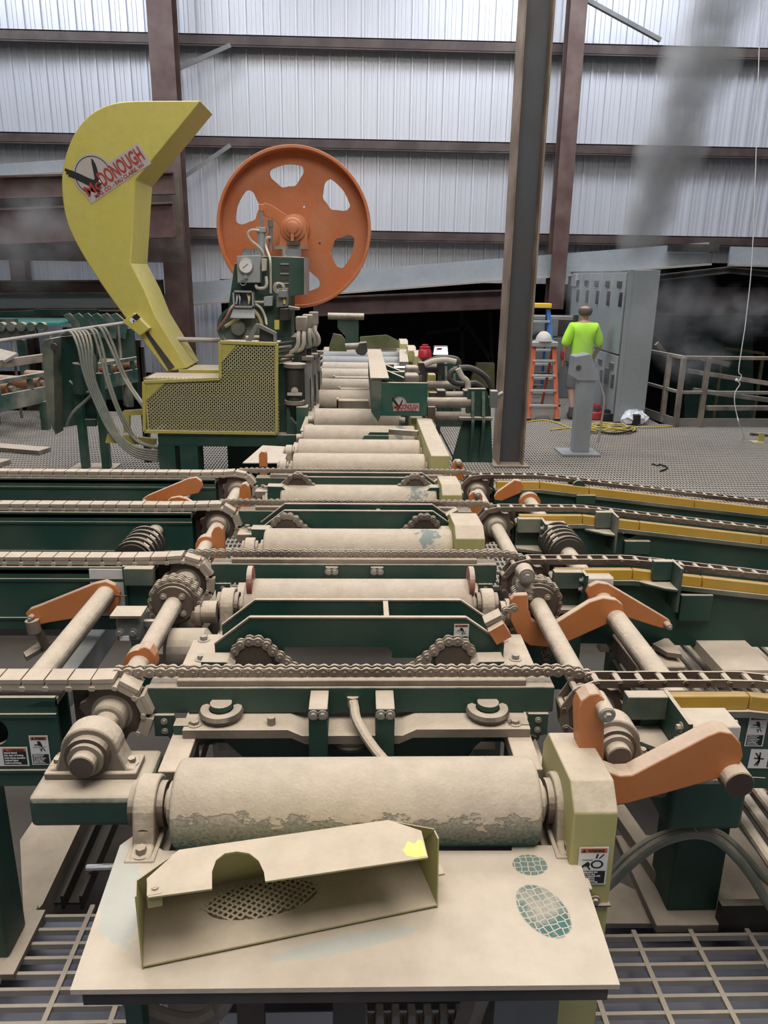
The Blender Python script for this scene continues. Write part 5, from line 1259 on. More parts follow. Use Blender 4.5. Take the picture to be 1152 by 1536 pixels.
# loose bits on the cage top
t = thing('bent_bracket', 'loose dusty bent bracket lying on the upper top of the yellow cage', 'bracket', (P(405, 500, Z=zt).x, GY + .3, zt))
a = P(385, 503, Z=zt); mb = MB(); mb.prism([(a.x, zt), (a.x + .10, zt + .17), (a.x + .14, zt + .17), (a.x + .05, zt)], 'y', GY + .20, GY + .26); mb.prism([(a.x + .14, zt + .17), (a.x + .30, zt + .09), (a.x + .30, zt), (a.x + .27, zt), (a.x + .27, zt + .07), (a.x + .12, zt + .14)], 'y', GY + .20, GY + .26); part('bracket', mb, M['grey_d'], t, .003)
mb = MB(); mb.prism([(a.x + .12, zt), (a.x + .14, zt + .15), (a.x + .27, zt + .08), (a.x + .27, zt)], 'y', GY + .26, GY + .27); part('plate', mb, M['dark'], t)
mb = MB(); a = P(368, 507, Z=zt + .02); b = P(403, 506, Z=zt + .02); mb.cyl(a, b, .022, n=10); solo('loose_pipe', mb, M['tan'], 'short dusty pipe piece lying on the upper top of the yellow cage', 'pipe')
# green base under the cage
t = thing('mill_base', 'dark green mill base with short legs beneath the yellow cage', 'machine base', P(330, 690, Y=7.6))
xb0 = P(238, 660, Y=7.5).x; xb1 = P(455, 660, Y=7.5).x
mb = MB(); mb.bb(xb0, xb1, GY + .02, GY + CD + .3, zb - .14, zb - .02); part('beam', mb, M['green'], t, .006)
for a, b in ((238, 263), (270, 297)):
    mb = MB(); mb.bb(P(a, 670, Y=7.5).x, P(b, 670, Y=7.5).x, 7.47, 7.75, .0, zb - .12); part('leg', mb, M['green'], t, .006)
mb = MB(); mb.bb(P(417, 620, Y=7.6).x, P(436, 620, Y=7.6).x, 7.62, 8.1, .0, P(420, 545, Y=7.6).z); part('upright', mb, M['green'], t, .006)
mb = MB(); mb.prism(PXZ([(430, 545), (436, 545), (436, 625), (452, 645), (458, 608), (463, 608), (460, 655), (430, 655)], 7.55), 'y', 7.52, 7.6); part('cradle', mb, M['green'], t, .006)
mb = MB(); mb.bb(P(445, 600, Y=7.5).x, P(462, 600, Y=7.5).x, 7.42, 7.52, P(450, 650, Y=7.45).z, P(450, 610, Y=7.45).z); part('bracket', mb, M['green_b'], t, .004)
# dark cylinder bank beside the cage
t = thing('guide_cylinder', 'black hydraulic cylinder with flanges standing upright at the edge of the yellow cage', 'cylinder', P(440, 600, Y=7.5), 'upright guide cylinders')
for (v0, v1, r, nm, m) in ((550, 600, .085, 'barrel', 'green_d'), (545, 551, .11, 'top_flange', 'tan_d'), (600, 606, .10, 'bottom_flange', 'tan_d')):
    a = P(442, v0, Y=7.55); b = P(442, v1, Y=7.55); mb = MB(); mb.cyl(a, b, r, n=24); part(nm, mb, M[m] if nm != 'barrel' else M['dark'], t, .003)
a = P(442, 586, Y=7.46); mb = MB(); bolt(mb, (a.x, 7.46, a.z), (0, -1, 0), .02, .02); mb.bb(a.x - .07, a.x + .07, 7.44, 7.47, a.z - .045, a.z - .02); part('fitting', mb, M['whitehose'], t)
for (u, v0, v1, Y, lab) in ((462, 536, 612, 7.75, 'first'), (469, 532, 604, 8.1, 'second'), (475.5, 528, 596, 8.5, 'third')):
    t = thing('guide_post', 'grey slab post with bright rod at the rollers\' hood side end, %s from the cage' % lab, 'guide post', P(u, v1, Y=Y), 'guide posts')
    a = P(u, v0, Y=Y); b = P(u, v1, Y=Y); mb = MB(); mb.bb(a.x - .04, a.x + .03, Y, Y + .12, b.z, a.z); part('slab', mb, M['steel'], t, .004)
    mb = MB(); mb.cyl((a.x + .035, Y - .02, b.z - .0), (a.x + .035, Y - .02, a.z - .2), .018, n=12); part('bright_rod', mb, M['chrome'], t)
    mb = MB(); mb.bb(a.x - .06, a.x + .05, Y - .03, Y + .1, a.z - .03, a.z + .01); part('cap', mb, M['tan_d'], t, .004)
    mb = MB(); mb.bb(a.x - .03, a.x + .03, Y - .03, Y + .1, .7, b.z); part('foot', mb, M['green_d'], t)
# square dusty boxes with pale hoses
for i, (u0, u1, v0, v1, Y, lab) in enumerate([(443, 461, 475, 497, 7.7, 'front'), (453, 469, 472, 492, 8.0, 'middle'), (463, 477, 468, 488, 8.3, 'rear')]):
    t = thing('connector_box', 'dusty square connector box with pale hoses beside the cage top, %s one of three' % lab, 'connector box', P((u0 + u1) / 2, v1, Y=Y), 'connector boxes')
    a = P(u0, v0, Y=Y); b = P(u1, v1, Y=Y); mb = MB(); mb.bb(a.x, b.x, Y, Y + .14, b.z, a.z); part('box', mb, M['tan_d'], t, .012)
    for k in (0, 1):
        u = u0 + (u1 - u0) * (.3 + .45 * k); mb = MB()
        mb.tube([P(u, v1 - 1, Y=Y + .03), P(u - 1, v1 + 8, Y=Y), P(u - 1 + 5 * (i == 2), v1 + 18, Y=Y), P(u - 5 * (1 - i * .9), v1 + 27, Y=Y + .02), P(u - 14 + 6 * i, v1 + 32 - k * 3, Y=Y + .05)], .022, 10, 4); part('hose', mb, M['whitehose'], t)
    mb = MB(); mb.bb(a.x + .02, b.x - .02, Y + .04, Y + .12, P(450, 545, Y=Y).z, b.z); part('stand', mb, M['dark'], t)
# pile of small pipes between cage top and boxes
for k in range(5):
    v = 516 + k * 6.5; mb = MB(); a = P(414 + k, v, Y=7.5 + .12 * (k % 2)); b = P(440 - k % 3 * 3, v - 3, Y=7.75); mb.cyl(a, b, .014, n=8)
    solo('hydraulic_line', mb, M['tan_d'] if k % 2 else M['blackhose'], 'small hydraulic pipe between cage and connector boxes, %s from the top' % ords[k], 'pipe', 'hydraulic pipes at the cage')

# ---- far green arm over the rollers, with its roll
Ya = 12.2
t = thing('overhead_guide', 'dark green guide arm with a dusty roll on top standing over the far rollers', 'guide arm', P(530, 530, Y=Ya))
mb = MB(); mb.prism(PXZ([(506, 478), (538, 478), (538, 522), (518, 522), (518, 505), (506, 492)], Ya), 'y', Ya, Ya + .3); part('arm', mb, M['green'], t, .01)
mb = MB(); mb.cyl(P(492, 474, Y=Ya), P(546, 475, Y=Ya), .05, n=16); part('roll', mb, M['tan'], t)
mb = MB(); mb.cyl(P(518, 520, Y=Ya - .1), P(540, 519, Y=Ya - .1), .05, n=14); part('lower_roll', mb, M['tan_d'], t)
mb = MB(); mb.prism(PXZ([(539, 514), (550, 513), (551, 527), (548, 532), (543, 533), (536, 531), (533, 526)], Ya - .15), 'y', Ya - .2, Ya); part('switch', mb, M['dark'], t, .01)
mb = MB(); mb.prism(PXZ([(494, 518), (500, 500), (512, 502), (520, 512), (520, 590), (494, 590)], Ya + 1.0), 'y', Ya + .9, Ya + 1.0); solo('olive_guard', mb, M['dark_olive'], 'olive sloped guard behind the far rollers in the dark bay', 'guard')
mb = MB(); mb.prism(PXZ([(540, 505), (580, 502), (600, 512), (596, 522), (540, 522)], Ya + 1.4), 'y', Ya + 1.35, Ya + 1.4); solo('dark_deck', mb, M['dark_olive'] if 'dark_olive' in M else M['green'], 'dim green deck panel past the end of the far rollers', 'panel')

# ================================================================ PRESS HEAD AND CYLINDERS (column side)
PY = 6.35
t = thing('log_press', 'green press frame with a small eagle emblem hanging over the rollers', 'press head', P(600, 625, Y=PY))
zt_ = P(600, 574, Y=PY).z; zb_ = P(600, 624, Y=PY).z
xL = P(557, 600, Y=PY).x; xM = P(572, 600, Y=PY).x; xR_ = P(641, 600, Y=PY).x
mb = MB(); mb.bb(xM - .02, xR_, PY, PY + .04, zb_, zt_); part('front_plate', mb, M['green_b'], t, .004)
mb = MB(); mb.prism([(xL, zb_ + .03), (xL + .06, zb_ - .05), (xM, zb_ + .02), (xM, zt_ + .03), (xL, zt_ + .03)], 'y', PY - .01, 8.9); part('side_beam', mb, M['green_d'], t, .004)
mb = MB(); mb.bb(xL - .01, xM + .06, PY - .02, 8.9, zt_ + .03, zt_ + .04); part('top_cap', mb, M['tan'], t)
for k, y in enumerate((PY + .5, PY + 1.0)):
    mb = MB(); mb.bar((xM + .02, y + .3, zt_), (xM + .35, y, zt_ - .10), .03, .05); part('rib', mb, M['green'], t)
mb = MB(); mb.bb(xM, xR_, PY + .9, PY + .95, zb_ + .05, zt_ - .02); part('rear_plate', mb, M['green'], t)
mb = MB(); mb.bb(xM + .20, xM + .32, PY + .12, PY + .3, zt_ - .05, zt_ + .05); part('bearing_cap', mb, M['tan_d'], t, .02)
mb = MB(); mb.bb(xM + .24, xM + .36, PY + .72, PY + .9, zt_ - .05, zt_ + .05); part('bearing_cap', mb, M['tan_d'], t, .02)
mb = MB(); mb.bb(P(641, 640, Y=PY).x, P(652, 640, Y=PY).x, PY - .02, PY + .1, zb_ - .02, zb_ + .08); part('lug', mb, M['brown'], t)
o = P(590, 616.5, Y=PY - .003); e1 = P(628.5, 616.5, Y=PY - .003); emblem(t, frame(o, e1 - o, V((0, 0, 1))), (e1 - o).length)
mb = MB(); mb.bb(P(615, 640, Y=6.5).x, P(633, 640, Y=6.5).x, 6.45, 6.7, 0, P(620, 625, Y=6.5).z); solo('post_guard', mb, M['guard'], 'pale yellow box guard under the press frame beside the long beam guard', 'guard', bevel=.006)
mb = MB(); mb.bb(P(642, 570, Y=8.2).x, P(653, 570, Y=8.2).x, 8.15, 8.3, 0, P(645, 561, Y=8.2).z); solo('post_guard', mb, M['yellow'], 'slim yellow post guard with a dangling wire behind the press frame', 'guard', bevel=.006)
# rail leaning beside far rollers
mb = MB(); mb.bar(P(604, 522, Z=1.02), P(606, 546, Z=1.02), .12, .06); solo('side_guide', mb, M['tan'], 'dusty side guide bar at the end of the far rollers', 'guide bar')
for (u0, u1, v0, v1, Y, lab) in [(612, 624, 521, 533, 11.6, 'small yellow box guard beside the far rollers, nearer the red lamp'), (622, 633, 529, 540, 11.0, 'second small yellow box guard beside the far rollers, partly under the hoses'), (600, 612, 511, 520, 12.4, 'dim yellow box guard at the very end of the far rollers')]:
    a = P(u0, v0, Y=Y); b = P(u1, v1, Y=Y); mb = MB(); mb.prism([(Y, b.z - .1), (Y, a.z - .05), (Y + .08, a.z), (Y + .4, a.z), (Y + .4, b.z - .1)], 'x', a.x, b.x); solo('box_guard', mb, M['guard'], lab, 'guard', 'far box guards', .006)
# horizontal cylinders
def hcyl(v, u0, u1, ub, Y, lab, r=.045):
    t = thing('press_cylinder', lab, 'cylinder', P(u0, v, Y=Y), 'press cylinders')
    mb = MB(); mb.cyl(P(ub, v, Y=Y), P(u1, v, Y=Y), r, n=18); part('barrel', mb, M['dark'], t)
    mb = MB(); mb.cyl(P(u0, v, Y=Y), P(ub, v, Y=Y), r * .5, n=14); part('rod', mb, M['chrome'], t)
    for u in (ub, u1):
        a = P(u, v, Y=Y); mb = MB(); mb.box(a, (.07, r * 2.7, r * 2.7)); part('head_block', mb, M['dark'], t, .006)
    a = P(u0, v, Y=Y); mb = MB(); mb.box(a, (.08, .06, .08)); part('clevis', mb, M['brown'], t, .006)
    return t
hcyl(552, 585, 660, 632, 7.9, 'horizontal black cylinder with bright rod, the rear one at the press frame')
hcyl(595, 650, 700, 661, 6.5, 'horizontal black cylinder with bright rod, the front one at the press frame')
for (v, u0, u1, Y, lab) in ((604, 640, 706, 6.43, 'upper dark guide bar between press frame and front stanchion'), (625, 651, 706, 6.43, 'lower dark guide bar between press frame and front stanchion'), (578, 640, 690, 7.95, 'dark guide bar between press frame and rear stanchion')):
    mb = MB(); mb.cyl(P(u0, v, Y=Y), P(u1, v, Y=Y), .045, n=16); solo('guide_bar', mb, M['tan_d'], lab, 'guide bar', 'press guide bars')
# stanchions
def stanchion(u0, u1, v0, vs, v1, Y, lab, foot):
    t = thing('stanchion', lab, 'stanchion', P((u0 + u1) / 2, v1, Y=Y), 'green stanchions')
    w_ = u1 - u0
    mb = MB(); mb.prism(PXZ([(u0, vs), (u0 + w_ * .12, v0), (u1 - w_ * .18, v0), (u1, vs - 20), (u1 + 3, v1), (u0 - foot, v1), (u0 - foot * .1, vs)], Y), 'y', Y, Y + .05); part('plate', mb, M['green'], t, .005)
    for k in (.30, .72):
        u = u0 + w_ * k; a = P(u, v0 + 4, Y=Y); b = P(u, v1 - 18, Y=Y); mb = MB(); mb.prism([(Y - .09, a.z - .25), (Y, a.z), (Y, b.z - .1), (Y - .09, b.z + .15)], 'x', a.x - .012, a.x + .012); part('rib', mb, M['green'], t)
    a = P(u0, vs, Y=Y); b = P(u1, vs, Y=Y); mb = MB(); mb.bb(a.x - .06, b.x, Y - .08, Y, a.z - .01, a.z + .01); part('shelf', mb, M['green_d'], t)
    return t
stanchion(698, 736, 583, 626, 694, 6.4, 'tall dark green ribbed stanchion right beside the steel column', 20)
stanchion(660, 690, 545, 590, 640, 8.0, 'rear dark green stanchion behind the hydraulic hoses', 3)
# hoses
for i, (pts, m) in enumerate([([(638, 545), (655, 538), (675, 537), (687, 541), (687, 553)], 'blackhose'), ([(637, 547), (650, 542), (668, 540), (684, 543)], 'whitehose'), ([(687, 553), (677, 558), (675, 568), (684, 575), (700, 576), (713, 575), (724, 582)], 'blackhose'), ([(688, 552), (705, 552), (722, 560), (733, 571), (738, 584)], 'blackhose'), ([(687, 553), (693, 565), (700, 571), (702, 578), (701, 590)], 'whitehose')]):
    mb = MB(); Yh = 7.0; pl = [P(u, v, Y=Yh - .08 * i) for u, v in pts]; mb.tube(pl, .026, 10, 5)
    solo('hydraulic_hose', mb, M[m], ['black hydraulic hose arching over to the rear stanchion', 'pale hydraulic hose beneath the arching black one', 'S-bent black hydraulic hose ending above the front stanchion', 'long black hydraulic hose looping down beside the steel column', 'short pale hose between the two stanchions'][i], 'hose', 'press hoses')
    a = pl[-1]; 
# valve by front stanchion
a = P(740, 598, Y=6.35); mb = MB(); mb.box(a, (.06, .08, .14)); mb.cyl(a, a + V((.08, 0, .05)), .02, n=10); solo('hose_valve', mb, M['steel'], 'grey hose valve fixed at the edge of the front stanchion', 'valve', bevel=.01)
# red lamp housing + lit monitor behind
t = thing('red_motor', 'shiny red motor housing in the dark behind the hoses', 'motor', P(637, 540, Y=10.2))
mb = MB(); a = P(637, 540, Y=10.2); mb.lathe((a.x, a.y, a.z), (0, 0, 1), [(0, .05), (.04, .09), (.12, .085), (.14, .07), (.17, .07), (.18, .04), (.20, .04)], 18); part('housing', mb, M['red_plastic'], t)
mb = MB(); mb.cyl((a.x, a.y, 0), (a.x, a.y, a.z), .04, n=10); part('stand', mb, M['dark'], t)
t = thing('small_monitor', 'small lit monitor screen glowing white beside the red motor', 'monitor', P(660, 540, Y=10.0))
mb = MB(); mb.prism(PXZ([(649, 533), (651, 519), (672, 519), (673, 533)], 10.0), 'y', 10.0, 10.06); part('case', mb, M['dark'], t, .01)
mb = MB(); mb.prism(PXZ([(650, 532), (652, 520.5), (671, 520.5), (672, 532)], 9.99), 'y', 9.988, 9.994); part('screen', mb, M['cream_screen'], t)
mb = MB(); mb.prism(PXZ([(654, 525), (656, 522), (664, 522), (662, 525)], 9.98), 'y', 9.984, 9.987); part('screen_mark', mb, M['red'], t)
a = P(661, 533, Y=10.05); mb = MB(); mb.cyl((a.x, a.y, 0), (a.x, a.y, a.z), .03, n=10); part('stand', mb, M['dark'], t)
# small dusty roller + motor right of press beam
t = thing('feed_roller', 'short dusty roller with a grey motor behind the press frame', 'roller', P(610, 560, Y=8.6))
mb = MB(); mb.cyl(P(587, 563, Y=8.6), P(616, 563, Y=8.6), .085, n=24); part('shell', mb, M['roller_c'], t)
mb = MB(); mb.cyl(P(618, 563, Y=8.6), P(632, 563, Y=8.6), .07, n=16); mb.box(P(624, 559, Y=8.5), (.1, .06, .1)); part('motor', mb, M['steel'], t, .006)
# kicker fork on near rollers
t = thing('roller_fork', 'small green fork plate with dusty edges lying between the first far rollers', 'fork', P(575, 655, Z=1.0))
for k, (u0, u1, v) in enumerate([(545, 583, 651), (537, 583, 656)]):
    a = P(u0, v, Z=.985); b = P(u1, v, Z=.985); mb = MB(); mb.prism([(a.x, .93), (a.x + .05, 1.0), (b.x, 1.0), (b.x, .93)], 'y', a.y, a.y + .012); part('plate', mb, M['green'], t)
mb = MB(); a = P(584, 647, Z=1.0); b = P(627, 650, Z=1.0); mb.bar(a, b, .05, .04); part('rod', mb, M['tan'], t)

# ================================================================ LEFT SIDE: hydraulic panel, conveyors, transfer tables
t = thing('hose_stand', 'tall green steel panel with a lifting eye, draped with grey-green hoses', 'panel', P(115, 695, Y=8.6))
hy = 8.6
mb = MB(); mb.prism(PXZ([(76, 515), (80, 507), (88, 505), (92, 505), (95, 640), (96, 646), (84, 620)], hy), 'y', hy - .25, hy); part('end_flange', mb, M['green_d'], t, .02)
mb = MB(); mb.prism(PXZ([(90, 505), (146, 500), (148, 632), (96, 640)], hy + .2), 'y', hy + .15, hy + .2); part('plate', mb, M['green'], t)
c = P(81, 520, Y=hy - .25); mb = MB(); mb.cyl((c.x, hy - .26, c.z), (c.x, hy - .24, c.z), .035, n=16); part('lifting_eye', mb, M['dark'], t)
for u0, u1, v1 in ((109, 120, 697), (141, 153, 687)):
    a = P(u0, 580, Y=hy); b = P(u1, 580, Y=hy); mb = MB(); mb.bb(a.x, b.x, hy, hy + .1, .015, P(110, 560, Y=hy).z); part('leg', mb, M['green_b'], t, .006)
mb = MB(); mb.bb(P(118, 630, Y=hy).x, P(142, 630, Y=hy).x, hy + .02, hy + .08, P(130, 640, Y=hy).z, P(130, 630, Y=hy).z); part('cross_rail', mb, M['green_d'], t)
a = P(122, 545, Y=hy - .05); b = P(122, 590, Y=hy - .05); mb = MB(); mb.cyl(a, b, .095, n=20); part('accumulator', mb, M['green'], t, .006)
mb = MB(); mb.cyl(a + V((0, 0, .0)), a + V((0, 0, .08)), .03, n=12); mb.sphere(a + V((0, 0, .09)), .03); part('accumulator_cap', mb, M['dark'], t)
mb = MB(); mb.tube([P(104, 571, Y=hy - .1), P(113, 580, Y=hy - .1), P(114, 588, Y=hy - .1), P(135, 588, Y=hy - .1)], .012, 8); part('steel_pipe', mb, M['steel'], t)
mb = MB(); mb.bb(P(104, 695, Y=hy).x, P(170, 695, Y=hy).x, hy - .1, hy + .3, 0, .012); part('foot_plate', mb, M['tan'], t)
hz = 0
for i in range(9):
    u = 92 + i * 6.2; k = i / 8
    if i < 5:   # long bundle to the low cage corner
        pts = [P(u, 502 - i * .8, Y=hy + .15), P(u + 14, 498, Y=hy - .2), P(u + 25 - i, 520, Y=hy - .35), P(126 + i * 3.4, 560, Y=hy - .4), P(141 + i * 3.2, 600, Y=hy - .42), P(166 + i * 3.0, 650, Y=hy - .5), P(200 + i, 683 - i * 3, Y=hy - .6), P(238, 691 - i * 3.5, Y=7.62)]
    elif i < 7:
        pts = [P(u, 498, Y=hy + .15), P(u + 14, 495, Y=hy - .2), P(u + 24, 520, Y=hy - .3), P(140 + i * 4, 570, Y=hy - .4), P(158 + i * 4, 620, Y=hy - .45), P(183 + i * 4, 660, Y=hy - .5), P(238, 678 - i, Y=7.7)]
    else:
        pts = [P(u, 496, Y=hy + .15), P(u + 14, 491, Y=hy - .2), P(u + 26, 512, Y=hy - .3), P(176 + (i - 7) * 4, 545, Y=hy - .4), P(190 + (i - 7) * 4, 575, Y=hy - .5), P(217, 613 - (i - 7) * 4, Y=7.7)]
    mb = MB(); mb.tube(pts, .0145, 8, 5)
    solo('hydraulic_hose', mb, M['hose'] if i % 2 else M['hose_g'] if 'hose_g' in M else M['hose'], 'grey-green hose draped over the tall panel, %s from its lifting eye' % (ords + ['ninth'])[i], 'hose', 'hose bundle from the tall panel')
mb = MB(); mb.tube([P(131, 526, Y=hy - .1), P(141, 534, Y=hy - .1), P(142, 560, Y=hy - .15), P(138, 590, Y=hy - .15), P(110, 618, Y=hy - .15), P(100, 638, Y=hy - .1)], .016, 8, 5); solo('hydraulic_hose', mb, M['hose'], 'single hose looping down across the front of the tall green panel', 'hose')
# yellow step frame behind cage (small bench)
t = thing('yellow_step', 'low yellow angle frame standing between hose bundle and cage', 'step', P(200, 660, Y=8.2))
for pl in ([(187, 615), (217, 613), (217, 621), (196, 622), (196, 648), (187, 648)], [(163, 650), (235, 657), (235, 666), (160, 663)]):
    mb = MB(); mb.prism(PXZ(pl, 8.2), 'y', 8.15, 8.2); part('angle', mb, M['yellow'], t)

# roller conveyor on the far left, running at an angle
dirc = V((math.sin(math.radians(17)), math.cos(math.radians(17)), 0)); side = V((dirc.y, -dirc.x, 0))
o0 = P(0, 590, Z=.62); 
t = thing('roller_conveyor', 'grey-green roller conveyor with orange rollers running away behind the tall hose panel', 'conveyor', (o0.x, o0.y, 0))
def run(off, z0, z1, w_, s0, s1, nm, m):
    a = o0 + side * off; a.z = (z0 + z1) / 2; mb = MB(); mb.bar(a + dirc * s0, a + dirc * s1, w_, z1 - z0); part(nm, mb, M[m], t, .005)
run(0, .38, .60, .05, -2.5, 3.4, 'side_rail', 'green_d')
run(0, .74, .80, .06, -2.5, 3.4, 'top_rail', 'green_d')
run(-.85, .38, .60, .05, -2.5, 3.4, 'side_rail', 'green_d')
run(-.85, .80, .92, .08, -2.5, 4.4, 'top_rail', 'tan')
for k in range(9):
    s = -1.9 + k * .62
    a = o0 + dirc * s; mb = MB(); mb.bar(V((a.x, a.y, .60)), V((a.x, a.y, .75)), .07, .05, up=(0, 1, 0)); part('rail_post', mb, M['green_d'], t)
    b = o0 + dirc * (s + .3); mb = MB(); q0 = b + side * -.06; q1 = b + side * -.80; mb.cyl((q0.x, q0.y, .64), (q1.x, q1.y, .64), .085, n=20); part('roller', mb, M['roller_o'], t)
    mb = MB(); mb.cyl((q0.x, q0.y, .64), (b.x, b.y, .64), .045, n=12); part('roller_bearing', mb, M['tan_d'], t)
for s in (-1.5, .8, 2.9):
    for off in (0, -.85):
        a = o0 + dirc * s + side * off; mb = MB(); mb.bb(a.x - .05, a.x + .05, a.y - .05, a.y + .05, 0, .40); part('leg', mb, M['green_d'], t)
mb = MB()
for s in (-1.9, -1.2, -.5):
    a = o0 + dirc * s + side * .1; b = a + side * .9
    m_ = MB(); m_.bar(V((a.x, a.y, .03)), V((b.x, b.y, .03)), .22, .05); solo('floor_timber', m_, M['tan'], 'dusty flat board on the floor beside the roller conveyor, %s' % {-1.9: 'farthest from the hose panel', -1.2: 'middle one', -.5: 'closest to the hose panel'}[s], 'board', 'boards beside the conveyor')
# hand rail
t = thing('hand_rail', 'grey pipe hand rail above the roller conveyor', 'railing', (o0.x, o0.y, 0))
a = P(-60, 520, Y=11.3); b = P(190, 484, Y=13.2)
mb = MB(); mb.tube([a, b], .03, 10); part('top_pipe', mb, M['steel'], t)
for k in range(5):
    p = a.lerp(b, .06 + k * .22); mb = MB(); mb.cyl((p.x, p.y, 0), p, .022, n=8); part('post', mb, M['tan_d'], t)
# dark posts in front of hood
for (u, v0, v1, lab) in ((206, 510, 590, 'thin dark post beside the hood foot, nearer the conveyor'), (211, 520, 600, 'thin dark post beside the hood foot, nearer the cage')):
    a = P(u, v0, Y=9.0); mb = MB(); mb.bb(a.x - .025, a.x + .025, 9.0, 9.05, 0, a.z); solo('thin_post', mb, M['dark'], lab, 'post', 'thin dark posts')
mb = MB(); mb.tube([P(262, 509, Y=8.2), P(345, 511, Y=8.4)], .025, 8); solo('pipe_rail', mb, M['steel'], 'short grey pipe rail between the hood and the mill column', 'pipe')
# pale board left edge
mb = MB(); mb.slab([P(-60, 512, Y=11.8), P(28, 533, Y=11.6), P(-5, 552, Y=11.4), P(-60, 560, Y=11.3)], .05); solo('pale_chute', mb, M['uhmw'], 'pale sloping chute sheet at the edge above the roller conveyor', 'chute')
# transfer tables, teal
t = thing('transfer_table', 'long teal green transfer table with a pale dusty top under the mezzanine', 'transfer table', P(60, 490, Y=14.0))
p = P(25, 491, Y=13.6); q = P(185, 472, Y=13.6)
zt2 = P(100, 482, Y=13.8).z
mb = MB(); mb.slab([P(-60, 486, Y=13.2), P(90, 484, Y=13.2), P(128, 477, Y=14.3), P(-60, 476, Y=14.3)], .04); part('table_top', mb, M['teal_sheet'], t)
mb = MB(); mb.prism(PXZ([(-100, 469), (50, 466), (52, 474), (-100, 479)], 14.4), 'y', 14.4, 14.5); part('back_rail', mb, M['green_b'], t)
mb = MB(); mb.prism(PXZ([(50, 464), (145, 464), (145, 474), (52, 474)], 14.4), 'y', 14.4, 14.5); part('back_rail', mb, M['green'], t)
mb = MB(); mb.prism(PXZ([(-100, 496), (50, 493), (52, 505), (-100, 512)], 12.6), 'y', 12.6, 12.7); part('front_rail', mb, M['green_t'] if 'green_t' in M else M['green_d'], t)
mb = MB(); mb.prism(PXZ([(-100, 479), (25, 478), (27, 493), (-100, 495)], 13.0), 'y', 13.0, 13.05); part('end_box', mb, M['green_d'], t)
for k in range(5):
    u = 3 + k * 15; a = P(u, 490, Y=12.55); mb = MB(); mb.lathe((a.x, 12.5, a.z), (0, 1, 0), [(0, .07), (.12, .07)], 12); part('chain_wheel', mb, M['green_d'], t)
for k in range(3):
    a = P(-30 + 60 * k, 510, Y=12.8); mb = MB(); mb.bb(a.x - .06, a.x + .06, 12.8, 12.9, 0, a.z); part('leg', mb, M['green_d'], t)
for k in range(6):
    u = 108 + k * 14; Y = 13.6 - .0 * k; a = P(u, 482, Y=Y)
    mb = MB(); mb.prism([(a.x - .12, a.z + .10), (a.x - .02, a.z + .14), (a.x + .16, a.z - .02), (a.x + .10, a.z - .30), (a.x - .02, a.z - .25), (a.x + .0, a.z - .05)], 'y', Y - .05, Y)
    solo('lumber_stop', mb, M['green_b'] if k % 2 else M['green_d'], 'green hooked lumber stop beyond the hand rail, %s counted towards the hood' % ords[k], 'lumber stop', 'green lumber stops', .005)
mb = MB(); mb.bb(P(95, 505, Y=13.7).x, P(200, 505, Y=13.7).x, 13.7, 13.8, 0, P(150, 492, Y=13.7).z); solo('stop_beam', mb, M['green'], 'dark green beam carrying the hooked lumber stops', 'beam')

# frame carrying the far rollers
t = thing('roll_case_frame', 'low dark side frame carrying the far rollers into the dark bay', 'machine frame', (0, 9, 0))
for x in (-.47, .58):
    mb = MB(); mb.bb(x - .05, x + .05, 6.7, 13.6, .62, .845 if x < 0 else .80); part('side_rail', mb, M['green'], t)
    for y in (7.2, 9.6, 13.2):
        mb = MB(); mb.bb(x - .05, x + .05, y - .06, y + .06, 0, .62); part('leg', mb, M['green'], t)
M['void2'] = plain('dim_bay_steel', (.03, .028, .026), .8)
# ================================================================ CONTROL CABINETS, LADDERS, MAN
CY = 11.85
xa = P(934, 520, Y=CY).x; xb = P(978, 520, Y=CY).x; zc = P(960, 405, Y=CY).z
t = thing('control_cabinet', 'tall pale grey electrical cabinet end panel with a row of doors, beside the railing', 'cabinet', ((xa + xb) / 2, CY, 0))
mb = MB(); mb.bb(xa, xb, CY, CY + .02, .02, zc); part('end_panel', mb, M['grey'], t, .004)
mb = MB(); mb.bb(xa + .005, xb, CY + .02, 15.4, .02, zc - .01); part('body', mb, M['grey_d'], t)
mb = MB(); mb.bb(xa - .02, xa + .05, CY - .005, CY + .004, .02, zc); part('corner_strip', mb, M['grey'], t)
yy = CY + .12
for k in range(5):
    d = .58; y0 = yy + k * (d + .02)
    for j, (z0, z1) in enumerate(((.12, 1.02), (1.05, zc - .04))):
        mb = MB(); mb.bb(xa - .025, xa + .004, y0, y0 + d, z0, z1); dr = part('door', mb, M['grey'], t, .006); WORLD[dr.name] = Matrix.Identity(4)
        mb = MB(); mb.bb(xa - .07, xa - .025, y0 + .05, y0 + .09, z1 - .5, z1 - .28); part('handle', mb, M['dark'], dr, .006)
        mb = MB(); mb.bb(xa - .05, xa - .025, y0 + .12, y0 + .30, z1 - .22, z1 - .12); part('switch_plate', mb, M['dark'], dr, .004)
        if k == 0 and j == 0:
            mb = MB(); mb.bb(xa - .06, xa - .03, y0 + .3, y0 + .45, .55, .8); part('open_bay', mb, M['dark'], dr)
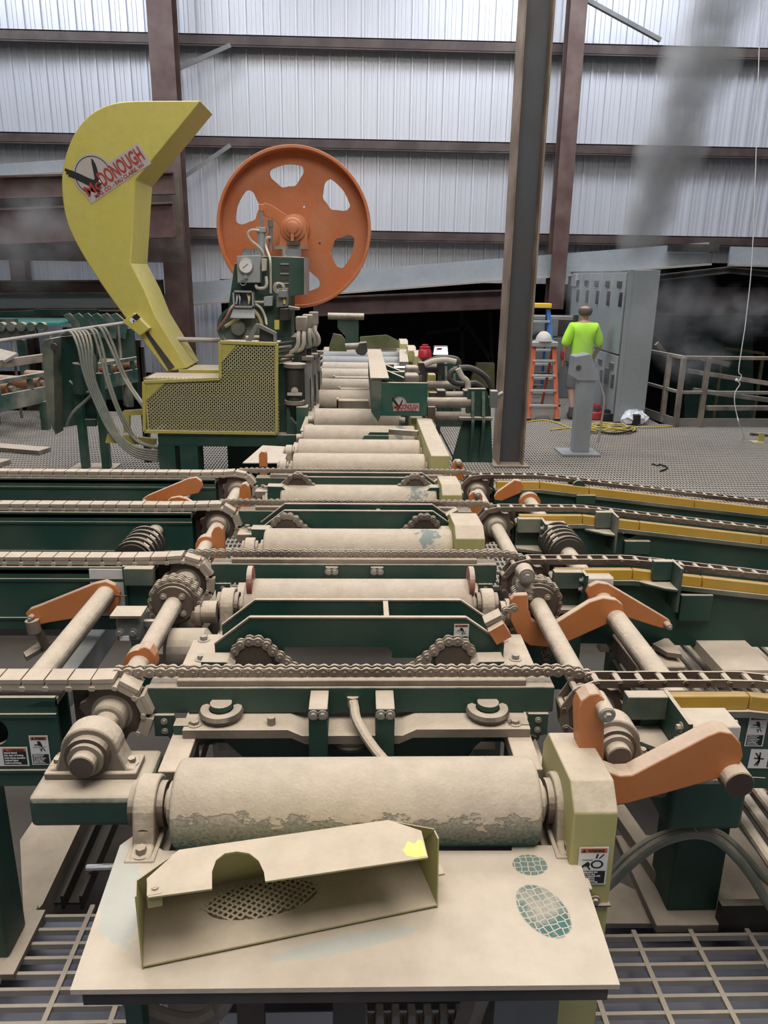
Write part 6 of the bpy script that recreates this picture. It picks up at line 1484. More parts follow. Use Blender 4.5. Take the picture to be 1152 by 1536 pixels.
# cabinet at the back, behind the man
Yb = 14.4
t = thing('wall_cabinet', 'wide grey electrical cabinet standing behind the man and the ladders', 'cabinet', P(840, 605, Y=Yb))
a = P(800, 474, Y=Yb); b = P(885, 600, Y=Yb); mb = MB(); mb.bb(a.x, b.x, Yb, Yb + .5, 0, a.z); part('body', mb, M['grey_d'], t, .01)
for (u0, u1, v0, v1, nm, m) in ((837, 858, 479, 503, 'dark_window', 'dark'), (818, 838, 507, 560, 'door', 'grey_d'), (860, 884, 472, 500, 'dark_window', 'dark'), (802, 836, 477, 504, 'door', 'grey_d')):
    a = P(u0, v0, Y=Yb); b = P(u1, v1, Y=Yb); mb = MB(); mb.bb(a.x, b.x, Yb - .03, Yb, b.z, a.z); part(nm, mb, M[m], t, .004)
t = thing('overhead_box', 'grey box hanging high beside the cabinet doors under the eave channel', 'box', P(885, 420, Y=14.9))
a = P(864, 411, Y=14.6); b = P(892, 430, Y=14.6); mb = MB(); mb.bb(a.x, b.x, 14.6, 14.9, b.z, a.z); part('box', mb, M['grey'], t, .006)
mb = MB(); mb.cyl(P(878, 430, Y=14.7), P(877, 470, Y=14.7), .02, n=8); part('conduit', mb, M['tan_d'], t)

# ---- orange step ladder in front, blue one behind
def ladder(Y, pxl, pxr, vt, vb, uT0, uT1, n, rail, step, label, cap, capm, back=.75):
    a = P(pxl, vb, Z=0 if Y is None else 0); t = thing('step_ladder', label, 'ladder', P((pxl + pxr) / 2, vb, Y=Y))
    bl = P(pxl, vb, Y=Y); br = P(pxr, vb, Y=Y); bl.z = br.z = 0.0
    tl = P(uT0, vt, Y=Y + .35); tr = P(uT1, vt, Y=Y + .35)
    for p, q in ((bl, tl), (br, tr)):
        mb = MB(); mb.bar(p, q, .075, .03, up=(0, 1, 0)) if False else mb.bar(p, q, .07, .035, up=(0, 1, 0)); part('side_rail', mb, rail, t, .004)
        r_ = V((p.x + (q.x - p.x) * .2, Y + .35 + back, 0)); s_ = V((q.x, q.y + .05, q.z))
        mb = MB(); mb.bar(r_, s_, .04, .03, up=(0, 1, 0)); part('rear_rail', mb, rail, t)
        mb = MB(); mb.box(p + V((0, 0, .02)), (.09, .06, .05)); part('foot', mb, M['black'], t, .004)
    for k in range(1, n + 1):
        f = k / (n + 1.0); p = bl.lerp(tl, f); q = br.lerp(tr, f)
        mb = MB(); mb.bar(p, q, .09, .035); part('step', mb, step, t, .003)
        p2 = V((bl.x * .8 + br.x * .2, Y + .35 + back, 0)).lerp(tl, f); q2 = V((br.x * .8 + bl.x * .2, Y + .35 + back, 0)).lerp(tr, f)
        mb = MB(); mb.bar(p2, q2, .03, .02); part('rear_bar', mb, M['grey_d'], t)
    # arched lower brace
    f = 1 / (n + 1.0); p = bl.lerp(tl, f); q = br.lerp(tr, f); w2 = (q - p)
    pl = [(p.x, p.z - .02), (q.x, q.z - .02), (br.x, .05), (br.x - .06, .05)] + [(p.x + w2.x * (.86 - .72 * k / 8), p.z - .10 - .14 * abs(2 * k / 8 - 1) ** 2) for k in range(9)] + [(bl.x + .06, .05), (bl.x, .05)]
    mb = MB(); mb.prism(pl, 'y', p.y - .02, p.y + .01); part('arched_brace', mb, M['alu'], t)
    mb = MB(); c = (tl + tr) / 2; mb.box(c + V((0, .05, .03)), (abs(tr.x - tl.x) + .10, .24, .08)); part('top_cap', mb, capm, t, .012)
    mb = MB(); z = (tl.z) * .42; p = bl.lerp(tl, .4); mb.bar(p, V((p.x + .12, Y + .6, p.z + .15)), .02, .01); part('spreader', mb, M['alu'], t)
    return t
ladder(12.0, 792, 836, 519, 625, 801, 831, 4, M['ladder_o'], M['alu'], 'orange fibreglass step ladder with aluminium steps and grey top cap, next to the steel column', .8, M['alu'])
ladder(13.4, 770, 836, 461, 612, 792, 822, 6, M['ladder_b'], M['alu'], 'blue step ladder with a yellow top standing behind the orange one', .8, M['yellow_bright'])
p = P(816, 511, Y=12.36); z_ = P(816, 519, Y=12.36).z + .075
t = thing('hard_hat', 'white hard hat resting on top of the orange ladder', 'hard hat', (p.x, 12.40, z_))
mb = MB(); mb.sphere((p.x, 12.40, z_ + .01), .13, 20, 8, (1, 1.15, 1.1), 0, PI / 2); part('shell', mb, M['uhmw'], t)
mb = MB(); mb.lathe((p.x, 12.40, z_), (0, 0, 1), [(0, .16), (.012, .16)], 20); part('brim', mb, M['uhmw'], t)
mb = MB(); mb.bar((p.x - .17, 12.44, z_ + .05), (p.x - .06, 12.44, z_ + .12), .1, .1); part('ear_muff', mb, M['ink'], t, .02)

# ---- pedestal
py = 9.66; c = P(866, 680, Z=0)
t = thing('pedestal_stand', 'grey steel pedestal with a wedge-shaped head bolted to the grating, before the man', 'pedestal', (c.x, py, 0))
mb = MB(); mb.bb(c.x - .25, c.x + .25, py - .20, py + .22, 0, .03); part('base_plate', mb, M['grey'], t, .004)
x0 = P(862, 620, Y=py).x; x1 = P(886, 620, Y=py).x; zh = P(870, 572, Y=py).z
mb = MB(); mb.bb(x0 - .0, x1, py - .08, py + .08, .03, zh + .05); part('post', mb, M['grey'], t, .006)
hd = PXZ([(863, 535), (886, 531), (900, 566), (899, 571), (868, 571), (860, 565)], py - .12)
mb = MB(); mb.prism(hd, 'y', py - .12, py + .14); part('head', mb, M['grey'], t, .006)
mb = MB(); a = P(868, 552, Y=py - .125); mb.cyl((a.x, py - .125, a.z), (a.x, py - .118, a.z), .035, n=12); part('button_hole', mb, M['brown'], t)
mb = MB(); mb.tube([P(898, 570, Y=py + .05), P(903, 585, Y=py + .08), P(906, 605, Y=py + .1), V((c.x + .32, py + .2, .1))], .012, 8, 4); part('cable', mb, M['whitehose'], t)

# ---- man seen from behind
MX, MY = P(857, 622, Z=0).x, 12.3
t = thing('person', 'man in a lime green t-shirt and grey shorts seen from behind, walking to the cabinets', 'person', (MX, MY, 0))
def skin(name, J, E, mat_, parent, root=0, sub=1):
    """continuous surface grown round joints: J = [(x, y, z, r)], E = edges"""
    me = bpy.data.meshes.new(name); me.from_pydata([(MX + a, MY + b, c_) for a, b, c_, r in J], E, [])
    o = link(name, me, parent); me.materials.append(mat_)
    md = o.modifiers.new('skin', 'SKIN'); md.use_smooth_shade = True
    lay = me.skin_vertices[0].data
    for i, (a, b, c_, r) in enumerate(J):
        lay[i].radius = (r, r) if not isinstance(r, tuple) else r
        lay[i].use_root = (i == root)
    s_ = o.modifiers.new('round', 'SUBSURF'); s_.levels = sub; s_.render_levels = sub
    return o
J = [(0, 0, .98, .125), (.0, .0, 1.15, .125), (0, .01, 1.34, .135), (0, .01, 1.46, .085), (0, .02, 1.53, .056), (.005, .03, 1.61, .075), (.005, .025, 1.70, .095), (.005, .02, 1.765, .07),      # 0-7 spine, head
     (-.20, .01, 1.43, .068), (-.27, .0, 1.16, .047), (-.265, .07, .93, .034),                        # 8-10 left arm
     (.20, .01, 1.43, .068), (.28, .02, 1.15, .047), (.25, .18, .96, .034),                           # 11-13 right arm
     (-.11, .0, .88, .10), (-.13, -.02, .50, .066), (-.115, -.16, .13, .045), (-.12, -.02, .035, .04),        # 14-17 left leg
     (.11, .02, .88, .10), (.12, .12, .50, .066), (.13, .18, .11, .045), (.13, .30, .04, .04)]              # 18-21 right leg
E = [(0, 1), (1, 2), (2, 3), (3, 4), (4, 5), (5, 6), (6, 7), (3, 8), (8, 9), (9, 10), (3, 11), (11, 12), (12, 13), (0, 14), (14, 15), (15, 16), (16, 17), (0, 18), (18, 19), (19, 20), (20, 21)]
def hand(J, E, wrist, sgn):
    wx, wy, wz, _ = J[wrist]; n = len(J)
    J.append((wx + sgn * .005, wy + .01, wz - .06, .036)); E.append((wrist, n)); palm = n
    for k in range(4):
        m_ = len(J); ox = (-.03 + .02 * k); L_ = (.06, .075, .07, .055)[k]
        J.append((wx + ox * .4, wy + ox + .01, wz - .10, .010)); J.append((wx + ox * .4 - sgn * .012, wy + ox + .02, wz - .10 - L_ * .55, .009)); J.append((wx + ox * .4 - sgn * .03, wy + ox + .025, wz - .10 - L_, .008))
        E += [(palm, m_), (m_, m_ + 1), (m_ + 1, m_ + 2)]
    m_ = len(J); J.append((wx - sgn * .02, wy + .045, wz - .07, .011)); J.append((wx - sgn * .03, wy + .06, wz - .105, .009)); E += [(palm, m_), (m_, m_ + 1)]
hand(J, E, 10, -1); hand(J, E, 13, 1)
for s in (-1, 1):                                    # ears
    n = len(J); J.append((.005 + s * .098, .03, 1.675, .018)); E.append((6, n))
n = len(J); J.append((.005, .12, 1.67, .018)); E.append((6, n))        # nose, on the far side of the head
skin('body', J, E, M['skin'], t)
mb = MB(); mb.sphere((MX + .005, MY + .012, 1.68), .108, 18, 6, (1, 1.08, .9), -.75, .45); part('hair', mb, M['hair'], t, label='short hair around a bald crown')
for s in (-1, 1):
    mb = MB(); mb.sphere((MX + .005 + s * .034, MY + .105, 1.70), .013, 8, 6); part('eye', mb, M['white'], t)
mb = MB(); mb.box((MX + .005, MY + .108, 1.615), (.05, .01, .012)); part('mouth', mb, M['pink'], t, .003)
SJ = [(0, 0, .80, .19), (0, 0, 1.00, .185), (0, .005, 1.26, .19), (0, .01, 1.42, .135), (0, .012, 1.50, .085), (-.165, .01, 1.42, .108), (-.25, .005, 1.25, .088), (-.275, .0, 1.12, .082), (.165, .01, 1.42, .108), (.255, .012, 1.25, .088), (.285, .02, 1.11, .082)]
SE = [(0, 1), (1, 2), (2, 3), (3, 4), (3, 5), (5, 6), (6, 7), (3, 8), (8, 9), (9, 10)]
skin('shirt', [(a, b, c_, (r, r * .9) if i < 4 else r) for i, (a, b, c_, r) in enumerate(SJ)], SE, M['hivis'], t, 0, 2)
PJ = [(0, 0, .90, .16), (-.10, .0, .80, .125), (-.125, -.01, .56, .115), (-.13, -.02, .44, .112), (.10, .01, .80, .125), (.12, .08, .56, .115), (.12, .11, .44, .112)]
skin('shorts', PJ, [(0, 1), (1, 2), (2, 3), (0, 4), (4, 5), (5, 6)], M['shorts'], t, 0, 2)
for (x, y, z, dy) in ((-.118, -.11, .05, .0), (.13, .24, .05, 0)):
    mb = MB(); mb.sphere((MX + x, MY + y + .03, z + .005), .06, 14, 8, (.85, 2.3, .95)); mb.cyl((MX + x, MY + y - .05, z), (MX + x + .0, MY + y - .055, z + .15), .06, .058, n=14); part('boot', mb, M['boot'], t)
mb = MB(); mb.box((MX - .30, MY + .03, 1.0), (.05, .06, .14)); mb2 = mb; part('red_rag', mb, M['red_plastic'], t, .02)

# ---- things on the floor by the cabinets
t = thing('cord_coil', 'loose coil of yellow and black extension cords on the grating before the cabinets', 'cord', P(915, 645, Z=0))
cc = P(912, 644, Z=.03)
for k, (R, m, h) in enumerate([(.40, 'blackhose', .015), (.36, 'cordy', .03), (.33, 'cordy', .05), (.28, 'cordy', .065), (.24, 'green_b', .05), (.30, 'cordy', .075), (.42, 'blackhose', .03)]):
    mb = MB(); pts = []
    for q in range(30):
        a = q * 2 * PI / 26 + k; r_ = R * (1 + .12 * math.sin(3 * a + k * 2)); pts.append((cc.x + r_ * 1.05 * math.cos(a) + .03 * math.sin(k * 5), cc.y + r_ * .6 * math.sin(a), h + .012 + .012 * math.sin(5 * a + k)))
    mb.tube(pts, .012, 6, 2); part('loop', mb, M[m], t)
mb = MB(); mb.tube([P(825, 645, Z=.012), P(862, 641, Z=.012), P(900, 640, Z=.012), P(960, 641, Z=.012), P(1000, 640, Z=.012), P(1025, 636, Z=.012), P(1050, 627, Z=.10)], .012, 6, 5); solo('extension_cord', mb, M['cordy'], 'yellow extension cord trailing along the grating to the railing', 'cord')
mb = MB(); mb.tube([P(790, 633, Z=.012), P(815, 630, Z=.012), P(835, 634, Z=.012), P(862, 645, Z=.012)], .012, 6, 5); solo('extension_cord', mb, M['cordy'], 'yellow extension cord lying under the orange ladder', 'cord')
for i, (u, v, m, lab) in enumerate([(894, 626, 'red_plastic', 'small red and black power tool on the floor, nearest the pedestal'), (910, 628, 'ink', 'black tool case on the floor between the red tools'), (918, 627, 'red_plastic', 'red tool case on the floor before the cabinet doors'), (928, 629, 'ink', 'black cordless drill battery on the floor at the cabinet corner')]):
    p = P(u, v + 3, Z=0); t = thing('power_tool', lab, 'tool', p, 'tools by the cabinets')
    mb = MB(); mb.bb(p.x - .09, p.x + .09, p.y - .08, p.y + .08, 0, .13); part('case', mb, M[m], t, .02)
    mb = MB(); mb.bb(p.x - .03, p.x + .03, p.y - .05, p.y + .05, .13, .18); part('handle', mb, M['ink'], t, .01)
p = P(895, 612, Y=12.3); mb = MB(); mb.bb(p.x - .07, p.x + .07, 12.3, 12.45, p.z - .04, p.z + .05); mb.cyl((p.x, 12.38, 0), (p.x, 12.38, p.z), .03, n=8); solo('red_tool', mb, M['red_plastic'], 'small red tool on a dark stand beside the pedestal cable', 'tool', bevel=.01)
p = P(950, 636, Z=0); t = thing('plastic_bag', 'crumpled clear plastic bag at the foot of the tall grey cabinet', 'bag', p)
mb = MB(); mb.sphere((p.x, p.y, .10), .17, 14, 9, (1.25, .8, .6))
for i, q in enumerate(mb.v): mb.v[i] = V((q.x + random.uniform(-.035, .035), q.y + random.uniform(-.03, .03), max(.002, q.z + random.uniform(-.04, .04))))
part('film', mb, M['clear'], t, sharp=10); mb = MB(); mb.bb(p.x - .06, p.x + .05, p.y - .16, p.y - .06, .03, .17); part('black_tool', mb, M['ink'], t, .01)
# yellow bracket, black twist of wire, bar
p = P(1136, 663, Z=0); t = thing('yellow_bracket', 'small yellow angle bracket standing on the grating near the railing post', 'bracket', p)
mb = MB(); mb.bb(p.x - .10, p.x + .06, p.y - .08, p.y + .05, 0, .012); part('foot', mb, M['yellow'], t); mb = MB(); mb.bb(p.x + .0, p.x + .08, p.y - .02, p.y + .0, 0, .13); part('upright', mb, M['yellow'], t)
mb = MB(); mb.cyl(P(1125, 650, Z=.03), P(1160, 653, Z=.03), .022, n=8); solo('black_bar', mb, M['dark'], 'short black bar on the grating behind the yellow bracket', 'bar')
mb = MB(); mb.tube([P(978, 696, Z=.01), P(986, 698, Z=.01), P(991, 697, Z=.01), P(1001, 702, Z=.01), P(990, 707, Z=.01)], .01, 6, 4); solo('wire_scrap', mb, M['ink'], 'black scrap of wire lying on the open grating', 'wire')
# hanging white cable
t = thing('hanging_cable', 'thin white cable hanging in front of the dark bay with a knot near its end', 'cable', P(1112, 660, Z=0))
Yh = 9.8
pts = [P(1142, -40, Y=Yh), P(1130, 350, Y=Yh), P(1120, 470, Y=Yh), P(1113, 520, Y=Yh), P(1108, 556, Y=Yh), P(1112, 563, Y=Yh), P(1109, 571, Y=Yh), P(1104, 570, Y=Yh), P(1110, 576, Y=Yh), P(1103, 588, Y=Yh), P(1102, 605, Y=Yh), P(1106, 625, Y=Yh), P(1109, 636, Y=Yh), P(1116, 654, Z=.01)]
mb = MB(); mb.tube(pts, .0055, 6, 5); part('cable', mb, M['white'], t)
mb = MB(); mb.sphere(P(1105, 570, Y=Yh), .02); part('knot', mb, M['white'], t)

# ---- railing round the pit
t = thing('guard_railing', 'grey steel guard railing with kick plate turning the corner round the dark pit', 'railing', P(1015, 640, Z=0))
c0 = P(1013, 640, Z=0); c1 = V((8.6, c0.y + .1, 0)); c2 = P(962, 622, Z=0); hgt = 1.05
for (p, q) in ((c2, c0), (c0, c1)):
    for z, w_, m in ((hgt, .05, 'tan'), (.53, .045, 'steel')):
        mb = MB(); mb.bar(p + V((0, 0, z)), q + V((0, 0, z)), w_, w_); part('rail', mb, M[m], t, .004)
    mb = MB(); mb.bar(p + V((0, 0, .06)), q + V((0, 0, .06)), .015, .14); part('kick_plate', mb, M['steel'] if 'rail' not in M else M['rail'], t)
for p in (c0, c0 + V((.38, .01, 0)), c0 + V((1.62, .02, 0)), c0 + V((2.9, .03, 0)), c2.lerp(c0, .62)):
    mb = MB(); mb.bb(p.x - .035, p.x + .035, p.y - .035, p.y + .035, 0, hgt); part('post', mb, M['tan_d'], t, .004)
# ---- dim machinery in the dark bay
mb = MB(); mb.prism(PXZ([(1028, 478), (1130, 476), (1132, 760), (1026, 760)], 19.5), 'y', 19.5, 20.5); solo('dim_green_machine', mb, M['green_x'] if 'green_x' in M else M['green_b'], 'dim green machine housing seen in the dark bay over the railing', 'machine', bevel=.02)
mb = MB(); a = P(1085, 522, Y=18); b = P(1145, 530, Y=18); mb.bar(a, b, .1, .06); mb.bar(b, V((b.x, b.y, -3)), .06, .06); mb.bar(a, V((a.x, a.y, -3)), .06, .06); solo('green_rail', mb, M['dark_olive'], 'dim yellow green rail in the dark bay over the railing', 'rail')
mb = MB(); a = P(1058, 538, Y=16); b = P(1090, 546, Y=16); mb.bar(a, b, .3, .10); solo('timber_block', mb, M['tan'], 'pale timber block in the dark bay behind the railing', 'timber')
for k, (a, b, Y) in enumerate([((1030, 556), (1152, 575), 15), ((1040, 585), (1152, 600), 14.5), ((1060, 612), (1152, 612), 14), ((985, 515), (1010, 548), 14.0)]):
    mb = MB(); mb.bar(P(*a, Y=Y), P(*b, Y=Y), .08, .08); solo('pit_beam', mb, M['tan_d'] if k < 3 else M['brown'], ['upper of the dim beams down in the pit behind the railing', 'middle dim beam down in the pit behind the railing', 'lowest dim beam down in the pit behind the railing', 'sloping brown board beside the cabinet behind the railing'][k], 'beam', 'dim pit beams')
for k, (a, b) in enumerate([((692, 465), (694, 560)), ((735, 468), (738, 560)), ((696, 480), (736, 540)), ((640, 500), (700, 492))]):
    mb = MB(); mb.bar(P(*a, Y=19), P(*b, Y=19), .09, .09, up=(0, 1, 0)); solo('bay_post', mb, M['void2'], ['dim upright post in the dark bay behind the rear stanchion', 'dim upright post in the dark bay close to the steel column', 'dim slanting brace in the dark bay behind the hydraulic hoses', 'dim cross bar in the dark bay above the monitor'][k], 'post', 'dim bay frame')
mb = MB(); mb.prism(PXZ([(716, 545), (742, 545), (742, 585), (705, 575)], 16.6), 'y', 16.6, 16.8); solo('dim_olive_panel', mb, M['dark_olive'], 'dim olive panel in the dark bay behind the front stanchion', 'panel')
# ================================================================ UNDER AND AROUND THE FRONT
# left: dusty flat beam, dark channel track, blue pipe
mb = MB(); mb.slab(PZ([(36, 1388), (64, 1356), (132, 1213), (185, 1100), (150, 1100), (62, 1213), (30, 1260)], -.02), .12); solo('floor_beam', mb, M['tan'], 'dusty flat floor beam running back beside the square leg', 'beam')
t = thing('channel_track', 'dark open channel track on the floor between the dusty beam and the roller frame', 'track', P(180, 1320, Z=0))
q = PZ([(66, 1354), (122, 1354), (182, 1212), (134, 1212)], -.10); mb = MB(); mb.slab(q, .01); part('bed', mb, M['blacksteel'], t)
for a, b in (((66, 1354), (134, 1212)), ((122, 1354), (182, 1212)), ((94, 1354), (158, 1212))):
    mb = MB(); mb.bar(P(*a, Z=-.07), P(*b, Z=-.07), .012, .06); part('lip', mb, M['blacksteel'], t)
mb = MB(); mb.cyl(P(130, 1302, Z=-.02), P(300, 1296, Z=-.02), .014, n=10); solo('bright_pipe', mb, M['chrome'], 'thin bright pipe crossing the dark channel track', 'pipe')
mb = MB(); mb.bb(-1.32, -1.09, 1.94, 2.20, 0.0, .02); solo('foot_plate', mb, M['tan'], 'dusty foot plate under the square leg', 'plate')
# hood side, between front and second rows: grey box beam, sensor box, fork
mb = MB(); a = P(240, 1000, Z=.62); b = P(430 / 2 + 190, 860, Z=.62)
mb.bar(P(80, 1040, Z=.60), P(163, 928, Z=.60), .13, .12); solo('grey_box_beam', mb, M['grey'], 'grey painted box beam between the two dusty shafts on the hood side', 'beam', bevel=.006)
t = thing('sensor_box', 'small grey sensor box with two bolts beside the hood side chain wheel', 'sensor', P(190, 945, Y=2.6))
a = P(172, 930, Y=2.6); b = P(213, 963, Y=2.6); mb = MB(); mb.bb(a.x, b.x, 2.6, 2.72, b.z, a.z); part('box', mb, M['grey_d'], t, .01)
for u in (180, 200):
    p = P(u, 949, Y=2.6); mb = MB(); bolt(mb, p, (0, -1, 0), .010, .012); part('bolt', mb, M['steel'], t)
p = P(187, 957, Y=2.6); mb = MB(); mb.box((p.x, 2.598, p.z), (.035, .004, .018)); part('rating_plate', mb, M['white'], t)
mb = MB(); mb.bb(a.x - .01, b.x + .01, 2.58, 2.67, a.z + .015, a.z + .025); part('bracket', mb, M['tan'], t)
mb = MB(); mb.bb(b.x, b.x + .06, 2.64, 2.66, (a.z + b.z) / 2, (a.z + b.z) / 2 + .02); part('arm', mb, M['steel'], t)
# cylinder hung on the left lever
t = thing('lever_cylinder', 'dusty cylinder hanging from the tip of the hood side lever', 'cylinder', P(60, 960, Y=2.9))
mb = MB(); mb.cyl(P(48, 930, Y=2.92), P(52, 948, Y=2.92), .028, n=14); part('rod_end', mb, M['tan'], t); mb = MB(); mb.cyl(P(54, 940, Y=2.94), P(70, 972, Y=2.98), .018, n=12); part('rod', mb, M['tan'], t)
mb = MB(); mb.slab(PZ([(36, 985), (60, 968), (78, 970), (40, 992)], .62), .02); part('foot', mb, M['tan'], t)
# grey tube behind the left pipes
mb = MB(); mb.bar(P(258, 1000, Z=.74), P(338, 895, Z=.74), .12, .10); solo('gear_motor_bed', mb, M['tan_d'], 'dusty flat bed under the hood side chain loop', 'beam')
t = thing('gear_motor', 'dusty round gear motor low under the hood side chain loop', 'motor', P(280, 975, Y=2.6))
p = P(285, 985, Y=2.6); mb = MB(); mb.lathe((p.x - .1, 2.65, p.z), (1, 0, .0), [(0, .05), (.02, .085), (.15, .085), (.17, .06)], 20); part('body', mb, M['tan_d'], t)
mb = MB(); mb.box((p.x, 2.65, p.z - .08), (.2, .14, .02)); part('foot', mb, M['tan_d'], t)
# tube between sprocket bearing and roller 2
for s, nm, x0, x1 in ((-1, 'hood', -.66, -.56), (1, 'column', .57, .66)):
    mb = MB(); mb.cyl((x0, 2.83, .87), (x1, 2.83, .87), .045, n=16); mb.cyl((x0 + .02, 2.83, .87), (x0 + .04, 2.83, .87), .055, n=16); solo('drive_coupling', mb, M['tan'], 'dusty shaft coupling at the %s end of the roller with red washers' % nm, 'coupling', 'roller couplings')
# chain from hooked arm side running down in front (column side) to the kicker frame
pts = [(0.60, .95)] ; 
t = place_chain('roller_chain', 'dusty roller chain running down over a wheel between kicker frame and hooked arm', [(.55, .66), (.535, .86)] + [(.575 - .04 * math.cos(a), .94 + .045 * math.sin(a)) for a in [0, .5, 1, 1.5, 2]], 2.62, PT, RL2, 'drive chains')
# drooping chains at beam ends, both sides of front row
for (x0, x1, nm) in ((-.60, -.40, 'hood'), (.42, .60, 'column')):
    pts = [(x0, .80)] + [(x0 + (x1 - x0) * k / 6, .80 - .05 * math.sin(PI * k / 6)) for k in range(1, 7)]
    place_chain('return_chain', 'slack return chain under the front lift beam at the %s end' % nm, pts, 2.12, PT, RL, 'return chains')

# ---- column side: square tube, post with base plate, hoses, rods
mb = MB(); x0 = P(1003, 1190, Y=1.98).x; x1 = P(1116, 1190, Y=1.98).x
mb.bb(x0, x1, 1.96, 2.35, P(1060, 1246, Y=1.96).z, P(1060, 1170, Y=1.96).z); solo('support_tube', mb, M['green'], 'dark green square tube end on top of the post behind the front orange arm', 'beam', bevel=.015)
t = thing('support_post', 'dark green square post on a dusty base plate on the column side', 'post', P(1040, 1355, Z=0))
xa_ = P(1003, 1350, Y=2.16).x; xb_ = P(1078, 1350, Y=2.16).x; mb = MB(); mb.bb(xa_, xb_, 2.16, 2.33, .02, .55); part('post', mb, M['green'], t, .008)
mb = MB(); mb.bb(xa_ - .06, xb_ + .10, 2.10, 2.55, -.015, .02); part('base_plate', mb, M['tan_d'], t, .004)
for (px, lab) in (([(940, 1300), (1030, 1390), (1090, 1390), (1090, 1380), (980, 1290)], None),): pass
mb = MB(); mb.slab(PZ([(905, 1318), (1040, 1385), (1040, 1392), (905, 1392)], -.04), .02); solo('floor_plate', mb, M['tan_d'], 'dusty floor plate between pale yellow guard and green post', 'plate')  # dusty, in a duller tone that holds the shadow lying on it
mb = MB(); mb.slab(PZ([(1090, 1372), (1160, 1360), (1160, 1310), (1060, 1180), (1040, 1180)], -.02), .02); solo('floor_plate', mb, M['tan_d'], 'dusty floor plate under the green post on the column side', 'plate')  # duller dust tone again puts the shadow into the colour
mb = MB(); mb.bar(P(925, 1215, Z=.05), P(1010, 1340, Z=.05), .06, .05); solo('floor_rail', mb, M['tan_d'], 'dusty rail on the floor running up to the green post', 'rail')
mb = MB(); a = P(1085, 1362, Z=.1); b = P(1180, 1400, Z=-.02); mb.bb(a.x, b.x, 2.10, 2.13, -.05, a.z); solo('kick_plate', mb, M['dark'], 'black kick plate at the edge of the front grating on the column side', 'plate')
for i, pts in enumerate([[(900, 1325), (945, 1283), (985, 1258), (1030, 1246), (1075, 1250), (1110, 1278), (1140, 1310), (1180, 1345)], [(900, 1335), (950, 1292), (990, 1264), (1035, 1251), (1072, 1258), (1104, 1285), (1130, 1318), (1165, 1370)]]):
    mb = MB(); mb.tube([V((.64, 2.02 - .03 * i, .28))] + [P(u, v, Y=2.08 - .03 * i) for u, v in pts] + [V((1.46 + .06 * i, 2.04 - .03 * i, .12)), V((1.56 + .06 * i, 2.0 - .03 * i, .016))], .016, 10, 5); solo('hydraulic_hose', mb, M['hose'], ['grey-green hose arching across the green post, upper of two', 'grey-green hose arching across the green post, lower of two'][i], 'hose', 'hoses across the green post')
mb = MB(); mb.tube([P(1018, 1188, Y=2.05), P(1026, 1215, Y=2.04), P(1040, 1240, Y=2.04), P(1052, 1256, Y=2.04)], .003, 6, 4); mb.tube([P(1022, 1205, Y=2.05), P(1012, 1218, Y=2.04)], .003, 6); mb.tube([P(1022, 1200, Y=2.05), P(1019, 1195, Y=2.04)], .003, 6); solo('wire_scrap', mb, M['tan_d'], 'thin loose wire dangling on the dark green post', 'wire')
# bare rods of the outfeed deck
t = thing('rod_deck', 'deck of parallel bare dusty rods sloping away on the column side', 'rod deck', (1.9, 2.6, .4))
mb = MB(); mb.cyl((0, 1.75, .44), (0, 4.6, .50), .019, n=10); me = mb.mesh('rod', M['tan'])
k = 0; x = 1.28
while x < 2.9:
    place('rod', me, t, Matrix.Translation((x, 0, 0))); x += .062
for y in (2.3, 3.5):
    mb = MB(); mb.bb(1.22, 2.95, y - .03, y + .03, .36, .43); part('cross_bar', mb, M['tan_d'], t)
for x in (1.3, 2.8):
    for y in (2.3, 3.5):
        mb = MB(); mb.bb(x - .03, x + .03, y - .03, y + .03, -.2, .38); part('leg', mb, M['green_d'], t)
mb = MB(); a = P(1100, 1150, Y=2.2); mb.bar(P(1090, 1158, Y=2.15), P(1200, 1166, Y=2.15), .04, .03); solo('edge_angle', mb, M['dark'], 'dark angle bar across the rods under the front column side beam', 'bar')
# plank with boot marks beside rods, and dusty walk beam
q = PZ([(1010, 940), (1072, 935), (1152, 1012), (1150, 1022), (1082, 1022)], .62); mb = MB(); mb.slab(q, .05); solo('walk_plank', mb, M['walk'] if 'walk' in M else M['plate'], 'dusty walk plank with green boot marks beside the bare rods', 'plank')
mb = MB(); mb.prism([(2.35, .30), (2.35, .57), (3.0, .57), (3.0, .30)], 'x', P(1040, 1000, Y=2.35).x - .05, P(1040, 1000, Y=2.35).x - .03); solo('plank_side', mb, M['green'], 'dark green side plate under the walk plank', 'plate')
for i, (a, b, z, w_) in enumerate([((905, 925), (975, 1012), .66, .11), ((940, 925), (1010, 1012), .60, .10)]):
    mb = MB(); mb.bar(P(*a, Z=z), P(*b, Z=z), w_, .08); solo('box_beam', mb, M['tan'], ['dusty box beam beside the column side arm shaft, inner one', 'dusty box beam beside the column side arm shaft, outer one'][i], 'beam', 'box beams', .008)
mb = MB(); mb.slab(PZ([(978, 972), (1000, 962), (1012, 975), (1022, 988), (1000, 985)], .66), .02); solo('anchor_plate', mb, M['tan'], 'dusty foot plate below the tip of the straight orange lever', 'plate')
mb = MB(); mb.cyl(P(1000, 940, Y=3.0), P(992, 968, Y=3.02), .022, n=12); solo('lever_rod', mb, M['tan_d'], 'short dusty rod under the tip of the straight orange lever', 'rod')
# inner dark wall plates closing the gaps under the chain beams
for s, x0, x1 in ((-1, -.95, -.60), (1, .62, .95)):
    mb = MB(); mb.bb(x0, x1, 2.95, 3.0, .45, .80); solo('cross_plate', mb, M['green'], 'dark green cross plate under the second chain row, %s side' % ('hood' if s < 0 else 'column'), 'plate', 'cross plates')
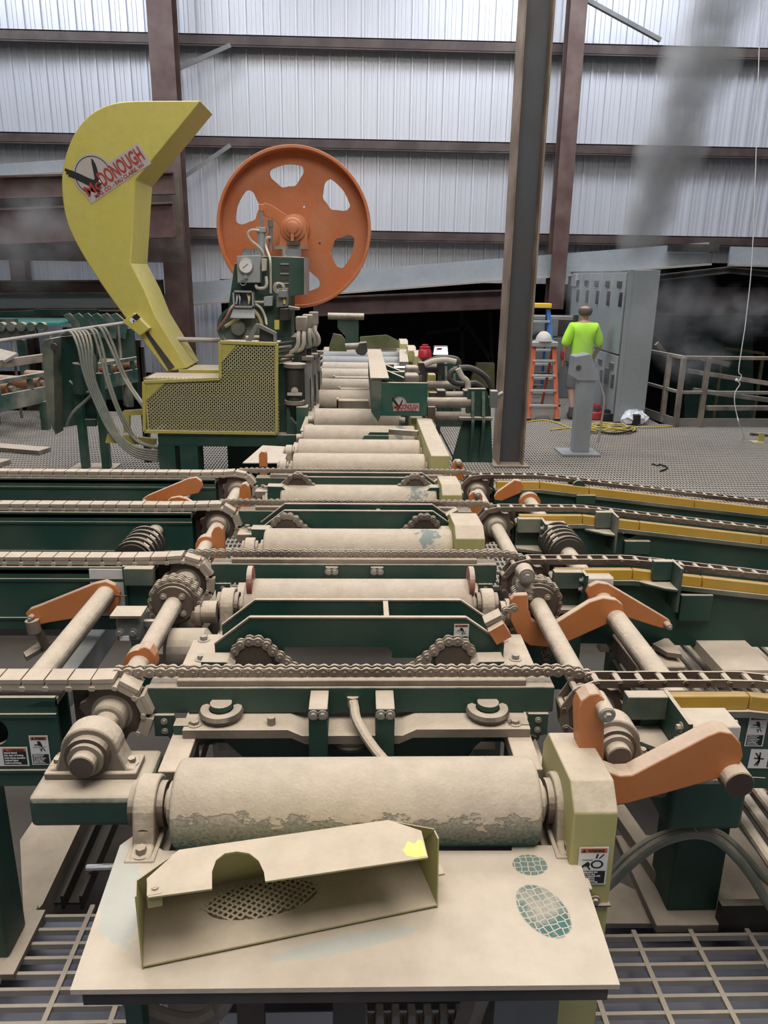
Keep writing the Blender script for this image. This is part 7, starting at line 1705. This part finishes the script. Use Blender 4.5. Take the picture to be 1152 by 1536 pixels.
# ---- under the front plate
t = thing('valve_manifold', 'row of dusty grey valve bodies under the front cover plate', 'valves', P(640, 1530, Z=.4))
for k in range(7):
    u = 545 + k * 24; p = P(u, 1536, Z=.50); mb = MB()
    mb.bb(p.x - .018, p.x + .018, p.y - .02, p.y + .03, .40, .50); mb.prism([(p.x - .011, .50), (p.x + .011, .50), (p.x + .009, .54), (p.x - .009, .54)], 'y', p.y - .015, p.y + .02); part('valve', mb, M['tan_d'], t, .003)
p = P(640, 1536, Z=.42); mb = MB(); mb.bb(P(530, 1536, Z=.4).x, P(715, 1536, Z=.4).x, p.y - .03, p.y + .05, .34, .40); part('base', mb, M['dark'], t)
p = P(740, 1500, Z=.5); mb = MB(); mb.bb(p.x - .03, p.x + .04, p.y, p.y + .08, .36, .54); part('end_block', mb, M['tan'], t, .003)
mb = MB(); mb.tube([P(192, 1492, Z=.6), P(215, 1515, Z=.55), P(262, 1532, Z=.5), P(300, 1532, Z=.5), P(330, 1512, Z=.52), P(340, 1490, Z=.58)], .022, 10, 5); solo('looped_hose', mb, M['tan_d'], 'dusty hose looping down under the front cover plate, near the green leg', 'hose')
mb = MB(); mb.tube([P(195, 1500, Z=.6), P(212, 1530, Z=.5), P(230, 1560, Z=.4)], .016, 10, 5); solo('looped_hose', mb, M['tan_d'], 'dusty hose dropping straight beside the looped one under the plate', 'hose')
for i, (u0, u1, m, z0, lab) in enumerate([(260, 330, 'tan_d', .45, 'pale back plate under the front cover plate, behind the looped hose'), (360, 400, 'brown', .3, 'brown strut under the front cover plate')]):
    a = P(u0, 1500, Y=1.55); b = P(u1, 1500, Y=1.55); mb = MB(); mb.bb(a.x, b.x, 1.50, 1.52, .2, .70); solo('under_plate', mb, M[m], lab, 'plate')
mb = MB(); mb.bb(-.47, .47, 1.9, 1.92, -.1, .70); solo('belly_plate', mb, M['dark'], 'dark belly plate closing the frame behind the valves', 'plate')
# thick dirt bed under whole machine
# ================================================================ volumes added in the hall in place of smears on the window glass
def smear_mat(name, dens, col, scale, lo, hi, stretch=(1, 1, 1)):
    m = bpy.data.materials.new(name); m.use_nodes = True; nt = m.node_tree; nt.nodes.clear(); L = nt.links.new
    out = N(nt, 'ShaderNodeOutputMaterial'); pv = N(nt, 'ShaderNodeVolumePrincipled'); L(pv.outputs[0], out.inputs['Volume'])
    pv.inputs['Color'].default_value = col + (1,); pv.inputs['Anisotropy'].default_value = .1
    tc = N(nt, 'ShaderNodeTexCoord'); 
    sc = N(nt, 'ShaderNodeVectorMath', operation='MULTIPLY'); sc.inputs[1].default_value = stretch; L(tc.outputs['Object'], sc.inputs[0])
    nz = N(nt, 'ShaderNodeTexNoise'); nz.inputs['Scale'].default_value = scale; nz.inputs['Detail'].default_value = 3; L(sc.outputs[0], nz.inputs['Vector'])
    ln = N(nt, 'ShaderNodeVectorMath', operation='LENGTH'); L(tc.outputs['Object'], ln.inputs[0])
    fall = N(nt, 'ShaderNodeMapRange'); L(ln.outputs['Value'], fall.inputs[0]); fall.inputs[1].default_value = 1.0; fall.inputs[2].default_value = .35; fall.inputs[3].default_value = 0; fall.inputs[4].default_value = 1
    mr = N(nt, 'ShaderNodeMapRange'); L(nz.outputs[0], mr.inputs[0]); mr.inputs[1].default_value = lo; mr.inputs[2].default_value = hi; mr.inputs[4].default_value = dens
    mu = N(nt, 'ShaderNodeMath', operation='MULTIPLY'); L(fall.outputs[0], mu.inputs[0]); L(mr.outputs[0], mu.inputs[1]); L(mu.outputs[0], pv.inputs['Density'])
    return m
def smear_blob(name, c, r, m, label, group, tilt=0.0):
    mb = MB(); mb.sphere((0, 0, 0), 1.0, 12, 8); me = mb.mesh(name, m, 180)
    o = bpy.data.objects.new(name, me); C.objects.link(o); o.location = c; o.scale = r; o.rotation_euler = (0, tilt, 0)
    o['kind'] = 'stuff'; o['label'] = label; o['category'] = 'smoke'; o['group'] = group
    return o
mp = smear_mat('dust_plume', 5.0, (.80, .80, .80), 1.5, .22, .62, (1.2, 1.2, 1.8))  # volume shaders imitating smears and haze of a dirty pane
mw = smear_mat('dust_wisp', 1.6, (.75, .76, .78), 1.8, .42, .75)
a = P(1092, -30, Y=10.6); b = P(965, 345, Y=10.6); ln_ = (b - a).length
ang = math.atan2(a.x - b.x, a.z - b.z)
for k, (f, rx) in enumerate([(0.0, .62), (.33, .55), (.64, .50), (.92, .38)]):
    c = a.lerp(b, f); smear_blob('smoke_plume', c, (rx, .45, ln_ * .27), mp, ['grey dust plume rising over the cabinets, topmost billow', 'grey dust plume rising over the cabinets, second billow from the top', 'grey dust plume rising over the cabinets, third billow from the top', 'grey dust plume over the cabinets, lowest billow'][k], 'dust plume', ang)
for (u, v, Y, rx, rz, lab) in [(1040, 540, 10.4, .55, .35, 'pale wisp of dust drifting at the corner of the railing'), (890, 425, 11.0, .60, .45, 'thin dust haze drifting over the bald head of the man'), (1115, 470, 10.4, .55, .42, 'pale wisp of dust around the hanging cable'), (1010, 470, 10.8, .8, .7, 'thin dust haze between the tall cabinet and hanging cable'), (40, 350, 9.6, .75, .75, 'thin dust haze in front of the mezzanine beams'), (880, 570, 9.3, .35, .8, 'thin dust haze around the pedestal head')]:
    smear_blob('smoke_wisp', P(u, v, Y=Y), (rx, .5, rz), mw, lab, 'dust wisps')  # added haze volumes replacing dirt on the window pane
